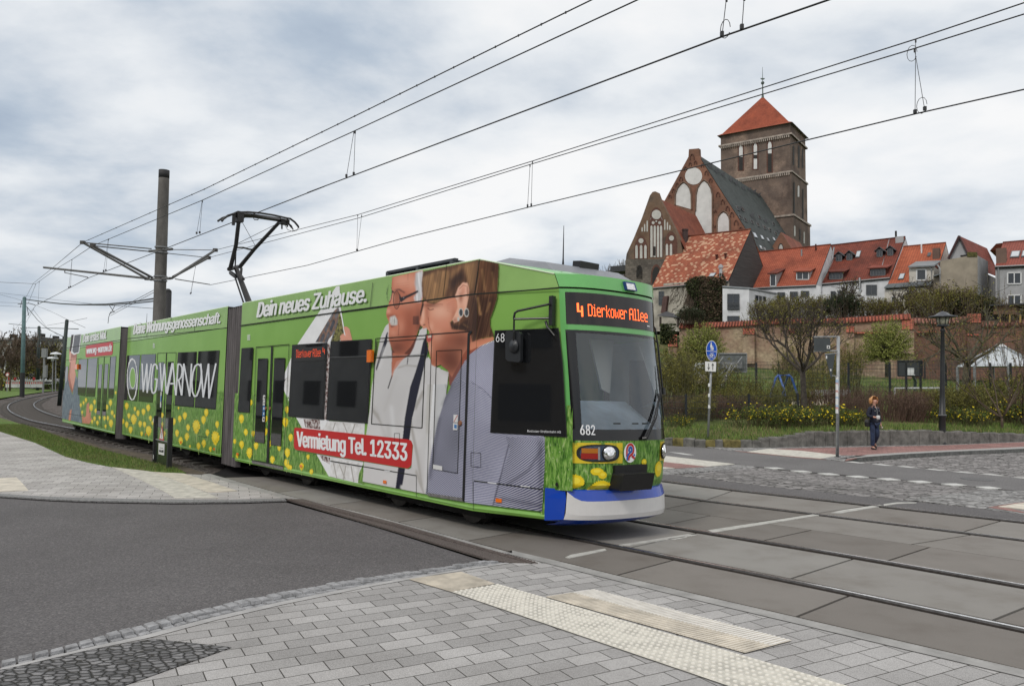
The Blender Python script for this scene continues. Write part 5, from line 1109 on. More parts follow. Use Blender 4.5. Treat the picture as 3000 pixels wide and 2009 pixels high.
# orange indicator and reflectors
mb=MB();p=[wa.P(*q,LO+.01)for q in px('V',(1263,460),(1296,458),(1292,552),(1261,552))];mb.prism(p,FA.l*-.05);o=mb.build('turn_signal',ORANGE,TRAM);bv=o.modifiers.new('bevel','BEVEL');bv.width=.012;bv.segments=2
for k,pts in(('V',((1364,1452),(1390,1456),(1389,1480),(1363,1476))),('N',((834,1399),(867,1403),(866,1424),(833,1420))),('V',((727,1335),(742,1337),(741,1355),(726,1352))),('V',((242,1243),(258,1246),(257,1264),(241,1260)))):
 ww=Wrap(FA);ww.shape(px(k,*pts),ORANGE,LO+.006);ww.mb.build('side_reflector',ww.mats,TRAM)
 # ---- middle car
w=Wrap(FM);Mx=lambda m,*pts,**kw:w.shape(px('M',*pts),m,**kw)
Mx(MEAD,(70,970),(210,985),(360,1000),(400,960),(560,1000),(575,1030),(770,1045),(975,1068),(1000,900),(1045,900),(1010,1510),(540,1405),(370,1365),(52,1295))
for i in range(7):x=985+i*9;Mx(MEAD,(x,930),(x+5,890-rf.uniform(0,20)),(x+12,930),lift=.0045)
for x,y,r in((104,1030,38),(214,1100,32),(125,1125,30),(172,1160,55),(184,1058,25),(268,1085,36),(314,1048,38),(335,1150,30),(236,1205,35),(278,1210,32),(142,1262,38),(250,1300,26),(318,1270,55),(68,1180,28),(104,1210,34),(355,1195,22),(672,1125,40),(622,1155,36),(882,1095,42),(855,1165,45),(785,1230,72),(988,1210,36),(704,1240,36),(892,1290,36),(596,1295,38),(566,1180,36),(692,1330,42),(632,1370,42),(970,1340,75),(858,1395,42),(806,1420,38),(922,1450,30),(722,1425,18),(610,1050,16),(450,1120,30),(455,1210,26),(470,1300,30)):dandelion(w,*px('M',(x,y))[0],r/3.34,.58)
def ML(a,b,wd_,m=SEAM):w.line(*px('M',a,b),wd_,m)
ML((100,375),(1080,268),1.8);ML((405,516),(588,508),1.2);ML((120,1192),(172,1198),1.4);ML((802,1325),(908,1338),1.6);ML((540,160),(535,200),.8);ML((310,215),(300,350),.8);ML((770,250),(765,300),.8)
for i in range(8):w.line(*px('M',(360,422+i*6),(378,420+i*6)),.8,WHITEP)
w.mb.build('advert_wrap',w.mats,TRAM);base_l=w.k;LO=.004+.00008*(base_l+2)
for pts in(((108,538),(238,530),(207,986),(78,972)),((247,528),(390,522),(358,998),(217,986)),((604,508),(790,500),(760,1045),(572,1028)),((804,497),(1013,487),(974,1066),(768,1046))):window(w,'M',pts,1.0)
dm=[]
for pts,win in(((405,518),(490,512),(455,1385),(382,1368)),((413,604),(470,602),(440,1240),(388,1230))),(((495,512),(588,510),(542,1405),(462,1388)),((505,600),(563,598),(532,1260),(478,1250))):
 o=outline(w,'M',pts,1.0,'door',TRAM,LO,SEAM);dm.append(o);window(w,'M',win,.7,'door_window',o)
ww=Wrap(FM);ww.line(*px('M',(492,512),(459,1388)),2.2,RUBBER,LO+.001);ww.mb.build('door_gasket',ww.mats,dm[0])
ww=Wrap(FM);ww.shape(px('M',(435,892),(446,892),(440,1045),(429,1043)),stk[0],LO+.009);ww.shape(px('M',(436,930),(444,930),(441,990),(433,990)),stk[1],LO+.010);ww.mb.build('door_sticker',ww.mats,dm[0])
LT=.004+.00008*(base_l+2)+.004
# company mark: brushed ring with a green oval, then tall light lettering
mk=Wrap(FM);mk.k=0
def brush(cx,cy,rx,ry,w0,seed):
 r_=random.Random(seed);n=60;A_=[];B_=[]
 for i in range(n+1):
  t=2*math.pi*i/n;k1=1+r_.uniform(-.03,.03);k2=1-w0*(.6+.8*abs(math.sin(t*1.5+seed)))*r_.uniform(.6,1.2);A_.append((cx+rx*k1*math.cos(t),cy+ry*k1*math.sin(t)));B_.append((cx+rx*(k2-.10)*math.cos(t),cy+ry*k2*math.sin(t)))
 for i in range(n):mk.shape([A_[i],A_[i+1],B_[i+1],B_[i]],WHITEP,LT)
brush(*px('M',(158,768))[0],53/3.336,205/3.336,.075,4)
mk.shape(ell(*px('M',(162,758))[0],31/3.336,106/3.336),WHITEP,LT+.0008);mk.shape(ell(*px('M',(162,758))[0],26/3.336,97/3.336),GREEN,LT+.002)
mk.mb.build('company_mark',mk.mats,TRAM)
LTR=paint('letter_grey',(.70,.72,.76));mb=MB()
def tall(pts,wd_):
 """letter strokes traced in crop M, thick as the lettering"""
 for a,b in zip(pts,pts[1:]):
  q=px('M',a,b);dx_,dy_=q[1][0]-q[0][0],q[1][1]-q[0][1];L_=math.hypot(dx_,dy_);nx_,ny_=-dy_/L_,dx_/L_;h=wd_/3.336/2
  e=.25*h;ex,ey=dx_/L_*e,dy_/L_*e
  P4=[(q[0][0]+nx_*h-ex,q[0][1]+ny_*h-ey),(q[1][0]+nx_*h+ex,q[1][1]+ny_*h+ey),(q[1][0]-nx_*h+ex,q[1][1]-ny_*h+ey),(q[0][0]-nx_*h-ex,q[0][1]-ny_*h-ey)]
  tall.k+=1;mb.poly([wm.P(x,y,LT+.00006*tall.k)for x,y in P4])
tall.k=0;wm=Wrap(FM)
tall([(255,616),(266,890),(302,618),(304,900),(345,620)],14)
cg=[(405-(math.cos(R(a))+1)*0+0,0)for a in()]
tall([(404,672),(396,632),(378,620),(362,640),(348,740),(344,840),(352,895),(366,908),(384,890),(396,840),(402,768),(378,768)],15)
tall([(432,612),(446,884),(474,620)],14);tall([(474,640),(490,905),(548,612)],14);tall([(499,915),(556,612),(582,925)],14);tall([(530,812),(566,812)],16)
tall([(586,925),(606,620),(628,624),(644,650),(646,700),(636,750),(614,776),(604,778)],14);tall([(612,776),(640,925)],16);tall([(642,925),(662,618),(720,935),(738,618)],15)
tall([(794,626),(774,640),(752,700),(740,800),(746,890),(766,938),(788,930),(812,870),(830,780),(836,690),(826,640),(804,622),(790,628)],16);tall([(828,618),(852,945),(904,618),(908,955),(976,616)],16)
mb.build('lettering',LTR,TRAM)
lettering(wm,'Deine Wohnungsgenossenschaft.','M',(178,228),(1024,118),(1016,220),(168,330),WHITEP,.009,bold=.008,shear=.16,space=.95,shadow=(1.2,1.6),fat=1.1)
for x,y in((1181-340,0),):pass
for k,pts in(('M',((626,1372),(642,1375),(641,1400),(625,1397))),('M',((950,1438),(966,1441),(965,1464),(949,1461))),('M',((284,1294),(292,1296),(292,1318),(284,1316)))):
 ww=Wrap(FM);ww.shape(px(k,*pts),ORANGE,.06);ww.mb.build('side_reflector',ww.mats,TRAM)
 # ---- rear car with the man in the headset
w=Wrap(FR);Gx=lambda m,*pts,**kw:w.shape(px('G',*pts),m,**kw)
Gx(MEAD,(270,1040),(480,1060),(640,1070),(700,1075),(715,920),(750,910),(715,1500),(270,1395))
for x,y,r in((325,1130,28),(356,1095,32),(466,1120,36),(424,1190,50),(290,1160,30),(670,1130,45),(625,1185,36),(690,1255,36),(466,1330,34),(480,1230,34),(592,1325,32),(634,1325,34),(676,1390,55),(502,1385,34),(606,1430,28),(435,1370,30),(718,1300,26),(308,1250,26),(735,1000,24),(530,1320,26)):dandelion(w,*px('G',(x,y))[0],r/4.36,.55)
Gx(SKIN3,(140,480),(175,300),(240,480),(235,560),(215,720),(240,830),(180,1010),(120,850),(150,620));Gx(HAIRD,(170,265),(200,262),(175,480),(148,480));Gx(SKIN2,(150,470),(165,480),(160,620),(140,600));Gx(SKIN4,(170,560),(230,560),(215,700),(230,790),(185,960),(150,800))
VRG=paint('headset_grey',(.075,.072,.085),.2);Gx(WHITEP,(200,262),(300,250),(270,495),(200,520),(165,490),(185,380));Gx(VRG,(210,270),(290,258),(262,485),(205,500),(182,470),(196,380))
plaid=mat('print_plaid',(.07,.10,.14),.5,col2=(.26,.32,.36),vscale=5,coord='UV',stretch=(5,.8,1),thr=(.42,.6))
Gx(plaid,(90,870),(125,810),(150,940),(185,1030),(225,780),(255,830),(270,1000),(280,1180),(305,1390),(50,1330),(60,1050));Gx(SKIN1,(150,1230),(175,1210),(158,1360),(132,1350));Gx(SKIN1,(300,1230),(330,1320),(355,1300),(365,1150),(395,1120),(400,1260),(420,1240),(415,1330),(440,1320),(400,1400),(310,1390))
w.line(*px('G',(108,430),(798,330)),1.5,SEAM);w.line(*px('G',(95,590),(300,565)),.9,SEAM);w.line(*px('G',(130,1270),(320,1300)),1.2,SEAM)
w.shape(px('G',(362,402),(688,350),(702,362),(696,505),(684,520),(358,552),(351,545),(354,415)),REDF)
w.mb.build('advert_wrap',w.mats,TRAM);base_l=w.k;LO=.004+.00008*(base_l+2);wr_=Wrap(FR)
for pts in(((98,668),(132,664),(122,850),(85,900),(88,760)),((266,580),(376,568),(348,1048),(252,1030),(250,820)),((384,568),(505,556),(470,1055),(356,1048)),((672,545),(742,535),(708,1075),(642,1070))):window(w,'G',pts,.8)
for pts,win in(((518,552),(588,545),(545,1432),(490,1420)),((524,640),(567,638),(536,1285),(490,1280))),(((592,545),(668,538),(612,1450),(550,1434)),((598,636),(644,634),(610,1300),(562,1292))):
 o=outline(w,'G',pts,.9,'door',TRAM,LO,SEAM);window(w,'G',win,.6,'door_window',o)
mb=MB();p=[wr_.P(*q,.02)for q in px('G',(236,640),(262,638),(262,704),(234,702))];mb.prism(p,FR.l*-.05);mb.build('turn_signal',ORANGE,TRAM)
lettering(wr_,'Dein erstes Mal.','G',(326,258),(622,208),(614,312),(316,362),WHITEP,.009,bold=.008,shear=.16,space=.95,shadow=(.8,1.1),fat=.6)
lettering(wr_,'www.wg-warnow.de','G',(366,425),(688,378),(684,470),(362,508),WHITEP,LO+.004,bold=.01,space=.94,fat=.5)
# ---- bellows: ribbed dark folds between the cars
bel=mat('bellows_rubber',(.10,.09,.092),.55,var=.4,vscale=3,stretch=(3,3,.3))
def bellows(fa,sa,fb,sb,n=7):
 mb=MB()
 for l0,sg in((.02,-1),(WID-.02,1)):
  vs=[];k=n*6+1
  for i in range(k):
   t=i/(k-1);bulge=.11*abs(math.sin(t*n*math.pi))**.6;
   for z in(.12,.45,2.95,3.26):
    a=fa.w(sa,l0,z);b=fb.w(sb,l0,z);vs.append(a.lerp(b,t)+fa.l*sg*(bulge-.09))
  mb.add(vs,[(i*4+j,(i+1)*4+j,(i+1)*4+j+1,i*4+j+1)for i in range(k-1)for j in range(3)],0)
 mb.quad(fa.w(sa,0,3.26),fb.w(sb,0,3.26),fb.w(sb,WID,3.26),fa.w(sa,WID,3.26));mb.quad(fa.w(sa,.1,.12),fb.w(sb,.1,.12),fb.w(sb,WID-.1,.12),fa.w(sa,WID-.1,.12))
 return mb.build('bellows',bel,TRAM)
bellows(FM,MS1,FA,AS0);bellows(FR,RS1,FM,MS0,6)
# ---- undercarriage, roof equipment
mb=MB()
for fr,s0,s1 in((FA,AS0+.2,-7.2),(FM,MS0+.2,MS1-.2),(FR,RS0+.2,RS1-.2)):
 mb.box(fr.w((s0+s1)/2,WID/2,.33),(s1-s0,2.0,.22),0,0,(fr.u,fr.l,fr.t))
mb.build('underframe',DKGREY,TRAM)
for fr,s in((FA,-8.6),(FA,-13.2),(FM,-19.8),(FR,-27.5),(FR,-30.5)):
 mb=MB();mb.box(fr.w(s,WID/2,.22),(2.3,1.7,.22),0,0,(fr.u,fr.l,fr.t));bo=mb.build('bogie',DKGREY,TRAM)
 for ds in(-.85,.85):
  mm=MB();mm.lathe(fr.w(s+ds,.38,.30),[(.0,-.06),(.28,-.06),(.28,.02),(.31,.03),(.31,.09),(0,.09)],24,0,(fr.u,fr.t,fr.l));mm.build('wheel',mat('wheel_steel',(.06,.055,.05),.5,metal=.6,var=.3,vscale=8),bo)
def roofbox(fr,s0,s1,l0,l1,z1,m,name='roof_box',z0=ZR-.01,slope=.12):
 mb=MB();b=[fr.w(s0,l0,z0),fr.w(s1,l0,z0),fr.w(s1,l1,z0),fr.w(s0,l1,z0)];t=[fr.w(s0+slope,l0+slope,z1),fr.w(s1-slope,l0+slope,z1),fr.w(s1-slope,l1-slope,z1),fr.w(s0+slope,l1-slope,z1)]
 mb.quad(*t);mb.add(b+t,[(i,(i+1)%4,(i+1)%4+4,i+4)for i in range(4)]);return mb.build(name,m,TRAM)
rack=mat('roof_rack',(.045,.05,.055),.5,var=.2,vscale=10)
p0=FA.at(1132,806,.35);p1=FA.at(1350,768,.35)
mb=MB()
for(x0,y0),(x1,y1)in(((1132,806),(1137,798)),((1236,788),(1237,784)),((1320,768),(1318,766))):pass
s0_,s1_=FA.at(1134,802,.25).x,FA.at(1322,766,.25).x;zt_=ZR+.14
for s in(s0_,(s0_+s1_)/2,s1_):mb.box(FA.w(s,.42,ZR+.06),(.06,.35,.16),0,0,(FA.u,FA.l,FA.t))
mb.box(FA.w((s0_+s1_)/2,.30,zt_),(s1_-s0_+.1,.06,.035),0,0,(FA.u,FA.l,FA.t));mb.box(FA.w((s0_+s1_)/2,1.2,ZR+.05),(s1_-s0_,1.5,.14),1,0,(FA.u,FA.l,FA.t));mb.box(FA.w((s0_+s1_)/2,.46,zt_-.01),(s1_-s0_+.1,.34,.012),0,0,(FA.u,FA.l,FA.t));mb.build('roof_rack',[rack,BLACK],TRAM)
# grey air-conditioning hump over the cab
mb=MB();gb0=[(-8.9,.5,3.29),(-7.4,.30,3.28),(-6.36,.42,3.04),(-6.27,1.92,3.04),(-7.4,2.05,3.28),(-8.9,2.05,3.29)];gt0=[(-8.5,.8,3.36),(-7.4,.55,3.40),(-6.72,.54,3.27),(-6.62,1.76,3.27),(-7.4,1.8,3.40),(-8.5,1.8,3.36)]
B_=[FA.w(*q)for q in gb0];T_=[FA.w(*q)for q in gt0];mb.poly([T_[0],T_[1],T_[4],T_[5]]);mb.poly([T_[1],T_[2],T_[3],T_[4]]);mb.add(B_+T_,[(i,(i+1)%6,(i+1)%6+6,i+6)for i in range(6)])
ac=mb.build('roof_unit',mat('roof_unit_grey',(.20,.21,.235),.45,var=.1,vscale=3),TRAM)
mb=MB();mb.box(FA.w(-6.72,1.25,3.30),(.14,.34,.11),0,0,((FA.u-FA.t*.1).normalized(),FA.l,(FA.t+FA.u*.1).normalized()));mb.build('display_housing',BLKP,ac)
mb=MB();mb.tube([FA.w(-6.9,1.02,3.24),FA.w(-6.9,1.02,3.40),FA.w(-6.9,1.02,3.82)],[.022,.010,.004],6);mb.build('antenna',BLKP,ac)
roofbox(FM,-22.5,-17.5,.55,1.9,ZR+.03,GREYP);roofbox(FR,-30.5,-25.5,.55,1.9,ZR+.03,GREYP);roofbox(FA,-12.6,-11.6,.6,1.8,ZR+.03,GREYP)
mb=MB();mb.tube([FR.w(-25.3,1.0,3.3),FR.w(-25.3,1.0,3.85)],[.012,.004],5);mb.build('antenna',BLKP,TRAM)
# ---- pantograph
def PP(x,y,l):return on_plane(*px('P',(x,y))[0],FA.w(0,l,0),FA.l)
blk=mat('pantograph_black',(.014,.013,.013),.5,var=.2,vscale=15)
mb=MB();kn=PP(325,975,1.15);bs=PP(560,1600,1.15);mb.tube([kn,bs],[.055,.075],8);mb.tube([PP(300,1090,1.05),PP(470,1600,1.05)],.022,6);mb.tube([PP(215,985,.8),PP(345,950,1.5)],.05,8);mb.tube([PP(405,970,1.35),PP(395,1075,1.3),PP(440,1140,1.2)],.03,6);mb.tube([PP(240,1040,1.1),PP(320,1100,1.1)],.05,6)
pan=mb.build('pantograph',blk,TRAM)
e0,e1=PP(365,230,.42),PP(1000,250,1.92)
mb=MB();mb.tube([PP(235,970,.85),PP(320,620,.7),e0],[.05,.045,.042],8);mb.tube([PP(370,960,1.4),PP(600,680,1.6),e1],[.05,.045,.042],8);mb.tube([PP(300,655,.78),PP(430,655,1.1),PP(520,680,1.4),PP(600,690,1.58)],.022,6);mb.tube([PP(310,930,1.1),PP(322,640,.8)],.018,5)
for a,b in(((415,265,.5),(612,620,1.58)),((915,310,1.8),(345,595,.72))):mb.tube([PP(*a),PP(*b)],.006,4)
mb.build('upper_arm',blk,pan)
mb=MB()
bow=[(105,250,-.02),(130,215,.03),(200,165,.15),(280,140,.25),(335,118,.36),(500,112,.66),(700,128,1.05),(900,160,1.5),(1100,205,1.95),(1150,212,2.05),(1220,265,2.17),(1270,325,2.25),(1280,350,2.28)]
mb.tube([PP(*q)for q in bow],.024,6);mb.tube([PP(q[0],q[1],q[2])-FA.u*.32-FA.t*.0 for q in bow[1:-1]],.022,6)
for q in((350,150,.42),(560,150,.8),(1000,215,1.8)):pass
mb.tube([PP(300,165,.3),PP(600,175,.9),PP(990,235,1.85),PP(1120,250,2.0)],.045,6);mb.tube([PP(380,135,.4),PP(650,165,1.0),PP(1000,215,1.9)],.03,6)
mb.box(PP(365,190,.42),(.22,.14,.22),0,0,(FA.u,FA.l,FA.t));mb.box(PP(285,220,.28),(.06,.05,.26),0,0,(FA.u,FA.l,FA.t));mb.box(PP(1060,265,1.95),(.16,.2,.12),0,0,(FA.u,FA.l,FA.t));mb.tube([PP(1025,300,1.9),PP(1025,370,1.9)],.02,5);mb.tube([PP(1110,240,2.0),PP(1108,340,2.0)],.02,5);mb.tube([PP(1110,275,2.0),PP(1170,325,2.1),PP(1195,380,2.12)],.018,5);mb.tube([PP(1070,310,2.0),PP(1110,380,2.05),PP(1180,410,2.15),PP(1250,395,2.22),PP(1275,350,2.26)],.006,4)
mb.tube([PP(590,200,.9),PP(600,228,.9),PP(660,230,1.0),PP(660,205,1.0)],.010,4)
mb.build('contact_bow',blk,pan)
# ================================================================ overhead line
WIRE=mat('wire_dark',(.022,.022,.024),.5);CONC=mat('mast_concrete',(.115,.108,.10),.85,var=.28,vscale=3,bump=.3,bscale=30,stretch=(1,1,.4));GALV=mat('galvanised',(.22,.225,.23),.5,metal=.3,var=.2,vscale=8);ARM=mat('bracket_tube',(.10,.098,.095),.6,var=.3,vscale=10);INS=mat('insulator',(.055,.05,.045),.5);MGREEN=mat('mast_green',(.018,.030,.028),.6,var=.3,vscale=3);TEAL=mat('mast_teal',(.085,.155,.16),.6,var=.2,vscale=2);BAND=mat('mast_band',(.02,.02,.022),.7)
def vplane(yaw,D):
 t=R(yaw);n=V((math.sin(t),math.cos(t),0));return(n*D,n)
PL1=vplane(48.0,6.93);PL2=vplane(48.0,10.9);PLM=vplane(48.0,8.95)
def onp(k,x,y,pl):return on_plane(*px(k,(x,y))[0],pl[0],pl[1])
def sag(a,b,d,n=14):
 return[a.lerp(b,i/n)-V((0,0,d*4*(i/n)*(1-i/n)))for i in range(n+1)]
def ext(a,b,t):return a+(b-a)*t
WR=.0095
def wire(name,pts,label,r=WR,cat='overhead wire',group='overhead wires'):
 mb=MB();mb.tube(pts,r,5);return tag(mb.build(name,WIRE,None),label,cat,group)
def hanger(name,parent,pts,r=.005):
 mb=MB()
 for p in pts:mb.tube(p,r,4)
 return mb.build(name,WIRE,parent)
def clampb(mb,p,s=.05):mb.box(p,(s,s,s*1.5))
# near track: two messengers over the contact wire
A1=onp('e',1092,497,PL1);A2=onp('e',1225,540,PL1)
m1=[ext(A1,onp('K',930,0,PL1),1.0),A1]
def chain(k,pts,pl):return[onp(k_,x,y,pl)for k_,x,y in pts]
M1=chain('',[('e',1092,497),('S',1475,258),('K',155,380),('K',690,117),('K',930,0)],PL1);M1.append(ext(M1[-2],M1[-1],2.2))
M2=chain('',[('e',1225,540),('S',1460,338),('K',155,428),('K',1080,0)],PL1);M2.append(ext(M2[-2],M2[-1],1.35))
K1=chain('',[('e',1160,967),('S',1210,680),('S',2342,238),('K',0,630),('K',1355,121),('K',1705,0)],PL1);K1.append(ext(K1[-2],K1[-1],1.9))
wm1=wire('messenger_wire',M1,'upper carrier wire of the near track, running out at the top edge');wm2=wire('messenger_wire',M2,'lower carrier wire of the near track just below its twin');wk1=wire('contact_wire',K1,'contact wire over the green tram touching its pantograph',.0105)
mb=MB()
for i in range(60):
 p=M1[1].lerp(M1[3],i/60)if i else M1[1]
 t=i/40
 q=M1[0].lerp(M1[1],i/14)if i<14 else None
 if q and i%2:clampb(mb,q,.02)
for a,b,n in((M1[1],M1[2],12),(M1[2],M1[3],9),(M1[3],M1[4],3)):
 for i in range(n):clampb(mb,a.lerp(b,i/n),.019)
mb.build('wire_clip',WIRE,wm1)
S1=chain('',[('S',1555,697),('K',165,702),('K',735,527),('K',1990,128),('K',2342,10)],PL2);S1.append(ext(S1[-2],S1[-1],2.0))
S2=chain('',[('S',1505,752),('K',170,712),('K',728,538),('K',1982,160),('K',2342,47)],PL2);S2.append(ext(S2[-2],S2[-1],2.0))
K2=chain('',[('S',1520,948),('K',0,867),('K',305,781),('K',725,677),('K',1990,372),('K',2342,293)],PL2);K2.append(ext(K2[-2],K2[-1],2.0))
wire('messenger_wire',S1,'upper carrier wire of the far track crossing in front of the church tower spire');ws2=wire('messenger_wire',S2,'lower carrier wire of the far track crossing just under the church tower ball');wk2=wire('contact_wire',K2,'lowest wire at right, contact wire of the far track across the church tower',.0105)
# droppers
for par,pl,drops in((wk1,PL1,[(('S',1460,340),('S',1420,582)),(('S',1462,340),('S',1442,578)),(('S',782,615),('S',748,853)),(('S',785,615),('S',764,848)),(('e',950,720),('e',908,1100)),(('e',950,720),('e',930,1090)),(('e',518,1010),('e',503,1305)),(('K',153,428),('K',128,580)),(('K',157,428),('K',152,573)),(('K',1370,-8),('K',1355,121)),(('K',1428,-12),('K',1420,98))]),(wk2,PL2,[(('K',728,538),('K',720,677)),(('K',736,528),('K',732,674)),(('K',165,702),('K',162,820)),(('K',178,702),('K',164,820)),(('K',1988,128),('K',1986,372)),(('K',1984,160),('K',2018,362)),(('S',1412,815),('S',1375,1015)),(('S',1412,815),('S',1380,1010))])):
 for a,b in drops:
  A_,B_=onp(*a,pl),onp(*b,pl);mb=MB();mb.tube([A_,B_],.0045,4);clampb(mb,B_+V((0,0,.03)),.035);mb.tube([A_-V((0,0,.05)),A_],.012,4);mb.build('dropper',WIRE,par)
for(k,x,y),rx,pl,par in((('K',1366,95),.10,PL1,wk1),(('K',2008,345),.11,PL2,wk2),(('K',1976,175),.11,PL2,ws2)):
 c=onp(k,x,y,pl);d=FA.u;mb=MB();mb.tube([c+d*(rx*.6*math.cos(i*.52))+V((0,0,rx*math.sin(i*.52)))for i in range(12)],.0045,4);mb.build('wire_loop',WIRE,par)
 # big concrete mast with its brackets
mb0=onp('p',466,930,PLM);mt=onp('p',481,500,PLM);base=V((mb0.x,mb0.y,-.1))
mast=thing('catenary_mast','tall round concrete mast behind the tram carrying tube brackets both ways','mast',base)
mb=MB();ax=mt-mb0;axn=ax.normalized();foot=mb0-axn*(mb0.z+.1);L_=(mt-foot).length
mb.tube([foot+axn*(L_*i/20)for i in range(21)],[.235-.055*i/20 for i in range(21)],20,0);mb.build('shaft',CONC,mast,smooth=True)
mb=MB();mb.tube([mt-axn*.28,mt+axn*.01],.185,20);mb.build('cap',BAND,mast,smooth=True)
def mastp(y):return foot+axn*((on_plane(*px('S',(1160,y))[0],PLM[0],PLM[1])-foot).dot(axn))
for y in(680,718,888,918):
 p=mastp(y);mb=MB();mb.tube([p-axn*.022,p+axn*.022],.232,20);mb.build('mast_clamp',GALV,mast)
def tubes(name,segs,r,m=ARM):
 mb=MB()
 for s in segs:mb.tube(s,r,7)
 return mb.build(name,m,mast)
C1=onp('e',2000,580,PLM);C2=onp('e',1960,615,PLM);C3=onp('e',2020,965,PLM);C4=onp('e',1960,985,PLM)
B1=tubes('tie_rod',[[A1,C1],[A2,C2]],.022);tubes('bracket_tube',[[A1,C4],[A2,C3]],.045)
B0=onp('e',578,826,PL1);P1=tubes('registration_tube',[[B0,onp('e',1960,972,PLM)]],.045);q0=onp('e',855,895,PL1);tubes('registration_arm',[[onp('e',855,855,PL1),q0],[q0,onp('e',1155,955,PL1),onp('e',1160,967,PL1)]],.018)
for q_ in([onp('e',1970,612,PLM),mastp(700)],[onp('e',1985,985,PLM),mastp(905)],[onp('e',2270,585,PLM),mastp(698)],[onp('e',2250,970,PLM),mastp(905)]):tubes('mast_bracket',[q_],.05)
D1=onp('S',1555,697,PL2);D2=onp('S',1505,752,PL2);E1=onp('S',1240,693,PLM);E2=onp('S',1240,900,PLM)
tubes('tie_rod',[[D1,E1],[D2,onp('S',1210,720,PLM)]],.014);tubes('bracket_tube',[[D1,E2],[D2,onp('S',1250,890,PLM)]],.045);tubes('registration_arm',[[onp('S',1265,905,PLM),onp('S',1515,945,PL2)]],.018)
mb=MB()
for p in(A1,A2,D1,D2,onp('e',1940,972,PLM)):mb.box(p,(.16,.10,.12))
mb.build('insulator',INS,mast)
# further masts to the left
def simple_mast(pb,ptop,r0,r1,label,stuff,z0=0):
 b=on_z(*pb,z0);t=on_plane(*ptop,b,V((0,1,0)));ms=thing('catenary_mast',label,'mast',b,'masts along the curve');k=MB();k.tube([b-V((0,0,.2)),b.lerp(t,.5),t],[r0,(r0+r1)/2,r1],14);k.build('shaft',stuff,ms,smooth=True)
 k=MB();k.lathe(t,[(r1,-.05),(r1*1.02,.02),(r1*.7,.14),(0,.2)],14);k.build('cap',stuff,ms,smooth=True);return ms,b,t
m2,b2,t2=simple_mast((64.5,1161),(71.5,874),.21,.17,'teal steel mast with a black lower end at the far left of the tracks',TEAL)
kk=MB();kk.tube([b2-V((0,0,.1)),b2.lerp(t2,.24)],[.225,.215],14);kk.build('black_sleeve',BAND,m2)
m3,b3,t3=simple_mast((110,1142),(114.5,958),.26,.23,'dark green mast with a domed top second along the curve',MGREEN)
bz=onp('S',1205,1180,vplane(48,11.5));m4=thing('catenary_mast','dark round-topped post close behind the concrete mast','mast',(bz.x,bz.y,-.1),'masts along the curve')
tp=on_plane(*px('S',(1212,998))[0],V((bz.x,bz.y,0)),V((0,1,0)));kk=MB();kk.tube([V((bz.x,bz.y,-.1)),V((tp.x,tp.y,tp.z))],[.19,.165],14);kk.build('shaft',BAND,m4,smooth=True);kk=MB();kk.lathe(tp,[(.165,-.02),(.15,.06),(.08,.13),(0,.15)],14);kk.build('cap',BAND,m4,smooth=True)
b5=at_depth(*px('L',(752,700))[0],55);t5=at_depth(*px('L',(768,352))[0],55);m5=thing('catenary_mast','dark domed mast rising just behind the rear end of the tram','mast',(b5.x,b5.y,-.1),'masts along the curve');kk=MB();kk.tube([V((b5.x-.3,b5.y,-.1)),t5],[.14,.12],14);kk.build('shaft',MGREEN,m5,smooth=True);kk=MB();kk.lathe(t5,[(.12,-.02),(.11,.06),(.06,.1),(0,.11)],14);kk.build('cap',MGREEN,m5,smooth=True)
# thinner lines and cables on the left; each runs in the air between the supports it is fixed to
def cable(k,pts,label,r=.012,name='span_wire',n=6):
 P_=[at_depth(*px(k,(x,y))[0],d)for x,y,d in pts];return wire(name,P_,label,r)
cable('e',[(1092,497,A1.y),(700,828,44),(440,1035,58),(340,1225,79),(330,1260,80)],'carrier wire continuing round the curve from the bracket tip to the teal mast')
cable('e',[(1225,540,A2.y),(960,715,39),(760,835,46),(475,1040,58),(400,1230,78),(370,1300,80)],'second carrier wire continuing round the curve towards the teal mast')
cable('e',[(1160,967,K1[0].y),(900,1105,37),(580,1275,50),(470,1330,56),(440,1370,62),(300,1520,78),(200,1640,92)],'contact wire continuing round the curve past the teal mast')
cable('e',[(-60,1016,58),(20,1022,58),(420,1040,58),(475,1043,58)],'short pull-off wire entering at the left edge above the teal mast',.014)
cable('e',[(-60,1155,80),(300,1195,75),(700,1250,66),(1250,1310,50),(2060,1370,34)],'thin span wire drooping from the left edge to the concrete mast')
cable('e',[(-60,1165,80),(290,1262,80)],'thin stay running down from the left edge to the teal mast top')
cable('e',[(-60,1282,82),(300,1298,80)],'short wire from the left edge, upper of two at the teal mast');cable('e',[(-60,1330,82),(290,1345,80)],'short wire from the left edge, lower of two at the teal mast')
for dy,lab in((0,'thick black feeder cable sagging from the teal mast to the concrete mast'),(14,'second thick feeder cable sagging close under the first')):
 cable('e',[(345,1245+dy*.3,79),(520,1270+dy*.4,72),(800,1302+dy*.4,62),(1040,1315+dy*.4,54),(1400,1310+dy,44),(1750,1280+dy*1.6,36),(2040,1236+dy*2.4,30)],lab,.035 if dy==0 else .028,'feeder_cable')
cable('e',[(2040,1120,31),(1700,1300,40),(1440,1440,48)],'far track carrier wire seen left of the concrete mast, upper one');cable('e',[(2040,1150,31),(1740,1310,40),(1460,1460,48)],'far track carrier wire seen left of the concrete mast, lower one')
cable('L',[(280,430,80),(440,432,90),(760,440,60),(900,446,50)],'horizontal tube wire crossing behind the green masts',.03);cable('L',[(100,385,85),(260,400,80)],'short arm wire left of the teal mast',.03)
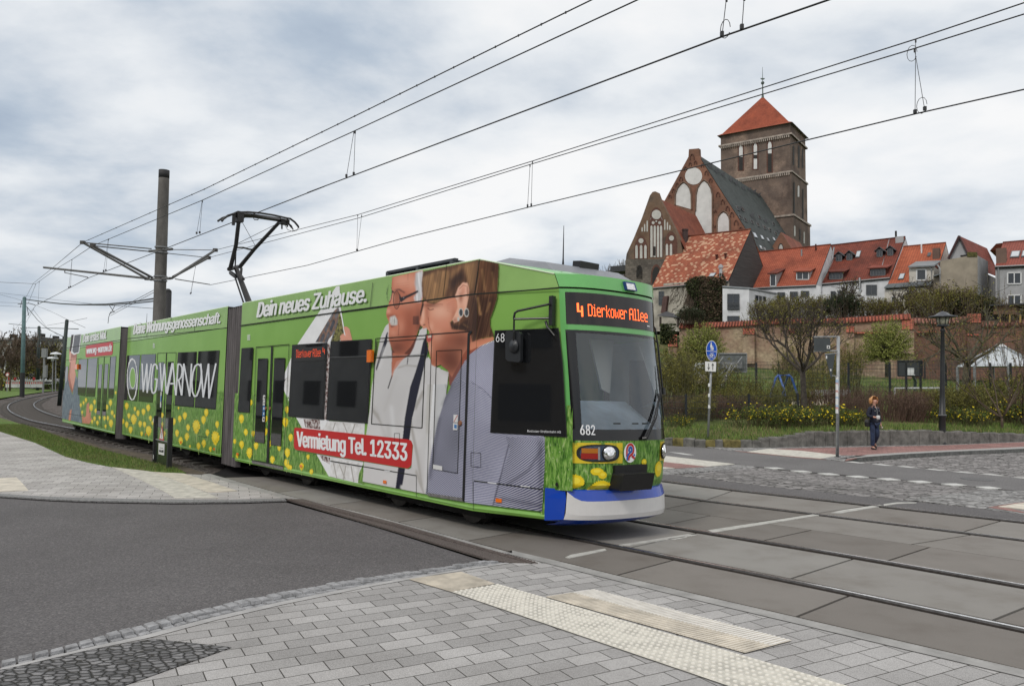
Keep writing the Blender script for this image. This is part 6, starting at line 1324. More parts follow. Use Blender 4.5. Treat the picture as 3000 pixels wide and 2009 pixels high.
cable('L',[(290,570,80),(440,574,126),(760,580,55)],'lower horizontal wire crossing behind the green masts',.02)
cable('L',[(305,185,80),(430,340,90),(540,440,80),(700,520,66),(760,545,55)],'slack black cable dropping from the teal mast to the next mast',.03,'feeder_cable')
cable('L',[(300,370,90),(405,178,70),(760,-5,48)],'far contact wire rising to the right above the green masts');cable('L',[(430,180,70),(600,250,66),(770,335,55),(980,430,46)],'thin stay falling to the right towards the dark mast behind the tram');cable('L',[(540,405,70),(780,365,55),(1000,320,44)],'thin wire rising to the right past the dark domed mast')
cable('L',[(380,220,74),(540,430,80),(660,510,66)],'thin diagonal stay below the teal mast bracket');cable('L',[(310,450,84),(400,500,100)],'short thin stay at the second mast')
mb=MB();c=at_depth(*px('L',(530,470))[0],80);mb.tube([c+V((.55*math.cos(i*.5),0,1.1*math.sin(i*.5)))for i in range(6,13)],.03,4);tag(mb.build('cable_loop',WIRE),'hanging cable loop between the two green masts','cable')
mb=MB()
for x0,y0,x1,y1 in((235,200,250,120),(255,240,300,190),(330,290,310,200),(205,160,250,155),(250,155,330,150),(330,150,405,170)):mb.tube([at_depth(*px('L',(x0,y0))[0],80),at_depth(*px('L',(x1,y1))[0],80)],.035,4)
mb.build('cable_fitting',WIRE,m2)
mb=MB()
for x0,y0,x1,y1 in((790,1095,820,1140),(830,1095,805,1145),(800,1150,830,1140),(785,1180,800,1140),(780,1225,785,1180)):mb.tube([at_depth(*px('S',(x0,y0))[0],46),at_depth(*px('S',(x1,y1))[0],46)],.018,4)
tag(mb.build('cable_drop',WIRE),'tangled cable drop hanging from the feeder cables left of the concrete mast','cable')
# post-and-glass warning panel beside the track
def crossing_sign():
 b1=on_z(*px('d',(275,915))[0],0);b2_=on_z(*px('d',(498,1005))[0],0);n=V((0,1,0));up=V((0,0,1))
 t=thing('warning_panel','black two-post panel with tram warning signs standing in the grass beside the track','warning sign',b1);pl=(b2_-b1);pl.z=0;nn=V((pl.y,-pl.x,0)).normalized()
 if nn.y>0:nn=-nn
 def Q(x,y):return on_plane(*px('d',(x,y))[0],b1,nn)
 for b,top,w_ in((b1,Q(283,192),.075),(b2_,Q(516,224),.085)):
  mb=MB();h=top.z;mb.box(b+V((0,0,h/2)),(w_,w_,h),0,math.atan2(pl.y,pl.x));o=mb.build('post',BAND,t)
  if b is b1:
   for y0,y1 in((245,288),(798,848)):mb=MB();q=Q(290,(y0+y1)/2)+nn*.042;mb.box(q,(.05,.004,.085),0,math.atan2(pl.y,pl.x));mb.build('reflector',mat('sticker_white',(.66,.66,.66)),o)
 back=-nn*.012
 gm=bpy.data.materials.new('panel_glass');gm.use_nodes=True;gt_=gm.node_tree;gt_.nodes.clear();oo=gt_.nodes.new('ShaderNodeOutputMaterial');a=gt_.nodes.new('ShaderNodeBsdfTransparent');a.inputs[0].default_value=(.86,.9,.88,1);g2=gt_.nodes.new('ShaderNodeBsdfGlossy');g2.inputs['Roughness'].default_value=.05;mm=gt_.nodes.new('ShaderNodeMixShader');mm.inputs[0].default_value=.10;gt_.links.new(a.outputs[0],mm.inputs[1]);gt_.links.new(g2.outputs[0],mm.inputs[2]);gt_.links.new(mm.outputs[0],oo.inputs[0])
 mb=MB();mb.prism([Q(302,205),Q(496,238),Q(478,598),Q(298,560)],back);mb.build('glass_pane',gm,t)
 mb=MB();mb.prism([Q(298,562),Q(480,600),Q(472,960),Q(290,905)],back);mb.build('lower_panel',mat('panel_dark',(.022,.032,.024),.12,spec=.6),t)
 mb=MB();mb.tube([Q(298,556),Q(480,598)],.012,5);mb.build('panel_rail',GALV,t)
 f=nn*.004;WT=mat('sign_white',(.70,.70,.69),.5);RD=mat('sign_red',(.50,.025,.02),.5);BK=mat('sign_black',(.012,.012,.012),.6)
 def P(pts,m,k,name,par):mb=MB();mb.poly([Q(x,y)+nn*(.004+.002*k)for x,y in pts]);return mb.build(name,m,par)
 s=P([(392,330),(424,578),(346,566)],RD,0,'warning_triangle',t);P([(391,378),(413,552),(358,543)],WT,1,'triangle_field',s);P([(388,430),(394,430),(391,505),(386,505)],BK,2,'exclamation_stroke',s);P([(385,513),(392,514),(392,528),(385,527)],BK,2,'exclamation_dot',s)
 s=P([(340,612),(432,628),(425,804),(338,780)],WT,0,'tram_sign',t);P([(350,712),(418,722),(416,760),(350,746)],BK,1,'tram_symbol',s);P([(356,680),(412,690),(412,696),(356,686)],BK,1,'tram_symbol',s);P([(362,716),(373,718),(373,732),(362,730)],WT,2,'tram_symbol',s);P([(385,719),(397,721),(397,735),(385,733)],WT,2,'tram_symbol',s)
crossing_sign()
# ================================================================ old town on the hill: church, houses, town wall
def brickmat(name,c1,c2,mort,bw=.26,bh=.085,patch=None,pthr=(.5,.66),psc=.25,mort_s=.012,rough=.9):
 m,t,b=ntree(name);b.inputs['Roughness'].default_value=rough;b.inputs['Specular IOR Level'].default_value=.25
 br=node(t,'ShaderNodeTexBrick',Scale=1.0);br.inputs['Brick Width'].default_value=bw;br.inputs['Row Height'].default_value=bh;br.inputs['Mortar Size'].default_value=mort_s
 for n_,c in(('Color1',c1),('Color2',c2),('Mortar',mort)):br.inputs[n_].default_value=(*c,1)
 t.links.new(uvc(t),br.inputs['Vector']);g=mix(t,1.0,br.outputs[0],ramp(t,fine(t,.35,7),[(.3,(.62,.6,.6)),(.5,(1,1,1)),(.72,(1.3,1.28,1.22))]),'MULTIPLY')
 if patch:g=mix(t,ramp(t,fine(t,psc,6),[(pthr[0],(0,0,0)),(pthr[1],(1,1,1))]),g,mix(t,1.0,patch,ramp(t,fine(t,3.5,4),[(.3,(.6,.6,.6)),(.7,(1.3,1.3,1.3))]),'MULTIPLY'))
 t.links.new(g,b.inputs['Base Color']);bumpn(t,b,br.outputs['Fac'],-.3,.01);return m
def tilemat(name,c1,c2,pw=.22,ph=.34,spots=None,sthr=(.62,.68),dark=.35):
 """clay tiles in courses: u runs along the eaves, v up the slope, both in metres"""
 m,t,b=ntree(name);b.inputs['Roughness'].default_value=.8;b.inputs['Specular IOR Level'].default_value=.3
 br=node(t,'ShaderNodeTexBrick',Scale=1.0);br.offset=0.0;br.inputs['Brick Width'].default_value=pw;br.inputs['Row Height'].default_value=ph;br.inputs['Mortar Size'].default_value=.028;br.inputs['Mortar Smooth'].default_value=.6
 br.inputs['Color1'].default_value=(*c1,1);br.inputs['Color2'].default_value=(*c2,1);br.inputs['Mortar'].default_value=(*[x*dark for x in c1],1);t.links.new(uvc(t),br.inputs['Vector'])
 g=br.outputs[0]
 if spots:
  wn_=node(t,'ShaderNodeTexBrick',Scale=1.0);wn_.offset=.37;wn_.inputs['Brick Width'].default_value=pw*1.6;wn_.inputs['Row Height'].default_value=ph;wn_.inputs['Mortar Size'].default_value=.0;wn_.inputs['Color1'].default_value=(0,0,0,1);wn_.inputs['Color2'].default_value=(1,1,1,1);t.links.new(uvc(t),wn_.inputs['Vector'])
  g=mix(t,ramp(t,wn_.outputs[0],[(sthr[0],(0,0,0)),(sthr[1],(.85,.85,.85))]),g,spots)
 g=mix(t,1.0,g,ramp(t,fine(t,.5,6),[(.3,(.68,.66,.65)),(.5,(1,1,1)),(.72,(1.22,1.2,1.15))]),'MULTIPLY');t.links.new(g,b.inputs['Base Color']);bumpn(t,b,br.outputs['Fac'],-.8,.05);return m
def stucco(name,col,var=.12):return mat(name,col,.92,var=var,vscale=.8,bump=.12,bscale=20,detail=6)
TWR=brickmat('tower_brick',(.115,.078,.062),(.155,.105,.085),(.13,.115,.10),patch=(.30,.215,.165),pthr=(.52,.70),psc=.16)
GBR=brickmat('gable_brick',(.20,.085,.055),(.245,.11,.07),(.18,.12,.09),patch=(.14,.085,.06),pthr=(.5,.7),psc=.3);CBR=brickmat('choir_brick',(.17,.098,.06),(.22,.125,.08),(.16,.13,.10),patch=(.10,.08,.065),pthr=(.45,.65),psc=.35)
CST=brickmat('choir_rubble',(.10,.088,.075),(.16,.14,.12),(.06,.052,.045),.5,.3)
LIME=mat('limewash',(.60,.59,.575),.9,var=.10,vscale=.9,detail=6);LIMEG=mat('limewash_grey',(.46,.45,.42),.9,var=.10,vscale=1.2)
TRED=tilemat('tower_tiles',(.25,.056,.028),(.30,.074,.036),.2,.3,dark=.7);SLATE=tilemat('slate_tiles',(.045,.055,.055),(.065,.075,.073),.3,.34,dark=.75);CHT=tilemat('choir_tiles',(.20,.058,.035),(.25,.078,.045),.2,.3,dark=.7)
T_SPOT=tilemat('spotted_tiles',(.275,.078,.042),(.33,.105,.058),.21,.30,(.47,.29,.19),(.74,.80),.45);T_OR=tilemat('orange_tiles',(.275,.066,.036),(.325,.088,.048),.26,.36,dark=.45);T_DK=tilemat('dark_red_tiles',(.135,.034,.022),(.19,.047,.029),.26,.36,dark=.5);T_OR2=tilemat('bright_orange_tiles',(.33,.082,.038),(.385,.105,.05),.28,.38,dark=.45);T_BR=tilemat('brown_red_tiles',(.21,.055,.038),(.26,.07,.05),.25,.36,dark=.5)
WALLW=stucco('white_render',(.62,.625,.64));WALLC=stucco('cream_render',(.56,.525,.47));WALLB=stucco('pebble_render',(.29,.25,.195),.16);WALLG=stucco('grey_render',(.33,.33,.335),.12);WALLO=stucco('old_plaster',(.33,.305,.26),.35);TIMB=mat('weathered_boards',(.055,.05,.048),.85,var=.35,vscale=2,stretch=(.2,.2,9));ZINC=mat('zinc_roof',(.16,.175,.185),.5,var=.15,vscale=1.5)
WIN=mat('house_window_glass',(.03,.035,.042),.06,spec=.6);WFR=mat('window_frame_white',(.62,.62,.62),.5);WFRD=mat('window_frame_dark',(.10,.105,.11),.5);GUT=mat('gutter',(.24,.245,.25),.5,metal=.4);DRK=mat('dark_recess',(.02,.018,.016),.8);DSLATE=mat('dormer_slate',(.035,.036,.04),.7,var=.2,vscale=4)
def uv_in(pts,o,ux,vx):return[((p-o).dot(ux),(p-o).dot(vx))for p in pts]
UP=V((0,0,1))
class Face:
 """a flat wall or roof plane in the world on which photograph outlines are laid"""
 def __init__(s,p,ux,n=None):
  s.o=V(p);s.ux=V(ux).normalized();s.n=V(n).normalized()if n is not None else V((s.ux.y,-s.ux.x,0)).normalized()
  if s.n.dot(CAM-s.o)<0:s.n=-s.n
  s.vx=s.n.cross(s.ux).normalized()
  if s.vx.z<0:s.vx=-s.vx
 def at(s,q,d=0.0):return on_plane(q[0],q[1],s.o+s.n*d,s.n)
 def pts(s,k,pp,d=0.0):return[s.at(q,d)for q in px(k,*pp)]
 def poly(s,mb,k,pp,m=0,d=0.0):
  P_=s.pts(k,pp,d);mb.poly(P_,m,uv_in(P_,s.o,s.ux,s.vx));return P_
 def slab(s,mb,k,pp,d,th,m=0,m2=None):
  P_=s.pts(k,pp,d);mb.poly(P_,m,uv_in(P_,s.o,s.ux,s.vx));n=len(P_);B_=[p-s.n*th for p in P_]
  mb.add(P_+B_,[(i,(i+1)%n,(i+1)%n+n,i+n)for i in range(n)],m if m2 is None else m2,uv_in(P_+B_,s.o,s.ux,s.vx));return P_
def win(face,k,x0,y0,x1,y1,parent,frame=None,cols=2,rows=1,d=.02,skew=0.0,fw=.075,name='window'):
 """window with a proud frame, mullions and a set-back pane, given as a photograph box (skew = rise of the right side)"""
 q=[(x0,y0),(x1,y0-skew),(x1,y1-skew),(x0,y1)];P_=face.pts(k,q,d);a,b,c,e=P_;mb=MB()
 def bar(p,r,w_):
  dd=(r-p).normalized();s_=face.n.cross(dd)*(w_/2);mb.prism([p-s_,r-s_,r+s_,p+s_],face.n*.06)
 for p,r in((a,b),(b,c),(c,e),(e,a)):bar(p,r,fw)
 for i in range(1,cols):bar(a.lerp(b,i/cols),e.lerp(c,i/cols),fw*.75)
 for i in range(1,rows):bar(a.lerp(e,i/rows),b.lerp(c,i/rows),fw*.6)
 o=mb.build(name,frame or WFR,parent);mb=MB();mb.poly([p+face.n*.015 for p in P_]);mb.build('pane',WIN,o);return o
def down(P_,z):return V((P_.x,P_.y,z))
# ---------------------------------------------------------------- church
ca,cb2=V((.815,-.58,0)).normalized(),V((.58,.815,0)).normalized()
gA=at_depth(*px('W',(535,590))[0],115.0);GF=Face(gA,ca,-cb2);CH=thing('church','huge brick church with a square tower, red pyramid roof and white blind arches','church',(gA.x,gA.y,9.0))
mb=MB();GF.slab(mb,'W',((503,594),(570,588),(572,636),(600,690),(700,845),(890,1140),(975,1270),(975,1420),(200,1420),(230,1130),(345,930),(500,645)),0,.8);gab=mb.build('nave_gable',GBR,CH)
def arch(x0,x1,yt,yb,n=7,ys=None):
 """pointed arch outline in pixels"""
 w_=x1-x0;ys=ys or yt+w_*.95;L_=[(x0+w_/2*(i/n)**1.5*1.0,ys-(ys-yt)*math.sin(i/n*math.pi/2)**1.0)for i in range(n+1)]
 Rr=[(x1-(p[0]-x0),p[1])for p in reversed(L_[:-1])];return[(x0,yb)]+L_+Rr+[(x1,yb)]
def niche(face,k,pts,parent,m=LIME,edge=None,name='blind_arch',d=.05):
 mb=MB();face.poly(mb,k,pts,0,d)
 if edge:
  P_=face.pts(k,pts,d+.05);
  for a,b in zip(P_,P_[1:]):mb.tube([a,b],edge,4,1)
 return mb.build(name,[m,GBR],parent)
def circ(cx,cy,r,n=22,ry=None):return[(cx+r*math.cos(2*math.pi*i/n),cy+(ry or r)*math.sin(2*math.pi*i/n))for i in range(n)]
niche(GF,'W',circ(535,775,58),gab,name='blind_roundel');niche(GF,'W',((410,968),(411,900),(425,858),(446,830),(468,815),(492,830),(510,858),(520,900),(522,1000)),gab,edge=.14);niche(GF,'W',((548,1012),(552,900),(562,855),(582,820),(605,800),(632,820),(652,855),(663,900),(664,1300),(560,1300)),gab,edge=.14);niche(GF,'W',((694,1300),(693,1075),(702,1045),(718,1024),(738,1012),(758,1024),(773,1045),(780,1075),(781,1300)),gab,edge=.14)
ARM_=mat('gable_brick_dark',(.10,.045,.032),.9,var=.2,vscale=2)
mb=MB()
for x,y,s in((525,640,26),(548,680,16),(512,690,16),(480,720,18),(450,790,20),(425,830,18),(400,870,18),(375,910,16),(595,700,16),(622,750,20),(650,800,18),(700,895,22),(732,945,22),(765,990,22),(795,1030,22),(823,1085,24),(855,1130,22),(683,1010,12),(684,1115,12)):
 P_=GF.pts('W',[(x-s/2,y+s*.9),(x-s/2,y+s*.2),(x-s*.3,y-s*.25),(x,y-s*.5),(x+s*.3,y-s*.25),(x+s/2,y+s*.2),(x+s/2,y+s*.9)],.05)
 mb=MB();mb.tube(P_,.09,4);mb.build('blind_niche',ARM_,gab)
mb=MB();r0=GF.at(px('W',(568,632))[0]);e0=GF.at(px('W',(980,1275))[0]);LN=31.5
NF=Face(r0,cb2,(e0-r0).normalized().cross(cb2));
P_=[r0,r0+cb2*LN,e0+cb2*LN,e0];mb.poly(P_,0,uv_in(P_,r0,cb2,(r0-e0).normalized()));lf=GF.at(px('W',(200,1275))[0]);P_=[r0+cb2*LN,r0,lf,lf+cb2*LN];mb.poly(P_,0,uv_in(P_,r0,cb2,(r0-lf).normalized()));P_=[e0,e0+cb2*LN,down(e0+cb2*LN,8),down(e0,8)];mb.poly(P_,1,uv_in(P_,e0,cb2,UP));nr_=mb.build('nave_roof',[SLATE,GBR],CH)
LITE=mat('skylight_glass',(.42,.45,.48),.1,spec=.6)
for x,y,s,lit in((835,990,18,0),(868,998,16,0),(850,1048,18,0),(885,1068,18,0),(930,1082,17,0),(980,1050,15,0),(970,1100,17,0),(1015,1120,16,0),(1050,1135,15,0),(1090,1160,14,0),(950,1172,22,1),(998,1187,18,1),(1038,1202,15,0),(1078,1198,14,1),(990,1255,17,1),(1015,1265,13,1),(1075,1095,13,0)):
 mb=MB();P_=[NF.at(q,.12)for q in px('W',(x-s*.85,y-s*.95),(x+s*.1,y-s*.6),(x+s*.95,y+s*.95),(x-s*.05,y+s*.7))];mb.prism(P_,-NF.n*.1);o=mb.build('skylight',WFRD,nr_);mb=MB();c=sum(P_,V())/4;mb.poly([c.lerp(p,.8)+NF.n*.02 for p in P_]);mb.build('pane',LITE if lit else WIN,o)
for x,y,s in((645,712,17),(690,745,16),(733,768,14),(787,803,17),(822,826,14),(870,858,15),(910,868,12),(945,882,12),(845,1000,18),(930,1045,16),(1020,1082,15),(975,905,11),(1110,1150,14)):
 mb=MB();a,b,c=[NF.at(q,.05)for q in px('W',(x-s,y-s*.6),(x+s*.75,y-s*.4),(x+s*.2,y+s*.9))];t_=a.lerp(b,.55)+NF.n*.55;mb.add([a,b,c,t_],[(0,1,3),(1,2,3),(2,0,3)]);mb.build('bat_dormer',DSLATE,nr_)
 # tower
tP=gA+cb2*30.0;TF=Face(tP,ca,-cb2);tl=TF.at(px('W',(718,500))[0]);trr=TF.at(px('W',(1187,440))[0]);tw=(trr-tl).dot(ca);ztop=tl.z;tw_d=12.0
tc0=TF.at(px('W',(718,500))[0]);
def tbox(mb,g_,z0,z1,m=0):
 o=down(tl,0)-ca*g_-cb2*g_;W_=tw+2*g_;D_=tdep+2*g_;c=[o,o+ca*W_,o+ca*W_+cb2*D_,o+cb2*D_]
 for i in range(4):
  a,b=c[i],c[(i+1)%4];u_=(b-a).normalized();P_=[down(a,z0),down(b,z0),down(b,z1),down(a,z1)];mb.poly(P_,m,uv_in(P_,down(a,0),u_,UP))
 mb.poly([down(p,z1)for p in c],m);return c
RF=Face(trr,cb2,ca);pe=RF.at(px('W',(1290,560))[0]);tdep=(pe-trr).dot(cb2)
zc=TF.at(px('W',(1187,742))[0]).z;zc2=RF.at(px('W',(1250,1075))[0]).z
TW=MB();tbox(TW,0,zc,ztop);tbox(TW,.18,zc2,zc-.25);tbox(TW,.55,6,zc2-.3);tower=TW.build('tower',TWR,CH)
mb=MB();tbox(mb,.38,zc-.25,zc+.05);tbox(mb,.35,ztop-2.25,ztop-1.95);tbox(mb,.75,zc2-.3,zc2+.05)
for i in range(34):
 mb.box(down(tl,zc-.5)+ca*(tw*(i+.5)/34)-cb2*.28,(.2,.25,.45),0,math.atan2(ca.y,ca.x));mb.box(down(tl,ztop-2.5)+ca*(tw*(i+.5)/34)-cb2*.2,(.2,.25,.4),0,math.atan2(ca.y,ca.x))
mb.build('string_course',mat('pale_frieze',(.33,.28,.24),.9,var=.3,vscale=1.5),tower)
for x0,x1,yt,ym,yb in((842,867,567,645,735),(941,964,555,632,728),(1037,1062,542,622,748)):
 o=niche(TF,'W',arch(x0-9,x1+9,yt-20,yb+6),tower,ARM_,name='lancet_window',d=.03);niche(TF,'W',arch(x0,x1,yt,ym),o,LIME,name='blind_panel',d=.06);niche(TF,'W',((x0,ym),(x0,yb),(x1,yb),(x1,ym)),o,DRK if x0!=941 else DRK,name='louvre',d=.06)
niche(TF,'W',((941,658),(941,728),(964,726),(964,658)),tower,LIME,name='blind_panel',d=.08)
for k_,(x0,x1,yt,yb,m_)in enumerate(((1205,1216,570,700,DRK),(1240,1252,570,720,DRK),(1268,1276,590,720,DRK),(1238,1250,838,915,LIME),(1210,1219,815,1030,DRK),(1270,1278,860,1080,DRK),(1213,1224,1110,1180,LIMEG),(1250,1258,1130,1210,DRK),(1278,1286,1150,1230,LIMEG))):niche(RF,'W',arch(x0,x1,yt,yb),tower,m_,name='lancet_window',d=.62 if yb>1090 else(.25 if yb>800 else .05))
ap=on_plane(*px('W',(1000,238))[0],tl+cb2*(tdep/2),cb2);ctr=down(tl,0)+ca*tw/2+cb2*tdep/2
mb=MB();o=.55;c=[down(tl,ztop-.15)-ca*o-cb2*o,down(trr,ztop-.15)+ca*o-cb2*o,down(trr,ztop-.15)+ca*o+cb2*(tdep+o),down(tl,ztop-.15)-ca*o+cb2*(tdep+o)];apx=V((ctr.x,ctr.y,ap.z))
for i in range(4):
 a,b=c[i],c[(i+1)%4];a2,b2_=a.lerp(apx,.12)-UP*.0,b.lerp(apx,.12)-UP*.0;a2=a2-UP*.5;b2_=b2_-UP*.5;u_=(b-a).normalized();vv=(apx-(a+b)/2).normalized()
 mb.poly([a,b,b2_,a2],0,uv_in([a,b,b2_,a2],a,u_,vv));mb.poly([a2,b2_,apx],0,uv_in([a2,b2_,apx],a,u_,vv))
mb.poly(list(reversed(c)),1);mb.build('tower_roof',[TRED,TWR],tower)
cop=mat('copper_patina',(.07,.10,.085),.6,var=.3,vscale=3);mb=MB();h=tw/469;z_=lambda y:on_plane(*px('W',(1000,y))[0],apx,cb2).z
mb.tube([apx-UP*.8,V((apx.x,apx.y,z_(215))),V((apx.x,apx.y,z_(160)))],[.35,.12,.1],8);mb.lathe(V((apx.x,apx.y,z_(147))),[(0,-.34),(.24,-.24),(.34,0),(.24,.24),(0,.34)],12);mb.tube([V((apx.x,apx.y,z_(140))),V((apx.x,apx.y,z_(40)))],[.07,.03],5);p=V((apx.x,apx.y,z_(118)));mb.box(p,(.8,.05,.2));mb.box(p-UP*.15,(.5,.05,.1));mb.build('weather_vane',cop,tower,smooth=False)
# choir in front
cP=at_depth(*px('W',(272,880))[0],103.0);CF=Face(cP,ca,-cb2)
mb=MB();CF.slab(mb,'W',((78,1335),(82,1300),(130,1195),(185,1060),(240,905),(258,882),(275,878),(290,884),(306,928),(445,1205),(470,1340)),0,.8);CF.slab(mb,'W',((72,1350),(78,1336),(470,1336),(470,1620),(80,1620)),.05,.8,1);cg_=mb.build('choir_gable',[CBR,CST],CH)
def strips(xs_,y0,y1,w_,m=LIMEG):
 for x in xs_:niche(CF,'W',arch(x,x+w_,y0,y1,3,y0+w_*.8),cg_,m,name='blind_lancet')
o=niche(CF,'W',arch(236,330,985,1325),cg_,ARM_,name='blind_window',d=.02);niche(CF,'W',circ(284,1035,32),o,LIMEG,name='blind_roundel');strips((243,265,287,308),1108,1322,15);niche(CF,'W',((262,1250),(262,1312),(278,1312),(278,1250)),o,DRK,name='louvre',d=.09)
for c in((262,1090,10),(305,1090,10),(283,1080,6)):niche(CF,'W',circ(*c,12),o,LIMEG,name='blind_roundel')
for x,dx in((240,8),(326,-8)):niche(CF,'W',((x,1075),(x+dx*1.5,1050),(x+dx*.6,1000+60)),o,LIMEG,name='blind_lancet')
o=niche(CF,'W',arch(134,226,1180,1334),cg_,ARM_,name='blind_window',d=.02);niche(CF,'W',circ(180,1212,17,14),o,LIMEG,name='blind_roundel');strips((141,172,201),1240,1330,17)
o=niche(CF,'W',arch(340,425,1148,1300),cg_,ARM_,name='blind_window',d=.02);niche(CF,'W',circ(386,1194,17,14),o,LIMEG,name='blind_roundel');strips((347,374),1232,1310,16)
for x,y0 in((183,1120),(200,1098),(217,1075),(336,1068),(354,1085),(370,1105)):strips((x,),y0,1150 if x<300 else 1138,9)
niche(CF,'W',arch(148,190,1375,1470),cg_,DRK,name='window');niche(CF,'W',arch(246,320,1370,1500),cg_,ARM_,name='window',d=.06);o=niche(CF,'W',arch(256,310,1386,1500),cg_,DRK,name='window',d=.08)
mb=MB();r1=CF.at(px('W',(304,926))[0]);e1_=CF.at(px('W',(445,1205))[0]);e1_=r1+(e1_-r1)*1.5;LC=13.0;P_=[r1,r1+cb2*LC,e1_+cb2*LC,e1_];mb.poly(P_,0,uv_in(P_,r1,cb2,(r1-e1_).normalized()));l1=CF.at(px('W',(78,1335))[0]);l0=CF.at(px('W',(258,882))[0]);P_=[r1+cb2*LC,r1,l1,l1+cb2*LC];mb.poly(P_,0,uv_in(P_,r1,cb2,(r1-l1).normalized()));P_=[l1,l1+cb2*LC,down(l1+cb2*LC,8),down(l1,8)];mb.poly(P_,1,uv_in(P_,l1,cb2,UP));mb.build('choir_roof',[CHT,CST],CH)
# small side gable by the tower foot
sP=at_depth(*px('W',(1125,1155))[0],118.0);SF=Face(sP,ca,-cb2);mb=MB();SF.slab(mb,'W',((1125,1152),(1195,1262),(1195,1400),(1050,1400),(1050,1280)),0,.5);sg=mb.build('side_gable',GBR,CH);niche(SF,'W',arch(1106,1142,1228,1300),sg,DRK,name='window');niche(SF,'W',arch(1112,1137,1236,1266),sg,LIMEG,name='blind_arch',d=.08)
a,b=SF.at(px('W',(1125,1152))[0]),SF.at(px('W',(1200,1270))[0]);mb=MB();P_=[a,a+cb2*11,b+cb2*11,b];mb.poly(P_,0,uv_in(P_,a,cb2,(a-b).normalized()));b=SF.at(px('W',(1050,1280))[0]);P_=[a+cb2*11,a,b,b+cb2*11];mb.poly(P_,0,uv_in(P_,a,cb2,(a-b).normalized()));mb.build('side_roof',CHT,CH)
# ---------------------------------------------------------------- houses of the street on the hill
uh=V((.777,-.629,0)).normalized();nh=V((.629,.777,0)).normalized()
def house(label,k,eL,eR,rL,rR,wall_pts,dep,wallm,roofm,back=9.0,gablem=None,lowz=6.0,name='house',over=.25):
 """one house: facade wall traced in the picture, roof slope from eaves up to the ridge, rear slope, gable ends, rear wall"""
 p=at_depth(*px(k,eR)[0],dep);F=Face(p,uh,-nh);ER=p;EL=F.at(px(k,eL)[0]);G_=Face(ER,nh,uh);RR=G_.at(px(k,rR)[0]);st0=(RR-ER).dot(nh)
 if not 2.8<st0<8.5:RR=Face(ER+nh*(3.2 if st0<2.8 else 7.0),uh,-nh).at(px(k,rR)[0]);print('ridge',label[:20],round(st0,1))
 RF_=Face(RR,uh,-nh);RL=RF_.at(px(k,rL)[0]);set_=(RR-ER).dot(nh)
 t=thing(name,label,'house',down(ER,8.0),'old houses in the row on the hill');mb=MB()
 F.poly(mb,k,wall_pts,0);w0=mb.build('facade',wallm,t)
 mb=MB();BL,BR=EL+nh*(2*set_),ER+nh*(2*set_);RL2=V((EL.x,EL.y,RR.z))+nh*set_
 for a,b,c in((EL,BL,RL2),(ER,BR,RR)):P_=[down(a,lowz),down(b,lowz),b-UP*.2,c-UP*.2,a-UP*.2];mb.poly(P_,0,uv_in(P_,a,nh,UP))
 P_=[down(BL,lowz),down(BR,lowz),BR,BL];mb.poly(P_,0);mb.build('side_wall',gablem or wallm,t)
 mb=MB();vx=(RR-ER).normalized();P_=[EL-vx*over,ER-vx*over,RR,RL];rn=(ER-EL).cross(RR-ER).normalized()
 if rn.dot(CAM-ER)<0:rn=-rn
 mb.poly(P_,0,uv_in(P_,ER,uh,vx));Q_=[p-rn*.22 for p in P_];n=4;mb.add(P_+Q_,[(i,(i+1)%n,(i+1)%n+n,i+n)for i in range(n)],1);P_=[RL,RR,BR,BL];mb.poly(P_,0,uv_in(P_,ER,uh,(RR-BR).normalized()));mb.tube([RL,RR],.13,6,0)
 ro=mb.build('roof',[roofm,DRK],t);mb=MB();a=EL-vx*over;b=ER-vx*over;mb.tube([a,b],.09,6);mb.build('gutter',GUT,t)
 RFc=Face(ER,uh,rn);return dict(t=t,F=F,G=G_,R=RFc,roof=ro,wall=w0,ER=ER,EL=EL,RR=RR,RL=RL,set=set_,rn=rn)
def skyl(h,k,pts,m=None):
 mb=MB();P_=[h['R'].at(q,.12)for q in px(k,*pts)];mb.prism(P_,-h['rn']*.1);o=mb.build('skylight',WFRD,h['roof']);mb=MB();c=sum(P_,V())/len(P_);mb.poly([c.lerp(p,.8)+h['rn']*.02 for p in P_]);mb.build('pane',m or LITE,o)
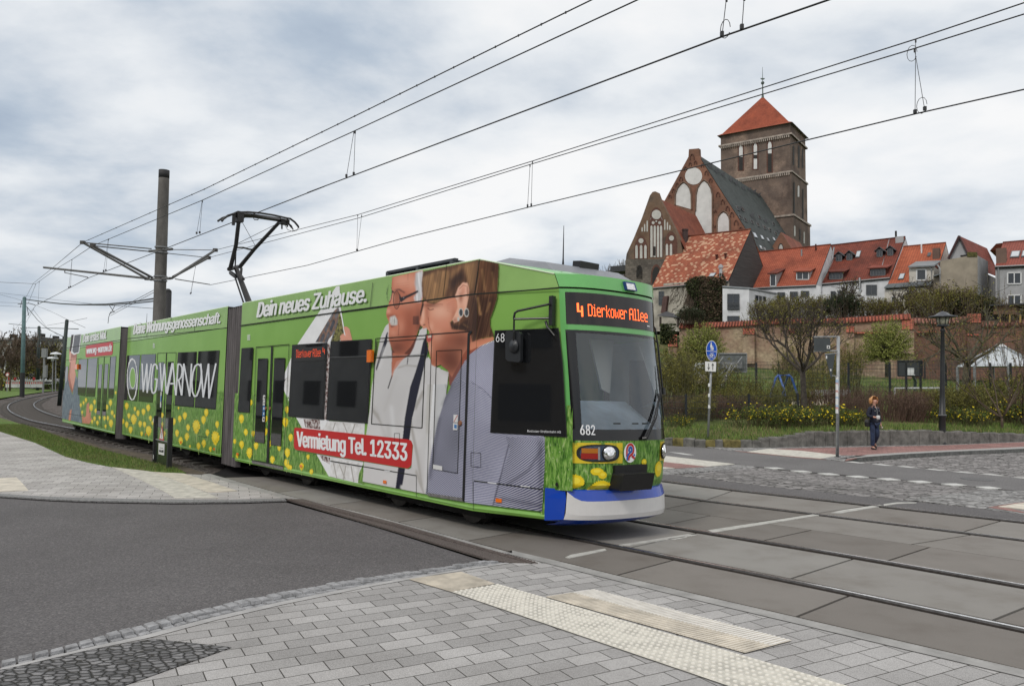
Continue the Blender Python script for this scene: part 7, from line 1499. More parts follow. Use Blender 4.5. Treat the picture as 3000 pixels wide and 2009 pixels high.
def dormer(h,k,x0,y0,x1,y1,kind,m_side,m_roof,cols=2,fr=None,proud=.0,sk=0):
 """dormer standing on the roof: window wall in a vertical plane at its foot, cheeks and a small roof running back into the slope"""
 b0,b1=[h['R'].at(q,.02)for q in px(k,(x0,y1),(x1,y1-sk))];F=Face(b0+uh*0-nh*proud,uh,-nh);W_=F.pts(k,((x0,y0),(x1,y0-sk),(x1,y1-sk),(x0,y1)))
 vx=(h['RR']-h['ER']).normalized();slope=vx.z/max(.05,vx.dot(nh));back=(W_[0].z-W_[3].z)/slope
 mb=MB();o=.12
 tl_,tr_=W_[0],W_[1];bl_,br_=W_[3],W_[2];mb.poly(W_,0);mb.poly([tl_,bl_,tl_+nh*back],0);mb.poly([tr_,tr_+nh*back,br_],0)
 if kind=='shed':
  rise=.45*(tl_.z-bl_.z)+.2;bk=(W_[0].z+rise-W_[3].z)/slope;P_=[tl_-uh*.25-nh*.3+UP*.02,tr_+uh*.25-nh*.3+UP*.02,tr_+uh*.25+nh*bk+UP*rise,tl_-uh*.25+nh*bk+UP*rise];mb.poly(P_,1,uv_in(P_,tl_,uh,nh));Q_=[p-UP*.14 for p in P_];mb.add(P_+Q_,[(i,(i+1)%4,(i+1)%4+4,i+4)for i in range(4)],1);mb.poly([tl_,tl_+nh*bk+UP*rise,tl_+nh*back],0);mb.poly([tr_,tr_+nh*back,tr_+nh*bk+UP*rise],0)
 else:
  hp=(tr_-tl_).length*.42;pk=(tl_+tr_)/2+UP*hp;bk2=(pk.z-W_[3].z)/slope;mb.poly([tl_,tr_,pk],0);A_,B_,C_=tl_-uh*.22-UP*.18-nh*.25,tr_+uh*.22-UP*.18-nh*.25,pk-nh*.25+UP*.05
  for s_,q in((A_,tl_),(B_,tr_)):P_=[s_,C_,pk+nh*bk2+UP*.05,s_+nh*(back+.3)];mb.poly(P_,1);mb.add(P_+[p-UP*.1 for p in P_],[(i,(i+1)%4,(i+1)%4+4,i+4)for i in range(4)],1)
 d=mb.build('dormer',[m_side,m_roof],h['t']);mb=MB();c=[W_[0],W_[1],W_[2],W_[3]];m_=.1
 win(F,k,x0+(x1-x0)*.06,y0+(y1-y0)*.08,x1-(x1-x0)*.06,y1-(y1-y0)*.06,d,fr or WFRD,cols,1,.03,sk*.9,.09);return d
def pipe(h,k,pts,m=GUT,r=.07,name='downpipe',d=.12,par=None):
 mb=MB();mb.tube([h['F'].at(q,d)for q in px(k,*pts)],r,7);return mb.build(name,m,par or h['t'])
H1=house('house with a big orange roof dotted with pale tiles and an ivy-covered wall','H',(235,745),(1112,662),(500,180),(1365,86),((235,760),(362,745),(368,703),(1112,662),(1125,800),(1130,1250),(235,1250)),92,WALLO,T_SPOT,gablem=TIMB)
win(H1['F'],'H',315,795,372,950,H1['wall'],WFRD,2,4,.03);skyl(H1,'H',((905,585),(972,580),(940,622),(875,625)));skyl(H1,'H',((512,262),(545,258),(530,290),(498,294)),WIN)
mb=MB();c=H1['R'].at(px('H',(614,240))[0]);c2=V((c.x,c.y,on_plane(*px('H',(618,100))[0],c,nh).z));mb.tube([c-UP*.3,c2],.38,12);mb.tube([c2,c2+UP*.18],.45,12);mb.build('chimney',mat('chimney_dark',(.05,.03,.028),.8,var=.2,vscale=4),H1['roof'])
for x,y in((975,430),(1075,415)):mb=MB();c=H1['R'].at(px('H',(x,y))[0]);mb.tube([c-UP*.1,c+UP*.5],.14,8);mb.tube([c+UP*.5,c+UP*.62],.2,8);mb.build('roof_vent',T_DK,H1['roof'])
mb=MB();c=H1['F'].at(px('H',(1022,640))[0],-.6);mb.tube([c-UP*1,c+UP*1.1],.2,8);mb.lathe(c+UP*1.1,[(.2,0),(.3,.1),(.3,.4),(.0,.6)],10);mb.build('flue',ALU,H1['t'])
mb=MB();H1['F'].slab(mb,'H',((335,1040),(360,850),(412,845),(385,1040)),.5,.7);mb.build('buttress',mat('brown_render',(.085,.045,.04),.8,var=.2,vscale=2),H1['t'])
H2=house('long house with a plain orange tile roof and one wide and one narrow dormer','H',(1260,752),(2112,712),(1430,350),(2280,260),((1250,765),(2112,722),(2165,740),(2165,1200),(1250,1200)),93,WALLW,T_OR)
dormer(H2,'H',1585,590,1655,742,'shed',WALLG,T_DK,1,WFR);dormer(H2,'H',1882,565,2035,665,'shed',WALLG,T_OR,2,WFR)
for x0,y0,x1,y1 in((1672,808,1755,880),(1815,800,1900,880),(1940,792,2030,860)):win(H2['F'],'H',x0,y0,x1,y1,H2['wall'],WFRD,2,1,.03)
for x,y in((1945,385),(2108,325)):mb=MB();c=H2['R'].at(px('H',(x,y))[0]);mb.tube([c-UP*.1,c+UP*.8],.1,6);mb.build('roof_vent',GUT if x<2000 else T_DK,H2['roof'])
# white flat-roofed extension in front
pX=at_depth(*px('H',(1345,766))[0],88);XF=Face(pX,uh,-nh);XG=Face(pX,nh,uh);t=thing('house_extension','white cubic extension with French windows between the ivy wall and the garden','extension',down(pX,7.5))
mb=MB();A_=XF.pts('H',((1042,748),(1345,768),(1345,1250),(1042,1250)));mb.poly(A_,0);B_=XG.pts('H',((1345,768),(1655,826),(1655,1250),(1345,1250)));mb.poly(B_,0);q=[A_[0],A_[1],B_[1],A_[0]+(B_[1]-B_[0])];mb.poly(q,1);mb.poly([A_[0],A_[3],A_[3]+(B_[1]-B_[0]),q[3]],0);ex_=mb.build('facade',[WALLW,ZINC],t)
mb=MB();mb.tube([A_[0]+UP*.05,A_[1]+UP*.05,B_[1]+UP*.05],.14,5);mb.build('roof_edge',ZINC,t)
w_=win(XF,'H',1100,826,1233,1004,ex_,WFRD,2,1,.03);mb=MB()
for i in range(6):mb.tube(XF.pts('H',((1096,925+i*15),(1236,925+i*15)),.25),.03,4)
mb.build('balustrade',WFRD,ex_);win(XF,'H',1100,1078,1233,1180,ex_,WFRD,2,1,.03);win(XG,'H',1408,832,1540,905,ex_,WFR,3,1,.03,-22)
H3=house('wide house with a dark red tile roof, four little pointed dormers and two strip dormers','J',(30,700),(812,628),(137,270),(985,172),((20,705),(440,668),(812,634),(812,1100),(20,1100)),90,WALLW,T_DK)
for x0,y0,x1,y1 in((190,372,262,452),(312,358,380,440),(658,315,725,402),(780,300,845,388)):dormer(H3,'J',x0,y0,x1,y1,'gable',DSLATE,DSLATE,2,WFRD)
dormer(H3,'J',108,572,280,662,'shed',T_DK,T_DK,4,WFRD,sk=5);dormer(H3,'J',578,530,765,622,'shed',T_DK,T_BR,5,WFRD,sk=8);skyl(H3,'J',((432,332),(482,326),(460,402),(410,406)))
for x0,y0,x1,y1,c in((135,795,185,900,1),(218,788,272,900,1),(540,722,658,835,2)):win(H3['F'],'J',x0,y0,x1,y1,H3['wall'],WFRD,c,1,.03)
pipe(H3,'J',((168,290),(150,420),(85,580),(25,690),(20,850)),ALU,.11);pipe(H3,'J',((405,668),(385,720),(385,900)),mat('pipe_brown',(.07,.055,.05),.6));pipe(H3,'J',((462,640),(462,760)),ALU,.16,'flue',.3)
mb=MB();c=H3['R'].at(px('J',(720,500))[0]);mb.tube([c,H3['R'].at(px('J',(805,190))[0])],.05,5);mb.build('lightning_rod',ALU,H3['roof']);mb=MB();c=H3['R'].at(px('J',(922,225))[0]);mb.box(c+H3['rn']*.2,(.9,.3,.9),0,math.atan2(uh.y,uh.x));mb.build('roof_vent',WALLG,H3['roof']);mb=MB();c=H3['RR'].lerp(H3['RL'],.12);mb.tube([c,c+UP*.9],.12,6);mb.build('chimney',DRK,H3['roof'])
H4=house('narrow house with a bright orange roof and a cream box dormer','J',(770,745),(1300,712),(958,286),(1450,240),((748,752),(1300,715),(1298,1150),(748,1150)),86,WALLC,T_OR2)
mb=MB();P_=H4['F'].pts('J',((742,748),(1300,712),(1296,680),(1030,690),(790,708)),.35);mb.poly(P_,0);mb.prism(H4['F'].pts('J',((742,748),(1300,712),(1300,720),(742,756)),.4),H4['F'].n*-.4,0);mb.build('eaves_roof',ZINC,H4['t'])
pD=H4['F'].at(px('J',(1170,600))[0],.0);DF=Face(pD,uh,-nh);mb=MB();P_=DF.pts('J',((1028,525),(1310,512),(1310,672),(1028,690)),.12);mb.prism(P_,nh*3.0,0);dz=mb.build('box_dormer',WALLC,H4['t']);mb=MB();P_=DF.pts('J',((1018,524),(1318,510)),.5);mb.prism([P_[0],P_[1],P_[1]+nh*4.2+UP*1.1,P_[0]+nh*4.2+UP*1.1],UP*.16);mb.build('dormer_roof',ZINC,dz);win(DF,'J',1115,545,1222,668,dz,WFR,1,1,.15,3,.14)
for x0,y0,x1,y1 in((828,855,870,965),(985,838,1058,950),(1140,828,1220,945)):win(H4['F'],'J',x0,y0,x1,y1,H4['wall'],WFR,1 if x0<900 else 2,1,.03,2)
skyl(H4,'J',((925,590),(985,585),(962,650),(900,655)));skyl(H4,'J',((1245,350),(1283,347),(1270,388),(1232,390)),WIN);mb=MB();c=H4['R'].at(px('J',(1343,430))[0],-.2);mb.box(V((c.x,c.y,c.z+.2)),(.75,.7,2.2),0,math.atan2(uh.y,uh.x));mb.build('chimney',brickmat('chimney_brick',(.19,.06,.04),(.24,.08,.05),(.15,.1,.08)),H4['roof']);mb=MB();c=H4['R'].at(px('J',(1170,360))[0]);mb.tube([c,c+UP*1.1],.09,6);mb.build('aerial',WFR,H4['roof']);pipe(H4,'J',((1262,515),(1285,550),(1285,660)),GUT,.07,d=.3);pipe(H4,'J',((1265,725),(1270,900)),GUT,.07)
# tall windowless rendered block and the steep gabled house behind it
pB=at_depth(*px('J',(1812,400))[0],80);BF=Face(pB,uh,-nh);BG=Face(pB,nh,uh);t=thing('house','plain windowless block in brown pebble render with moss on its top corner','house',down(pB,7),'old houses in the row on the hill');mb=MB();A_=BF.pts('J',((1385,448),(1690,392),(1812,384),(1812,1150),(1385,1150)));mb.poly(A_,0);B_=BG.pts('J',((1812,384),(1930,452),(1936,1150),(1812,1150)));mb.poly(B_,1);e=B_[1]-B_[0];mb.poly([A_[0],A_[1],A_[2],B_[1],A_[0]+e],2);mb.build('facade',[WALLB,WALLG,ZINC],t)
C_=BF.pts('J',((1308,625),(1386,588),(1386,1150),(1308,1150)),-.4);mb=MB();mb.poly(C_,0);mb.prism(BF.pts('J',((1300,615),(1380,590),(1380,600),(1300,626)),.2),nh*1.5,1);mb.build('lean_to',[WALLB,ZINC],t);mb=MB();mb.tube(BF.pts('J',((1352,490),(1382,540),(1384,850)),.12),.08,7);mb.build('downpipe',WALLG,t)
mb=MB();BF.slab(mb,'J',((1692,345),(1800,345),(1806,400),(1690,400)),.06,.5);mb.build('moss_patch',mat('moss',(.075,.07,.02),.95,var=.5,vscale=6),t)
mb=MB();B2=[BG.at(q,-1.0)for q in px('J',(1930,600),(2035,650),(2040,1150),(1930,1150))];mb.poly(B2,0);mb.build('rear_wing',stucco('sooty_render',(.15,.14,.14),.3),t)
pG=at_depth(*px('J',(1690,400))[0],86);GFh=Face(pG,uh,-nh);t=thing('house','steep gabled house with a brown red roof rising behind the windowless block','house',down(pG,8),'old houses in the row on the hill');mb=MB();GFh.poly(mb,'J',((1600,185),(1700,385),(1700,600),(1490,600),(1490,420)),0);gw=mb.build('gable_wall',WALLG,t);mb=MB();GFh.poly(mb,'J',((1612,382),(1690,372),(1690,400),(1618,402)),0,.05);mb.build('opening',DRK,gw)
a=GFh.at(px('J',(1602,160))[0],.3);b=GFh.at(px('J',(1475,425))[0],.3);c=a+(GFh.at(px('J',(1700,370))[0],.3)-a)*1.75;dl_=11.0;nh_=nh;nh=V((.72,.70,0)).normalized();mb=MB();P_=[a,c,c+nh*dl_,a+nh*dl_];mb.poly(P_,0,uv_in(P_,a,nh,(a-c).normalized()));P_=[b,a,a+nh*dl_,b+nh*dl_];mb.poly(P_,0,uv_in(P_,a,nh,(a-b).normalized()));mb.tube([b,a],.14,5,1);mb.tube([a,c],.1,5,1);mb.build('roof',[T_BR,mat('barge_board',(.05,.02,.02),.7)],t);nh=nh_
H6=house('grey rendered house with white windows and skylights at the right edge','J',(2012,505),(2420,486),(2100,238),(2500,205),((2015,510),(2420,492),(2420,1150),(2018,1150)),78,WALLG,T_BR)
for y0,y1 in((582,710),(838,960)):win(H6['F'],'J',2155,y0,2308,y1,H6['wall'],WFR,2,1,.03,3,.12)
skyl(H6,'J',((2200,332),(2305,326),(2285,398),(2178,404)));skyl(H6,'J',((2325,325),(2420,318),(2400,390),(2308,396)));mb=MB();c=H6['R'].at(px('J',(2085,460))[0],.0);mb.box(V((c.x,c.y,c.z+.35)),(.9,.7,2.2),0,math.atan2(uh.y,uh.x));mb.build('chimney',MATS['chimney_brick'],H6['roof']);pipe(H6,'J',((2048,508),(2052,920)),GUT,.08)
mb=MB();aa=at_depth(*px('J',(2000,330))[0],92);F_=Face(aa,uh,-nh);t=thing('house','strip of orange roof peeping out behind the grey house','house',down(aa,8),'old houses in the row on the hill');P_=F_.pts('J',((1950,330),(2110,320),(2110,238),(2022,250)));mb.poly(P_,0,uv_in(P_,aa,uh,UP));mb.prism([p-nh*.0 for p in P_],nh*6);mb.build('roof',T_OR2,t)
# garden shed and little pavilion
pS=at_depth(*px('J',(2000,1055))[0],74);F_=Face(pS,uh,-nh);t=thing('garden_shed','wooden board shed with a dark flat roof behind the town wall','shed',down(pS,6.5));mb=MB();F_.slab(mb,'J',((1992,955),(2245,945),(2245,1055),(1992,1055)),0,3.5);mb.build('board_wall',mat('brown_boards',(.15,.085,.05),.8,var=.3,vscale=3,stretch=(6,6,.5)),t);mb=MB();P_=F_.pts('J',((1945,945),(2342,928),(2342,945),(1945,960)),.4);mb.prism(P_,nh*4.5);mb.build('roof',DSLATE,t);mb=MB()
for x in(2070,2180,2300):mb=MB();mb.tube(F_.pts('J',((x,1055),(x,1150)),-.1),.09,4);mb.build('post',mat('yellow_timber',(.30,.20,.06),.7),t)
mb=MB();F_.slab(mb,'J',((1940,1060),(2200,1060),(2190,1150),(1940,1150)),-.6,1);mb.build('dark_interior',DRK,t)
pP=at_depth(*px('H',(420,1170))[0],84);t=thing('garden_pavilion','small open pavilion with a dark hipped roof left of the ivy','pavilion',down(pP,6.5));F_=Face(pP,uh,-nh);P_=F_.pts('H',((290,1070),(575,1100)));apx2=F_.at(px('H',(400,1022))[0],-1.7);mb=MB();c=[P_[0],P_[1],P_[1]+nh*4,P_[0]+nh*4];
for i in range(4):mb.poly([c[i],c[(i+1)%4],apx2])
mb.poly(c);mb.build('roof',DSLATE,t)
for x in(330,530):mb=MB();mb.tube(F_.pts('H',((x,1085),(x,1200)),-.3),.13,5);mb.build('post',mat('dark_post',(.06,.045,.04),.8),t)
# ---------------------------------------------------------------- town wall
uw=V((.92,-.39,0)).normalized();nw=V((.39,.92,0)).normalized();pW=at_depth(2213,1062,80);WF=Face(pW,uw,-nw)
WB=brickmat('town_wall_brick',(.20,.10,.07),(.31,.19,.13),(.27,.225,.18),.28,.095,patch=(.37,.29,.20),pthr=(.44,.60),psc=.30);WB2=brickmat('town_wall_brick_red',(.17,.075,.05),(.26,.115,.078),(.20,.145,.11),.28,.095,patch=(.11,.075,.06),pthr=(.44,.62),psc=.35);WT=tilemat('coping_tiles',(.29,.082,.052),(.35,.11,.068),.30,.5,dark=.4);WTd=tilemat('coping_tiles_old',(.24,.10,.075),(.34,.16,.13),.3,.5,dark=.4)
def wall_run(label,F,k,top,x0,x1,m,tm,th=1.0,zb=2.5,cop=.5):
 """masonry wall with a little tiled saddle roof; top = picture points along the underside of the coping"""
 t=thing('town_wall',label,'wall',down(F.at(px(k,top[0])[0]),3.5),'stretches of the old town wall');T_=F.pts(k,top);mb=MB();P_=[down(T_[0],zb),down(T_[-1],zb)]+list(reversed(T_));mb.poly(P_,0,uv_in(P_,F.o,F.ux,UP));bk=-F.n*th;P2=[p+bk for p in P_];mb.poly(list(reversed(P2)),0,uv_in(P2,F.o,F.ux,UP))
 for a in(T_[0],T_[-1]):Q_=[down(a,zb),a,a+bk,down(a+bk,zb)];mb.poly(Q_,0,uv_in(Q_,a,F.n,UP))
 mb.build('masonry',m,t);mb=MB()
 for a,b in zip(T_,T_[1:]):
  o=F.n*.22;r_=bk*.5+UP*cop;P_=[a+o-UP*.04,b+o-UP*.04,b+r_,a+r_];vx=(r_-o).normalized();mb.poly(P_,0,uv_in(P_,F.o,F.ux,vx));P_=[b+bk-o,a+bk-o,a+r_,b+r_];mb.poly(P_,0,uv_in(P_,F.o,F.ux,vx));mb.poly([a+o-UP*.04,b+o-UP*.04,b+o-UP*.12,a+o-UP*.12],0);n=max(2,int((b-a).length/.3))
  for i in range(n):c=a.lerp(b,(i+.5)/n);mb.tube([c+o*1.1-UP*.02,c+r_+UP*.03],.075,5,0,False)
 mb.build('coping',tm,t);return t
TW1=wall_run('long stretch of brick town wall with orange tile coping behind the round green trees',WF,'p',[(1990,960),(2140,955),(2290,946),(2452,946),(2640,934),(2668,933)],0,0,WB,WT)
WF2=Face(pW-nw*-1.2+nw*1.6,uw,-nw);TW2=wall_run('darker red stretch of town wall at the right behind the lamp post',WF2,'p',[(2672,944),(2760,948),(2830,940),(2880,955),(3000,950),(3120,948)],0,0,WB2,WTd)
def buttress(t,F,k,x0,x1,ytile,ycap,yb,proud=.7):
 mb=MB();P_=F.pts(k,((x0,ycap),(x1,ycap),(x1,yb),(x0,yb)),proud);n=4;B_=[p-F.n*(proud)for p in P_];mb.poly(P_,0,uv_in(P_,F.o,F.ux,UP));mb.add(P_+B_,[(i,(i+1)%n,(i+1)%n+n,i+n)for i in range(n)],0,uv_in(P_+B_,F.o,F.n,UP));o=mb.build('buttress',WB if F is WF else WB2,t)
 mb=MB();T_=F.pts(k,((x0+(x1-x0)*.0,ytile),(x1,ytile)),.02);Q_=F.pts(k,((x0,ycap),(x1,ycap)),proud+.12);P_=[Q_[0],Q_[1],T_[1],T_[0]];mb.poly(P_,0,uv_in(P_,F.o,F.ux,(T_[0]-Q_[0]).normalized()));mb.poly([Q_[1],T_[1],Q_[1]-UP*.1-F.n*.8]);mb.poly([Q_[0],T_[0],Q_[0]-UP*.1-F.n*.8]);mb.build('buttress_cap',WT,o)
buttress(TW1,WF,'X',962,1082,40,100,400);buttress(TW1,WF,'X',200,290,105,225,400,1.2);buttress(TW1,WF,'X',1425,1520,40,90,400,.6);buttress(TW1,WF,'J',310,400,1188,1262,1600,.7);buttress(TW1,WF,'J',945,1085,1110,1228,1600,.5);buttress(TW2,WF2,'J',1700,1820,1245,1300,1600,.5);buttress(TW2,WF2,'J',1690,1850,1050,1150,1560,.4)
mb=MB()
for x0,x1,y in((405,830,1258),(1110,1340,1250)):
 F_=WF if x0<1000 else WF2;P_=F_.pts('J',((x0,y),(x1,y-6)),.03);Q_=F_.pts('J',((x0,y+18),(x1,y+12)),.4);P_=[Q_[0],Q_[1],P_[1],P_[0]];mb.poly(P_,0,uv_in(P_,F_.o,F_.ux,UP))
mb.build('ledge_tiles',WT,TW1)
# ================================================================ planting and playground
BARK=mat('bark',(.055,.045,.036),.9,var=.4,vscale=6,bump=.4,bscale=25);BARKG=mat('mossy_bark',(.085,.078,.05),.9,var=.4,vscale=5);TWIG=mat('twig_brown',(.085,.06,.042),.9,var=.35,vscale=3);TWIGR=mat('twig_reddish',(.105,.062,.045),.9,var=.35,vscale=3);TWIGG=mat('twig_olive',(.085,.078,.032),.9,var=.35,vscale=3)
def leafmat(name,a,b_,sc=1.4):
 m,t,b=ntree(name);b.inputs['Roughness'].default_value=.75;b.inputs['Specular IOR Level'].default_value=.25
 gi=t.nodes.new('ShaderNodeNewGeometry');g=ramp(t,gi.outputs['Random Per Island'],[(0,a),(1,b_)]);t.links.new(g,b.inputs['Base Color']);b.inputs['Transmission Weight'].default_value=0
 return m
L_WILL=leafmat('willow_leaf',(.13,.15,.028),(.30,.32,.085));L_OLIV=leafmat('budding_leaf',(.075,.075,.016),(.23,.21,.045));L_YEL=leafmat('yellow_blossom',(.50,.37,.01),(.72,.56,.03));L_GRN=leafmat('green_leaf',(.03,.055,.010),(.11,.15,.03));L_DARK=leafmat('evergreen_leaf',(.010,.018,.007),(.035,.05,.018));L_BRN=leafmat('dry_leaf',(.06,.042,.028),(.14,.10,.065));L_WHT=leafmat('white_blossom',(.55,.55,.5),(.72,.72,.68));L_IVY=leafmat('ivy_leaf',(.012,.02,.006),(.05,.06,.02))
def rv(r):
 while True:
  v=V((r.uniform(-1,1),r.uniform(-1,1),r.uniform(-1,1)))
  if .05<v.length<1:return v.normalized()
def leaf(mb,r,p,s,m=0):
 n=rv(r);a=n.orthogonal().normalized();b=n.cross(a);k=r.uniform(.6,1.25)*s;q=r.uniform(0,6.3);c,d=math.cos(q),math.sin(q);u,w_=a*c+b*d,b*c-a*d
 mb.add([p-u*k*.5,p+w_*k*.32,p+u*k*.5,p-w_*k*.32],[(0,1,2,3)],m)
def grow(r,mb,tips,p,d,ln,rad,lv,maxlv,spread=.6,up=.15,wig=.18,kids=(3,4),minr=.006,shrink=.68):
 """a branch of a few bent segments that carries side branches"""
 n=4 if lv<maxlv else 3;path=[p];dd=d.normalized()
 for i in range(n):dd=(dd+rv(r)*wig+UP*up*.25).normalized();path.append(path[-1]+dd*(ln/n))
 rr=[max(minr,rad*(1-.5*i/n))for i in range(n+1)];mb.tube(path,rr,5 if lv<2 else 3,0,False)
 tips.append((path[-1],dd,lv));
 if lv>=1:tips.append((path[n//2],dd,lv))
 if lv>=maxlv:return
 for i in range(r.randint(*kids)):
  t=r.uniform(.35,1.0);k=min(n-1,int(t*n));q=path[k].lerp(path[k+1],t*n-k);nd=(dd+rv(r)*spread*1.5+UP*up).normalized()
  grow(r,mb,tips,q,nd,ln*shrink*r.uniform(.75,1.15),rr[k]*.62,lv+1,maxlv,spread,up,wig,kids,minr,shrink)
def tree_mesh(seed,h,trunk_h,rad,limbs,maxlv,leaves,lsize,spread=.6,up=.2,wig=.2,kids=(3,4),first=.45,lean=(0,0),minr=.006,jit=.25):
 r=random.Random(seed);tb=MB();br=MB();tips=[];top=V((lean[0],lean[1],trunk_h));tb.tube([V((0,0,-.3)),V((lean[0]*.3+r.uniform(-.05,.05),lean[1]*.3,trunk_h*.5)),top],[rad*1.25,rad,rad*.85],9)
 for i in range(limbs):
  a=2*math.pi*i/limbs+r.uniform(-.4,.4);d=V((math.cos(a),math.sin(a),r.uniform(.35,1.3)));grow(r,br,tips,top-UP*r.uniform(0,trunk_h*.12),d,(h-trunk_h)*first,rad*.55,0,maxlv,spread,up,wig,kids,minr)
 lv=MB()
 for i in range(leaves):p,d,l=r.choice(tips);leaf(lv,r,p+rv(r)*jit*r.random()+d*r.uniform(-.3,.1),lsize)
 return tb,br,lv
def make_tree(name,label,cat,tm,mats,loc=None,group=None):
 t=thing(name,label,cat,(0,0,0),group);tm[0].build('trunk',mats[0],t,True);b=tm[1].build('branches',mats[0],t)
 if tm[2].f:tm[2].build('crown',mats[1],t)
 if loc is not None:t.location=loc
 return t
def shrub_mesh(seed,w_,d_,h,stems,leaves,lsize,mats_n=1,flower=0,fsize=.1,droop=.0,twig_r=.006,fz=.35,dome=1.0,cl=.16):
 r=random.Random(seed);st=MB();lf=MB();pts=[]
 for i in range(stems):
  b=V((r.uniform(-.5,.5)*w_*.75,r.uniform(-.5,.5)*d_*.75,0));e=1-.55*((2*b.x/w_)**2)*dome;ht=h*r.uniform(.55,1.0)*e;o=V((b.x*r.uniform(.2,.8)+r.uniform(-.2,.2),b.y*.4+r.uniform(-.2,.2),ht));m_=b+o*.55+rv(r)*.08;tip=b+o-UP*droop*r.random()
  st.tube([b-UP*.1,m_,tip],[twig_r*1.8,twig_r*1.2,twig_r*.7],3,0,False);pts+=[m_,tip,m_.lerp(tip,.5),b.lerp(m_,.7)]
  for k in range(3):q=m_.lerp(tip,r.uniform(0,.8));tt=q+V((r.uniform(-.25,.25),r.uniform(-.25,.25),r.uniform(.05,.35)))*(h*.5);st.tube([q,tt],[twig_r,twig_r*.5],3,0,False);pts+=[tt,q.lerp(tt,.5)]
 clumps=[r.choice(pts)for _ in range(max(6,stems//2))]
 for i in range(leaves):
  p=r.choice(pts)if r.random()<.6 else r.choice(clumps);leaf(lf,r,p+rv(r)*cl*r.random(),lsize,0)
 for i in range(flower):
  p=r.choice(pts)
  if p.z>h*fz:leaf(lf,r,p+rv(r)*cl*.6,fsize,1)
 return st,lf
def make_shrub(name,label,cat,sm,smat,lmats,group,loc=(0,0,0)):
 t=thing(name,label,cat,(0,0,0),group);sm[0].build('stems',smat,t);sm[1].build('foliage',lmats,t);t.location=loc;return t
def gpt(x,y,dep):p=at_depth(x,y,dep);p.z=terrain(p.x,p.y)-.05;return p
def gx(x,dep):return gpt(x,1200,dep)
# round pollarded green trees before the wall
def willow(seed,h,w_):
 r=random.Random(seed);tb=MB();br=MB();lf=MB();th=h*.26;tb.tube([V((0,0,-.3)),V((.03,0,th*.6)),V((0,0,th))],[.17,.13,.16],8)
 for i in range(420):
  v=rv(r);v.z=abs(v.z)*1.0-.34*r.random();v.normalize();s=r.uniform(.78,1.0);tip=V((v.x*w_/2*s,v.y*w_/2*s,th+.25+v.z*(h-th)*s));md=V((tip.x*.45,tip.y*.45,th+(tip.z-th)*.55+.12));br.tube([V((r.uniform(-.1,.1),r.uniform(-.1,.1),th)),md,tip],[.016,.010,.005],3,0,False)
  for k in range(30):t=r.uniform(.35,1.02)**.7;p=md.lerp(tip,(t-.5)*2)if t>.5 else V((0,0,th)).lerp(md,t*2);leaf(lf,r,p+rv(r)*.16*r.random(),.105)
 return tb,br,lf
wl=make_tree('willow_tree','round pollarded tree in fresh green in front of the town wall, left of the two','tree',willow(5,3.9,4.1),(BARKG,L_WILL),gx(2060,60),'round green trees')
wl.location.z=at_depth(2060,1092,60).z;
w2=dup(wl,at_depth(2600,1092,60),2.0,'round pollarded tree in fresh green behind the basketball board, right of the two',(1.08,1.08,1.1),'round green trees')
# big bare street tree in the middle and a mossy bare tree on the right
bt=make_tree('bare_tree','tall bare tree with crooked limbs rising from the yellow shrubs','tree',tree_mesh(21,6.3,2.35,.115,6,4,1700,.07,.62,.30,.24,(3,4),.42,(-.1,0),.007,.3),(BARK,L_OLIV),gx(2360,29.5));bt.location.z=at_depth(2362,1258,29.5).z
b2t=make_tree('bare_tree','mossy bare tree with twisted spreading limbs behind the lamp post','tree',tree_mesh(34,6.2,1.7,.14,7,3,1500,.07,.75,.12,.3,(3,4),.50,(.15,0),.008,.3),(BARKG,L_OLIV),gx(2826,35));b2t.location.z=at_depth(2826,1170,35).z
# upright olive trees/tall shrubs left beside the tram
protoA=make_shrub('tall_shrub','tall olive shrub with fine twigs right beside the tram windscreen','shrub',shrub_mesh(3,2.0,1.6,2.9,90,4200,.06,twig_r=.007,dome=.5),TWIGG,[L_OLIV],'tall olive shrubs');protoA.location=gx(1975,31)
for i,(x,d,s,lab)in enumerate(((2045,32,.92,'tall olive shrub behind the blue path sign'),(2118,34,.8,'tall olive shrub under the left basketball board'),(1930,34,1.1,'tall olive shrub half hidden by the front of the tram'),(2190,33,.62,'smaller olive shrub left of the blue swing frame'),(2265,31,.55,'low olive shrub in front of the blue swing frame'),(2420,37,.85,'olive shrub behind the grey direction sign'),(2010,38,1.0,'olive shrub in the second row behind the blue path sign'),(2340,45,1.15,'olive shrub in the back row left of the bare tree'),(2470,50,1.3,'olive shrub at the foot of the town wall beside the direction sign'))):
 dup(protoA,gx(x,d),i*1.3,lab,(s*1.1,s*1.1,s),'tall olive shrubs')
protoB=make_shrub('brown_shrub','reddish brown leafless shrub behind the walking woman','shrub',shrub_mesh(8,2.6,1.5,1.45,170,1100,.05,twig_r=.006,dome=.7),TWIGR,[L_BRN],'low brown shrubs behind the granite wall');protoB.location=gx(2600,30.5)
for i,(x,d,s,lab)in enumerate(((2475,30,.85,'reddish brown shrub left of the walking woman'),(2668,31,.95,'reddish brown shrub between the woman and the lamp post'),(2550,32.5,1.0,'brown shrub in the second row behind the woman'),(2720,32.5,.9,'brown shrub just left of the lamp post'),(2960,32,.9,'brown shrub at the far right edge'),(2440,32,.95,'brown shrub behind the direction sign pole'),(1990,29.5,.75,'brown shrub behind the low fence beside the tram'),(2090,30,.75,'brown shrub behind the low fence right of the blue sign pole'),(2170,30,.7,'brown shrub behind the low fence below the swing'))):
 dup(protoB,gx(x,d),i*1.1+.4,lab,(s,s,s),'low brown shrubs behind the granite wall')
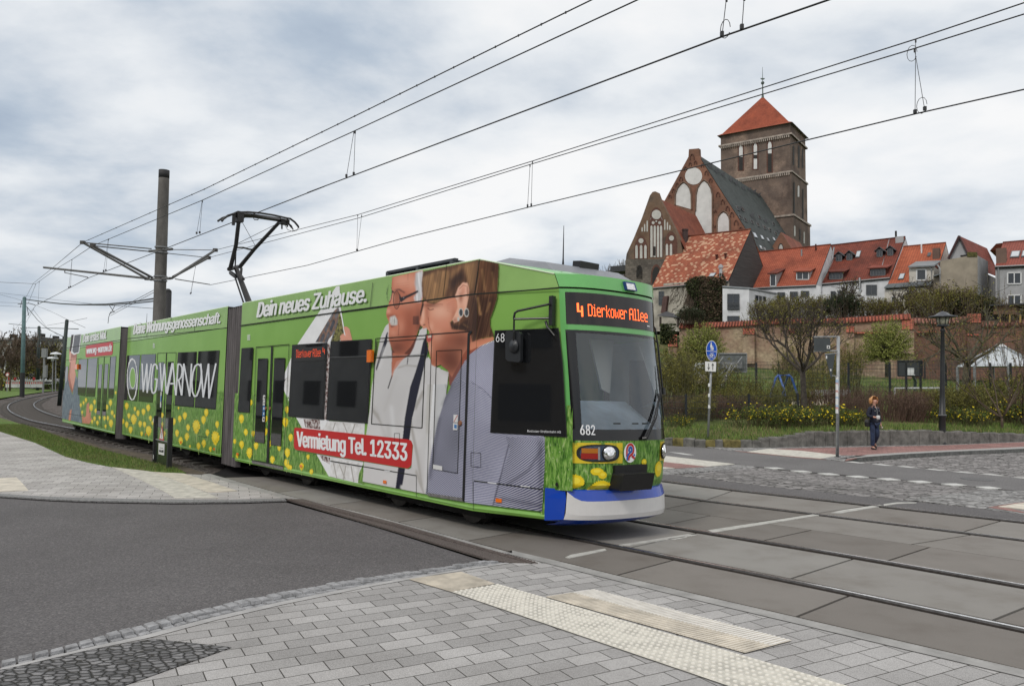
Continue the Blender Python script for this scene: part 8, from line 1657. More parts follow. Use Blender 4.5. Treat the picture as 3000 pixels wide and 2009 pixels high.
protoC=make_shrub('flowering_shrub','low shrub with yellow blossoms at the left end of the flower bed','shrub',shrub_mesh(12,1.9,1.1,.85,90,1900,.055,2,170,.085,dome=.6,fz=.3),TWIGG,[L_GRN,L_YEL],'yellow flowering shrubs');protoC.location=gx(2205,27.2)
for i,(x,d,s,lab)in enumerate(((2262,27.3,.9,'yellow flowering shrub second from the left of the bed'),(2318,27.4,1.05,'yellow flowering shrub left of the bare tree trunk'),(2395,27.6,1.05,'yellow flowering shrub right of the bare tree trunk'),(2440,27.9,1.0,'yellow flowering shrub behind the direction sign pole'),(2495,28.3,.85,'yellow flowering shrub near the walking woman'),(2805,29.6,.95,'yellow flowering shrub right of the lamp post'),(2860,30,.9,'yellow flowering shrub below the mossy bare tree'),(1985,27.6,.55,'small yellow flowering tuft beside the tram'),(2985,31.0,1.2,'yellow flowering shrub at the right edge'))):
 dup(protoC,gx(x,d),i*1.7,lab,(s,s,s),'yellow flowering shrubs')
protoD=make_shrub('green_shrub','bushy olive green shrub right of the lamp post','shrub',shrub_mesh(15,2.4,1.5,1.6,120,4200,.06,dome=.8),TWIGG,[L_OLIV],'bushy green shrubs');protoD.location=gx(2812,31.2)
for i,(x,d,s,lab)in enumerate(((2880,32,1.05,'bushy green shrub below the white pavilion roof'),(2745,33,.8,'bushy green shrub behind the lamp post'),(2690,33.5,.75,'bushy green shrub under the right basketball board'),(2930,34.5,1.3,'tall green shrub in front of the white pavilion'),(2340,33,.75,'bushy green shrub behind the bare tree trunk'),(2050,29,.7,'bushy green shrub at the low fence beside the blue sign pole'),(2140,31,.8,'bushy green shrub at the low fence left of the swing'),(2230,31,.7,'bushy green shrub at the low fence under the swing'))):
 dup(protoD,gx(x,d),i*.9+.2,lab,(s,s,s),'bushy green shrubs')
thin=make_tree('sapling','slender grey sapling bundle at the right in front of the white pavilion','tree',tree_mesh(44,4.6,.4,.05,7,3,700,.06,.35,.7,.14,(2,3),.55,(0,0),.006,.25),(TWIG,L_OLIV),gx(2935,29.5))
dup(thin,gx(2995,31),1.4,'slender grey sapling cut by the right edge of the picture',1.0)
# blossoms of a white tree beside the tram
# hedge and shrubs of the gardens between town wall and houses
HEDG=shrub_mesh(17,4.6,2.4,2.9,170,4200,.12,twig_r=.014,dome=.8,cl=.4)
protoE=make_shrub('garden_shrub','tall brown green garden shrub before the white extension','shrub',HEDG,TWIG,[L_OLIV],'garden shrubs on top of the town wall')
def hill(x,ybase,d):return at_depth(x,ybase,d)
protoE.location=hill(2258,948,84)
for i,(x,y,d,s,lab)in enumerate(((2330,945,84,1.15,'tall olive garden shrub under the plain orange roof'),(2392,942,85,1.05,'olive garden shrub right below the wide orange dormer'),(2530,938,83,.95,'garden shrub between the dark conifer and the cream house'),(2590,938,82,.85,'garden shrub in front of the cream house'),(2290,945,80,.8,'low garden shrub on the wall beside the white extension'),(2745,932,80,1.25,'large olive garden shrub before the windowless block'),(2820,934,80,1.2,'large olive garden shrub below the windowless block, right one'),(2690,934,79,.95,'garden shrub at the step of the town wall'),(2880,936,78,.9,'garden shrub left of the wooden shed'),(2990,950,77,.7,'garden shrub beside the wooden shed at the right edge'))):
 dup(protoE,hill(x,y,d),i*1.2,lab,(s,s,s),'garden shrubs on top of the town wall')
con=make_shrub('conifer','dense dark evergreen bush in front of the white house wall','shrub',shrub_mesh(19,2.9,2.4,3.1,190,8000,.15,twig_r=.012,dome=.9,cl=.3),TWIG,[L_DARK],None,hill(2467,942,80))
dup(con,hill(2858,930,79),1.0,'dark evergreen bush left of the wooden shed',(1.3,1.3,.8));dup(con,hill(2025,948,82),2.0,'dark evergreen bush at the foot of the ivy beside the pavilion',(.8,.8,.6))
mg=make_shrub('blossoming_shrub','small shrub with white blossoms beside the ivy wall','shrub',shrub_mesh(23,2.4,1.6,1.9,80,900,.13,2,320,.15,twig_r=.012,fz=.2,cl=.3),TWIG,[L_GRN,L_WHT],None,hill(2018,950,84))
gnar=make_tree('bare_tree','small gnarled fruit tree with a black crooked trunk before the cream house','tree',tree_mesh(51,4.4,1.0,.2,6,3,500,.12,.9,.1,.4,(3,4),.5,(.6,0),.02,.4),(BARK,L_OLIV),hill(2632,932,82))
dup(gnar,hill(2765,925,82),2.2,'bare fruit tree spreading before the windowless block',(1.3,1.3,1.25));dup(gnar,hill(2470,935,84),.7,'bare fruit tree behind the dark evergreen bush',(1.1,1.1,1.3))
# ivy hanging over the house wall on the left
r=random.Random(61);iv=MB();st=MB();F_=H1['F']
zone=[(600,700),(700,640),(800,612),(950,640),(1010,590),(1060,600),(1080,670),(1060,760),(1090,900),(1060,1010),(1075,1160),(760,1170),(690,1060),(720,900),(640,800)]
def inside(x,y,pg):
 c=False
 for(x0,y0),(x1,y1)in zip(pg,pg[1:]+pg[:1]):
  if(y0>y)!=(y1>y)and x<(x1-x0)*(y-y0)/(y1-y0)+x0:c=not c
 return c
n=0
while n<5200:
 x,y=r.uniform(590,1100),r.uniform(585,1180)
 if inside(x,y,zone):p=F_.at(px('H',(x,y))[0],r.uniform(.05,.9));leaf(iv,r,p,.26,0 if(x<770 or r.random()<.35)else 1);n+=1
for i in range(240):
 x=r.uniform(640,1080);y=r.uniform(620,700);q=[F_.at(px('H',(x+r.uniform(-20,20)*k,y+k*r.uniform(60,110)))[0],.3+.3*r.random())for k in range(5)];st.tube(q,.03,3,0,False)
for i in range(46):
 x,y=r.uniform(420,640),r.uniform(760,1080);q=[F_.at(px('H',(x+k*r.uniform(5,28),y-k*r.uniform(10,45)))[0],.04)for k in range(4)];st.tube(q,.018,3,0,False)
ivt=thing('ivy','shaggy ivy and dead creeper hanging over the plastered wall of the spotted-roof house','climbing plant',down(F_.at(px('H',(800,1150))[0]),7.5));iv.build('foliage',[L_IVY,L_BRN],ivt);st.build('stems',TWIG,ivt)
iv2=MB();r=random.Random(62);F_=Face(at_depth(1985,1000,77),uw,-nw)
for i in range(1800):x,y=330+abs(r.gauss(0,90)),r.uniform(1165,1400);leaf(iv2,r,F_.at(px('H',(x,y))[0],r.uniform(0,1.2)),.22)
tag(iv2.build('ivy',L_IVY),'dark ivy climbing the left end of the town wall beside the tram','climbing plant')
# bare crowns far behind the tram roof and by the church
for i,(x,yb,yt,d,lab,sd)in enumerate(((1595,900,745,150,'bare treetop showing above the front of the tram roof',71),(1815,900,735,140,'bare tree standing left of the church choir',72),(1850,930,770,120,'bare tree in front of the choir wall beside the tram roof',73))):
 b=at_depth(x,yb,d);h=(yb-yt)*d/2249;t=make_tree('bare_tree',lab,'tree',tree_mesh(sd,h,h*.3,.16,7,3,0,.1,.55,.45,.2,(3,4),.46,(0,0),.025),(TWIG,L_OLIV),b)
b=at_depth(1830,790,108);mb=MB();mb.box(b,(3,3,.8),0,-.6);t=thing('house','flat dark roof just left of the church choir','house',b,None);mb.build('roof',DSLATE,t)
# ---------------------------------------------------------------- lawn and beds
bank=[]
# retaining wall of upright granite blocks
GRB=mat('granite_blocks',(.135,.13,.12),.9,var=.4,vscale=4,bump=.7,bscale=16,col2=None);GRM=mat('granite_block_mossy',(.145,.12,.04),.9,var=.5,vscale=5,bump=.7,bscale=16)
rwt=thing('retaining_wall','low retaining wall of upright rough granite blocks behind the pavement','wall',gt(2400,1309));r=random.Random(5);mb=MB();xs_=[];x=1780.0
path=[(1700,1283,1308),(1951,1281,1302),(2009,1284,1306),(2100,1289,1311),(2225,1289,1312),(2245,1281,1312),(2300,1280,1311),(2330,1275,1310),(2370,1266,1309),(2420,1263,1308),(2500,1261,1307),(2560,1259,1306),(2700,1260,1304),(2760,1262,1303),(2850,1264,1300),(2900,1267,1298),(3000,1270,1294),(3200,1280,1288)]
def pth(x):return lerp1(x,[(a,b)for a,b,c in path]),lerp1(x,[(a,c)for a,b,c in path])
while x<3150:
 w_=r.uniform(22,34)if x<2420 else r.uniform(15,27);yt,yb=pth(x+w_/2);a,b=gt(x,pth(x)[1]),gt(x+w_,pth(x+w_)[1]);h=(at_depth(x+w_/2,yt,(a.y+b.y)/2).z)-(a.z+b.z)/2;h*=r.uniform(.95,1.06);d=(b-a);ang=math.atan2(d.y,d.x);c=(a+b)/2;nn=V((-d.y,d.x,0)).normalized();ln=d.length*.97
 c=c+nn*(.14+r.uniform(-.02,.02));j=r.uniform(.02,.05);bb=[c+d.normalized()*(sx*ln/2)+nn*(sy*.14)for sx,sy in((-1,-1),(1,-1),(1,1),(-1,1))];mi=1 if(2110<x<2150 and True)or(x<2100 and r.random()<.12)else 0
 lo=[p-UP*.2 for p in bb];mi_=[p+UP*(h-j*1.2)for p in bb];cc=sum(bb,V())/4;tp_=[p.lerp(cc,.16)+UP*(h+r.uniform(-.015,.015))for p in bb]
 mb.add(lo+mi_+tp_,[(i,(i+1)%4,(i+1)%4+4,i+4)for i in range(4)]+[(i+4,(i+1)%4+4,(i+1)%4+8,i+8)for i in range(4)]+[(8,9,10,11)],mi);x+=w_
mb.build('granite_blocks',[GRB,GRM],rwt)
# raised lawn behind the wall
lw=MB();A_=[];B_=[];C_=[]
for x in range(1500,3400,40):
 yt,yb=pth(max(1700,min(3200,x)));a=gt(x,yb);top=at_depth(x,yt,a.y+.2).z-.03;q=V((a.x,a.y+.12,top));A_.append(q);s_=V((a.x*1.06,a.y+2.2,0));s_.z=max(top+.05,terrain(s_.x,s_.y)+.02);B_.append(s_);t_=V((a.x*1.25,a.y+7,0));t_.z=terrain(t_.x,t_.y)+.02;C_.append(t_)
n=len(A_);lw.add(A_+B_+C_,[(i,i+1,i+1+n,i+n)for i in range(n-1)]+[(i+n,i+1+n,i+1+2*n,i+2*n)for i in range(n-1)]);solid(lw.build('planted_bank',grassmat('bank_lawn',(.045,.065,.018),(.115,.15,.035),(.15,.125,.06))))
def grass_patch(name,pts_fn,n,hmin,hmax,seed,lab,cols):
 r=random.Random(seed);mb=MB()
 for i in range(n):
  p=pts_fn(r)
  if p is None:continue
  h=r.uniform(hmin,hmax);a=r.uniform(0,6.3);w_=V((math.cos(a),math.sin(a),0))*h*.09;tip=p+V((r.uniform(-.45,.45)*h,r.uniform(-.45,.45)*h,h));mb.add([p-w_,p+w_,tip],[(0,1,2)],r.randrange(len(cols)))
 return tag(mb.build(name,cols),lab,'grass',None,'stuff')
GB=[mat('blade_a',(.10,.165,.025),.8),mat('blade_b',(.16,.24,.045),.8),mat('blade_c',(.20,.19,.07),.8),mat('blade_d',(.055,.10,.02),.8)]
LP=[on_z(x,y,0)for x,y in LAWNP];LPX=[(p.x,p.y)for p in LP];bx=(min(p.x for p in LP if p.x>-26),max(p.x for p in LP),min(p.y for p in LP),30)
def in_lawn(r):
 for _ in range(20):
  x,y=r.uniform(-20,bx[1]),r.uniform(bx[2],30)
  if inside(x,y,LPX):return V((x,y,.01))
 return None
grass_patch('grass_blades',in_lawn,30000,.02,.065,3,'short green grass on the strip between the left pavement and the rails',GB)
def in_bank(r):
 i=r.randrange(n-1);t=r.random();s=r.random()**1.6;a=A_[i].lerp(A_[i+1],t);b=B_[i].lerp(B_[i+1],t);return a.lerp(b,s)
grass_patch('grass_blades',in_bank,16000,.05,.18,4,'grass along the top of the granite retaining wall',GB)
def in_hill(r):
 x,d=r.uniform(1980,3000),r.uniform(33,78);p=at_depth(x,1100,d);p.z=terrain(p.x,p.y);return p
grass_patch('grass_blades',in_hill,24000,.08,.3,6,'rough grass on the slope of the playground up to the town wall',GB)
# ---------------------------------------------------------------- fences
FPOST=mat('fence_post_dark',(.014,.017,.02),.6,spec=.4);FW=mat('fence_wire',(.03,.034,.036),.6)
def mesh_fence(label,pts,h,post_px=None,sv=.11,sh=.2,step=2.5,r1=.0035,r2=.006,pw=.07,ph=.08):
 """welded mesh fence: posts as parts, each run of wires as one panel"""
 P_=[V(p)for p in pts];t=thing('mesh_fence',label,'fence',P_[0],'playground fences')
 for a,b in zip(P_,P_[1:]):
  d=b-a;d.z=0;L_=d.length;u=d.normalized();ang=math.atan2(u.y,u.x);mb=MB()
  mb.box(a+UP*((h+ph)/2),(pw,pw,h+ph),0,ang);mb.build('post',FPOST,t);mb=MB();k=max(1,int(L_/sv))
  for i in range(k):p=a.lerp(b,(i+.5)/k);mb.add([p-u*r1,p+u*r1,p+u*r1+UP*h,p-u*r1+UP*h],[(0,1,2,3)])
  k=max(1,int(h/sh))
  for i in range(k+1):z=UP*(h*i/k);mb.add([a+z-UP*r2,b+z-UP*r2,b+z+UP*r2,a+z+UP*r2],[(0,1,2,3)])
  mb.build('wire_panel',FW,t)
 mb=MB();mb.box(P_[-1]+UP*((h+ph)/2),(pw,pw,h+ph));mb.build('post',FPOST,t);return t
def fpts(xy,dep):return[at_depth(x,y,d)for(x,y),d in zip(xy,dep)]
mesh_fence('low dark mesh fence beside the tram behind the granite wall',fpts([(1830,1262),(2010,1264),(2195,1262),(2338,1258)],[27.5,27.6,28,28.6]),1.26,sv=.07)
mesh_fence('tall dark mesh fence of the ball court behind the shrubs',fpts([(1930,1172),(2090,1172),(2216,1172),(2353,1172),(2487,1172),(2608,1172),(2656,1172),(2698,1172),(2772,1172),(2843,1172),(2903,1172),(2963,1172),(3040,1172)],[35]*13),1.62,sv=.12)
mesh_fence('rear mesh fence of the ball court nearer the town wall',fpts([(2160,1110),(2281,1110),(2412,1110),(2510,1110),(2710,1110),(2830,1110),(3020,1110)],[52]*7),1.15,sv=.2,r1=.005,r2=.008)
# ---------------------------------------------------------------- playground things
def basket(label,board,dep,framed):
 (x0,y0),(x1,y1)=board;t=thing('basketball_hoop',label,'basketball hoop',gpt((x0+x1)/2,y1,dep),'basketball boards');a,b,c,d=at_depth(x0,y1,dep),at_depth(x1,y1,dep),at_depth(x1,y0,dep),at_depth(x0,y0,dep);mb=MB()
 gm=mat('board_grey_mesh',(.12,.13,.13),.7,var=.2,vscale=6)if framed else mat('board_dark_mesh',(.035,.04,.042),.7)
 mb.prism([a,b,c,d],V((0,.06,0)));mb.build('backboard',gm,t);mb=MB()
 for p,q in((a,b),(b,c),(c,d),(d,a)):mb.tube([p-V((0,.02,0)),q-V((0,.02,0))],.045,5)
 mb.build('board_frame',GALV if framed else FPOST,t);return t,a,b,c,d
t,a,b,c,d=basket('grey basketball board seen from behind with its slanting steel arms',((2105,1036),(2187,1090)),46,True);mb=MB();g0=gpt(2118,1160,47);mid=a.lerp(c,.5)-V((0,.1,0));mb.tube([at_depth(*px('X',(745,640))[0],44),at_depth(*px('X',(850,415))[0],45.6)],.11,6);mb.build('post',GALV,t);mb=MB()
for p,q in(((660,590),(815,430)),((790,560),(955,330)),((640,510),(760,335)),((720,590),(880,420))):mb.tube([at_depth(*px('X',p)[0],44.6),at_depth(*px('X',q)[0],45.8)],.035,5)
mb.box(at_depth(*px('X',(850,415))[0],45.7),(1.2,.1,.35));mb.build('brace',GALV,t)
t,a,b,c,d=basket('dark basketball board with a white target square and rim',((2630,1057),(2701,1101)),48,False);mb=MB();q=[at_depth(*p,47.9)for p in px('Y',(812,558),(872,558),(872,622),(812,622))]
mb.poly(q);mb.build('target_square',mat('board_white',(.62,.64,.64),.6),t);mb=MB();cc=at_depth(*px('Y',(838,622))[0],47.5);mb.tube([cc+V((.24*math.cos(i*.52),.24*math.sin(i*.52),0))for i in range(13)],.025,5);mb.build('rim',mat('rim_white',(.5,.5,.5),.5),t);mb=MB();mb.tube([gpt(2678,1160,49.5),at_depth(*px('Y',(885,680))[0],49),at_depth(2668,1085,48.2)],.09,7);mb.build('post',mat('hoop_post',(.10,.13,.13),.6),t)
# blue swing frame
BLU=mat('swing_blue',(.03,.09,.30),.4,var=.15,vscale=5);t=thing('swing_frame','blue tubular swing frame on the playground','swing',gpt(2290,1180,38));mb=MB();xp=lambda x,y,d:at_depth(*px('X',(x,y))[0],d)
mb.tube([xp(1240,745,38.2),xp(1300,545,38.2),xp(1322,520,38.2),xp(1435,520,38.2),xp(1462,545,38.2),xp(1530,745,38.2),xp(1550,800,38.2)],.055,8);mb.build('front_frame',BLU,t);mb=MB();mb.tube([xp(1335,525,38.2),xp(1382,660,37.2),xp(1412,790,37)],.05,7);mb.tube([xp(1425,525,38.2),xp(1385,640,39.2),xp(1370,720,39.4)],.05,7);mb.build('side_frame',BLU,t)
# football goal, low walls, sand, white pavilion
t=thing('football_goal','low white football goal behind the ball court fence','goal',gpt(2690,1150,40));mb=MB();yp=lambda x,y,d:at_depth(*px('Y',(x,y))[0],d);mb.tube([yp(694,815,40),yp(694,745,40),yp(1105,742,42),yp(1105,800,42)],.05,6);mb.build('goal_frame',mat('goal_white',(.45,.46,.46),.6),t)
mb=MB();q=[xp(1680,668,40),xp(2060,668,40),xp(2060,735,40),xp(1680,735,40)];mb.prism(q,V((0,.5,0)));tag(mb.build('low_wall',WALLG),'low grey wall beside the playground sand behind the bare tree','wall')
mb=MB();q=[xp(1420,760,38),xp(1900,735,41),xp(2000,800,36),xp(1700,830,34),xp(1480,830,34.5)];q=[V((p.x,p.y,p.z))for p in q];mb.poly(q);solid(mb.build('playground_sand',mat('sand',(.42,.36,.27),.95,var=.15,vscale=3)))
mb=MB();q=[xp(470,610,40),xp(480,530,46),xp(610,515,46),xp(600,610,40)];mb.poly(q);solid(mb.build('playground_sand',MATS['sand']))
t=thing('table_tennis_table','pale grey table behind the shrubs beside the blue path sign','table',gpt(2055,1110,48));mb=MB();q=[xp(450,395,49),xp(610,395,49),xp(610,440,47.5),xp(480,440,47.5)];mb.prism(q,V((0,0,-.08)));mb.build('table_top',mat('pale_blue_grey',(.38,.43,.46),.5),t);mb=MB();mb.box(xp(495,475,47.8),(.6,.3,.9));mb.box(xp(580,475,47.8),(.5,.3,.9));mb.build('leg',mat('pale_leg',(.55,.56,.57),.7),t)
pv=yp(1660,345,46);t=thing('pavilion','white faceted tent roof of a pavilion behind the saplings at right','pavilion',gpt(2935,1100,46));PVW=mat('pavilion_white',(.42,.45,.47),.5,var=.1,vscale=1.5);R_=2.25;zt_=yp(1660,370,46).z;ze=yp(1400,545,46).z;n_=8;rim=[V((pv.x+R_*math.cos(2*math.pi*(i+.5)/n_),pv.y+R_*math.sin(2*math.pi*(i+.5)/n_),ze))for i in range(n_)];hub=[V((pv.x+.27*math.cos(2*math.pi*(i+.5)/n_),pv.y+.27*math.sin(2*math.pi*(i+.5)/n_),zt_))for i in range(n_)]
mb=MB()
for i in range(n_):mb.quad(rim[i],rim[(i+1)%n_],hub[(i+1)%n_],hub[i])
ro=mb.build('roof',PVW,t);mb=MB()
for i in range(n_):mb.tube([rim[i],hub[i]+UP*.03],.06,5)
mb.build('roof_rib',mat('rib_grey',(.22,.24,.25),.5),ro);mb=MB();mb.lathe(V((pv.x,pv.y,zt_)),[(.36,.03),(.34,.08),(.04,.30),(0,.32)],8);mb.tube([V((pv.x,pv.y,zt_-.2)),V((pv.x,pv.y,zt_+.1))],.22,8);mb.build('roof_cap',mat('pavilion_cap',(.60,.61,.62),.5),ro);mb=MB()
for i in range(n_):mb.tube([rim[i],V((rim[i].x,rim[i].y,ze-3.2))],.08,6)
mb.build('column',GALV,t)
# ---------------------------------------------------------------- signs, lamp, direction board
pole=mat('sign_pole',(.30,.31,.32),.45,metal=.4,var=.2,vscale=6)
def sign_pole(name,label,cat,bx_,tx_,r0=.038):
 b=gt(*bx_);t_=on_plane(tx_[0],tx_[1],b,V((0,1,0)));th=thing(name,label,cat,b);mb=MB();mb.tube([b,t_],r0,10);mb.build('pole',pole,th,True);return th,b,t_
th,b,t_=sign_pole('path_sign','blue round footpath and cycle path sign above a white two-arrow plate on a pole','traffic sign',(2073,1307),(2087,1000))
F_=Face(b,V((.90,-.43,0)).normalized());F_.o=b+F_.n*.045
def disc(k,cx,cy,r_,m,nm,par,d,ry=None):mb=MB();P_=F_.pts(k,circ(cx,cy,r_,32,ry),d);mb.prism(P_,F_.n*-.006);return mb.build(nm,m,par)
SBL=mat('sign_blue',(.005,.075,.46),.4);SWH=MATS['sign_white'];SBK=MATS['sign_black']
s=disc('X',644,268,57,SWH,'round_sign',th,0,103);disc('X',644,268,52,SBL,'blue_field',s,.010,97)
def figp(pts,nm,par,m=SWH,d=.018,k='X'):mb=MB();mb.poly(F_.pts(k,pts,d));mb.build(nm,m,par)
figp(circ(640,190,5,10,8),'adult_symbol',s);figp([(633,200),(647,200),(650,232),(645,236),(644,264),(636,264),(635,236),(630,232)],'adult_symbol',s);figp(circ(656,224,4,10,6),'child_symbol',s);figp([(650,232),(662,232),(664,250),(660,266),(653,266),(650,250)],'child_symbol',s);figp([(593,268),(694,276),(694,281),(593,273)],'divider',s)
for cx_ in(628,662):
 o=circ(cx_,328,14,16,22);i_=circ(cx_,328,11,16,18);mb=MB();O_,I_=F_.pts('X',o,.018),F_.pts('X',i_,.018);mb.add(O_+I_,[(j,(j+1)%16,(j+1)%16+16,j+16)for j in range(16)]);mb.build('wheel_symbol',SWH,s)
for a,q in(((628,328),(640,300)),((640,300),(660,326)),((645,330),(657,300)),((628,328),(645,330)),((632,294),(644,296)),((652,292),(662,296))):P_=F_.pts('X',(a,q),.019);mb=MB();mb.tube(P_,.008,4);mb.build('bicycle_symbol',SWH,s)
F_.o=b+F_.n*.045;mb=MB();P_=F_.pts('X',((573,373),(695,378),(692,488),(575,482)),0);mb.prism(P_,F_.n*-.006);s=mb.build('arrow_plate',SBK,th);figp([(577,378),(691,383),(688,483),(579,477)],'plate_field',s,SWH,.010)
for x,y0,y1,dn in((614,398,465,True),(656,398,465,False)):
 figp([(x-3,y0),(x+3,y0),(x+3,y1),(x-3,y1)],'arrow',s,SBK);yy=y1 if dn else y0-4;sg=-1 if dn else 1;figp([(x,yy),(x-13,yy+sg*26),(x-9,yy+sg*28),(x,yy+sg*10),(x+9,yy+sg*28),(x+13,yy+sg*26)],'arrow',s,SBK)
for y in(620,725,840):mb=MB();c=on_plane(*px('X',(620,y))[0],b,V((0,1,0)));mb.tube([c-UP*.05,c+UP*.06],.040,10);mb.build('sticker',SWH,th)
th,b,t_=sign_pole('direction_sign','grey galvanised pole with the dark backs of a direction board and a yield triangle','traffic sign',(2453,1340),(2456,985),.045);BKB=mat('sign_back',(.05,.058,.062),.5,var=.1,vscale=4)
F_=Face(b,V((1,.1,0)).normalized());mb=MB();P_=F_.pts('X',((1690,138),(1857,138),(1855,268),(1690,268)),.05);mb.prism(P_,F_.n*-.012);s=mb.build('board',BKB,th);mb=MB();mb.tube(F_.pts('X',((1690,128),(1945,126)),.02),.022,6);mb.tube(F_.pts('X',((1690,274),(1940,270)),.02),.022,6);mb.build('board_bracket',pole,th);figp([(1820,215),(1853,217),(1852,250),(1820,248)],'sticker',s,SWH,.06);figp([(1830,224),(1843,225),(1843,241),(1830,240)],'sticker',s,SBK,.066)
mb=MB();mb.prism(F_.pts('X',((1802,312),(1905,300),(1868,560)),.05),F_.n*-.01);s=mb.build('triangle_board',BKB,th);figp([(1810,320),(1824,320),(1824,350),(1810,350)],'sticker',s,SWH,.06);figp([(1852,455),(1868,457),(1866,478),(1854,476)],'sticker',s,SWH,.06);mb=MB();mb.tube(F_.pts('X',((1802,306),(1940,292)),.03),.016,6);mb.tube(F_.pts('X',((1855,520),(1940,532)),.03),.016,6);mb.build('triangle_bracket',pole,th)
r=random.Random(9)
for i in range(13):mb=MB();c=on_plane(*px('X',(1928,550+i*28))[0],b,V((0,1,0)));mb.tube([c-UP*.06,c+UP*r.uniform(.02,.08)],.0475,10);mb.build('sticker',(SWH,mat('sticker_pale_blue',(.35,.47,.62),.5),mat('sticker_red_white',(.55,.30,.28),.5))[i%3 if i%4 else 0],th)
mb=MB();mb.lathe(b,[(.11,-.05),(.11,.015),(.06,.03),(0,.03)],12);mb.build('foot',BAND,th)
lb=gt(2760,1302);lt_=on_plane(2762,912,lb,V((0,1,0)));H_=lt_.z-lb.z;th=thing('street_lamp','old-fashioned black lantern lamp post on the red pavement','street lamp',lb);LB=mat('lamp_black',(.016,.017,.019),.45,var=.2,vscale=6);zf=lambda y:on_plane(*px('Y',(1135,y))[0],lb,V((0,1,0))).z-lb.z
tl_=V(((lt_.x-lb.x)/H_,0,1));LX=(V((1,0,0)),V((0,1,0)),tl_)
mb=MB();mb.lathe(lb,[(.14,-.05),(.14,.06),(.115,.1),(.11,zf(1010)),(.13,zf(1005)),(.135,zf(985)),(.10,zf(978)),(.085,zf(800)),(.075,zf(500)),(.062,zf(225)),(.085,zf(215)),(.085,zf(205)),(.05,zf(195)),(.05,zf(175))],14,0,LX);mb.build('post',LB,th,True);mb=MB();mb.lathe(lb,[(.136,zf(992)),(.138,zf(985))],14,0,LX);mb.build('clamp',GALV,th)
mb=MB();mb.lathe(lb,[(.06,zf(182)),(.19,zf(176)),(.20,zf(166)),(.17,zf(160)),(.0,zf(160))],14,0,LX);mb.lathe(lb,[(.235,zf(98)),(.47,zf(92)),(.46,zf(86)),(.25,zf(72)),(.19,zf(60)),(.13,zf(48)),(.05,zf(42)),(.03,zf(36)),(0,zf(35))],20,0,LX);hd=mb.build('lamp_hood',mat('lamp_hood',(.06,.065,.075),.3,metal=.5),th,True)
mb=MB();mb.lathe(lb,[(.15,zf(160)),(.20,zf(96)),(0,zf(96))],14,0,LX);gl=mb.build('lamp_glass',mat('lamp_glass_cream',(.48,.46,.36),.25,var=.1,vscale=4),th,True);mb=MB()
for i in range(6):q=2*math.pi*(i+.5)/6;mb.tube([lb+LX[0]*.157*math.cos(q)+LX[1]*.157*math.sin(q)+tl_*zf(162),lb+LX[0]*.207*math.cos(q)+LX[1]*.207*math.sin(q)+tl_*zf(94)],.013,4)
mb.build('lamp_bar',LB,gl)
# ================================================================ far left: apartment block, bare trees, barriers; walking woman; street opposite
lp=lambda x,y,d:at_depth(*px('L',(x,y))[0],d)
def block(label,k,pts,dep,m,roofm,depth=12,name='apartment_block'):
 P_=[at_depth(*q,dep)for q in px(k,*pts)];t=thing(name,label,'building',down(P_[-1],0));mb=MB();mb.prism(P_,V((0,depth,0)),0);w=mb.build('wall',m,t);return t,w
GREYB=stucco('far_grey_render',(.30,.29,.27),.2);t,wb=block('long grey apartment block with chimneys behind the bare trees at far left','L',((-300,560),(60,545),(250,545),(300,560),(420,530),(560,545),(740,560),(740,1010),(-300,1010)),190,GREYB,None)
mb=MB()
for x,y,w_ in((80,500,22),(210,505,16),(415,492,20),(575,520,24),(690,530,14)):a=lp(x,y,189);b=lp(x+w_,560,189);mb.box(((a.x+b.x)/2,191,(a.z+b.z)/2),(b.x-a.x,2,a.z-b.z))
mb.build('chimney',DRK,t);mb=MB();P_=[lp(x,y,189.5)for x,y in((-300,570),(300,565),(330,575),(440,535),(740,565),(740,580),(-300,588))];mb.prism(P_,V((0,13,0)));mb.build('roof',DSLATE,t)
for i in range(9):
 for y in(600,690,790,890):
  x=-40+i*82;mb=MB();mb.poly([lp(x,y,189.8),lp(x+24,y,189.8),lp(x+24,y+46,189.8),lp(x,y+46,189.8)]);mb.build('window',WIN if(i+y)%3 else LITE,wb)
t,wb=block('white gable wall of a house behind the bare trees at far left','L',((672,700),(760,690),(760,1000),(672,1000)),150,stucco('far_white',(.55,.56,.58)),None);t,w2_=block('white house front between the trunks at the left edge','L',((-60,690),(60,690),(60,1010),(-60,1010)),175,MATS['far_white'],None)
for x,y in((5,740),(5,840),(35,790),(690,790)):mb=MB();d_=174.8 if x<100 else 149.8;mb.poly([lp(x,y,d_),lp(x+14,y,d_),lp(x+14,y+50,d_),lp(x,y+50,d_)]);mb.build('window',WIN,w2_ if x<100 else wb)
def ltree(label,x,yb,yt,d,seed,mats,leaves=0,ls=.3,up=.25,spread=.55,wig=.2,limbs=8,lv=3,th=.3,minr=.035,first=.46):
 b=lp(x,yb,d);b.z=-.1;h=lp(x,yt,d).z;return make_tree('bare_tree' if not leaves else 'tree',label,'tree',tree_mesh(seed,h,h*th,h*.014,limbs,lv,leaves,ls,spread,up,wig,(3,4),first,(0,0),minr,h*.05),mats,b)
ltree('tall bare birch cut by the left edge, reaching highest of the far trees',22,1010,245,120,81,(TWIG,L_BRN),1500,.3,.35,.5,th=.2);ltree('bare dark tree just left of the teal mast',120,1015,480,115,82,(TWIG,L_BRN),900,.25,.2,.6);ltree('bare dark tree with a low fork close to the left edge',70,1010,560,118,86,(TWIG,L_BRN),700,.25,.25,.55)
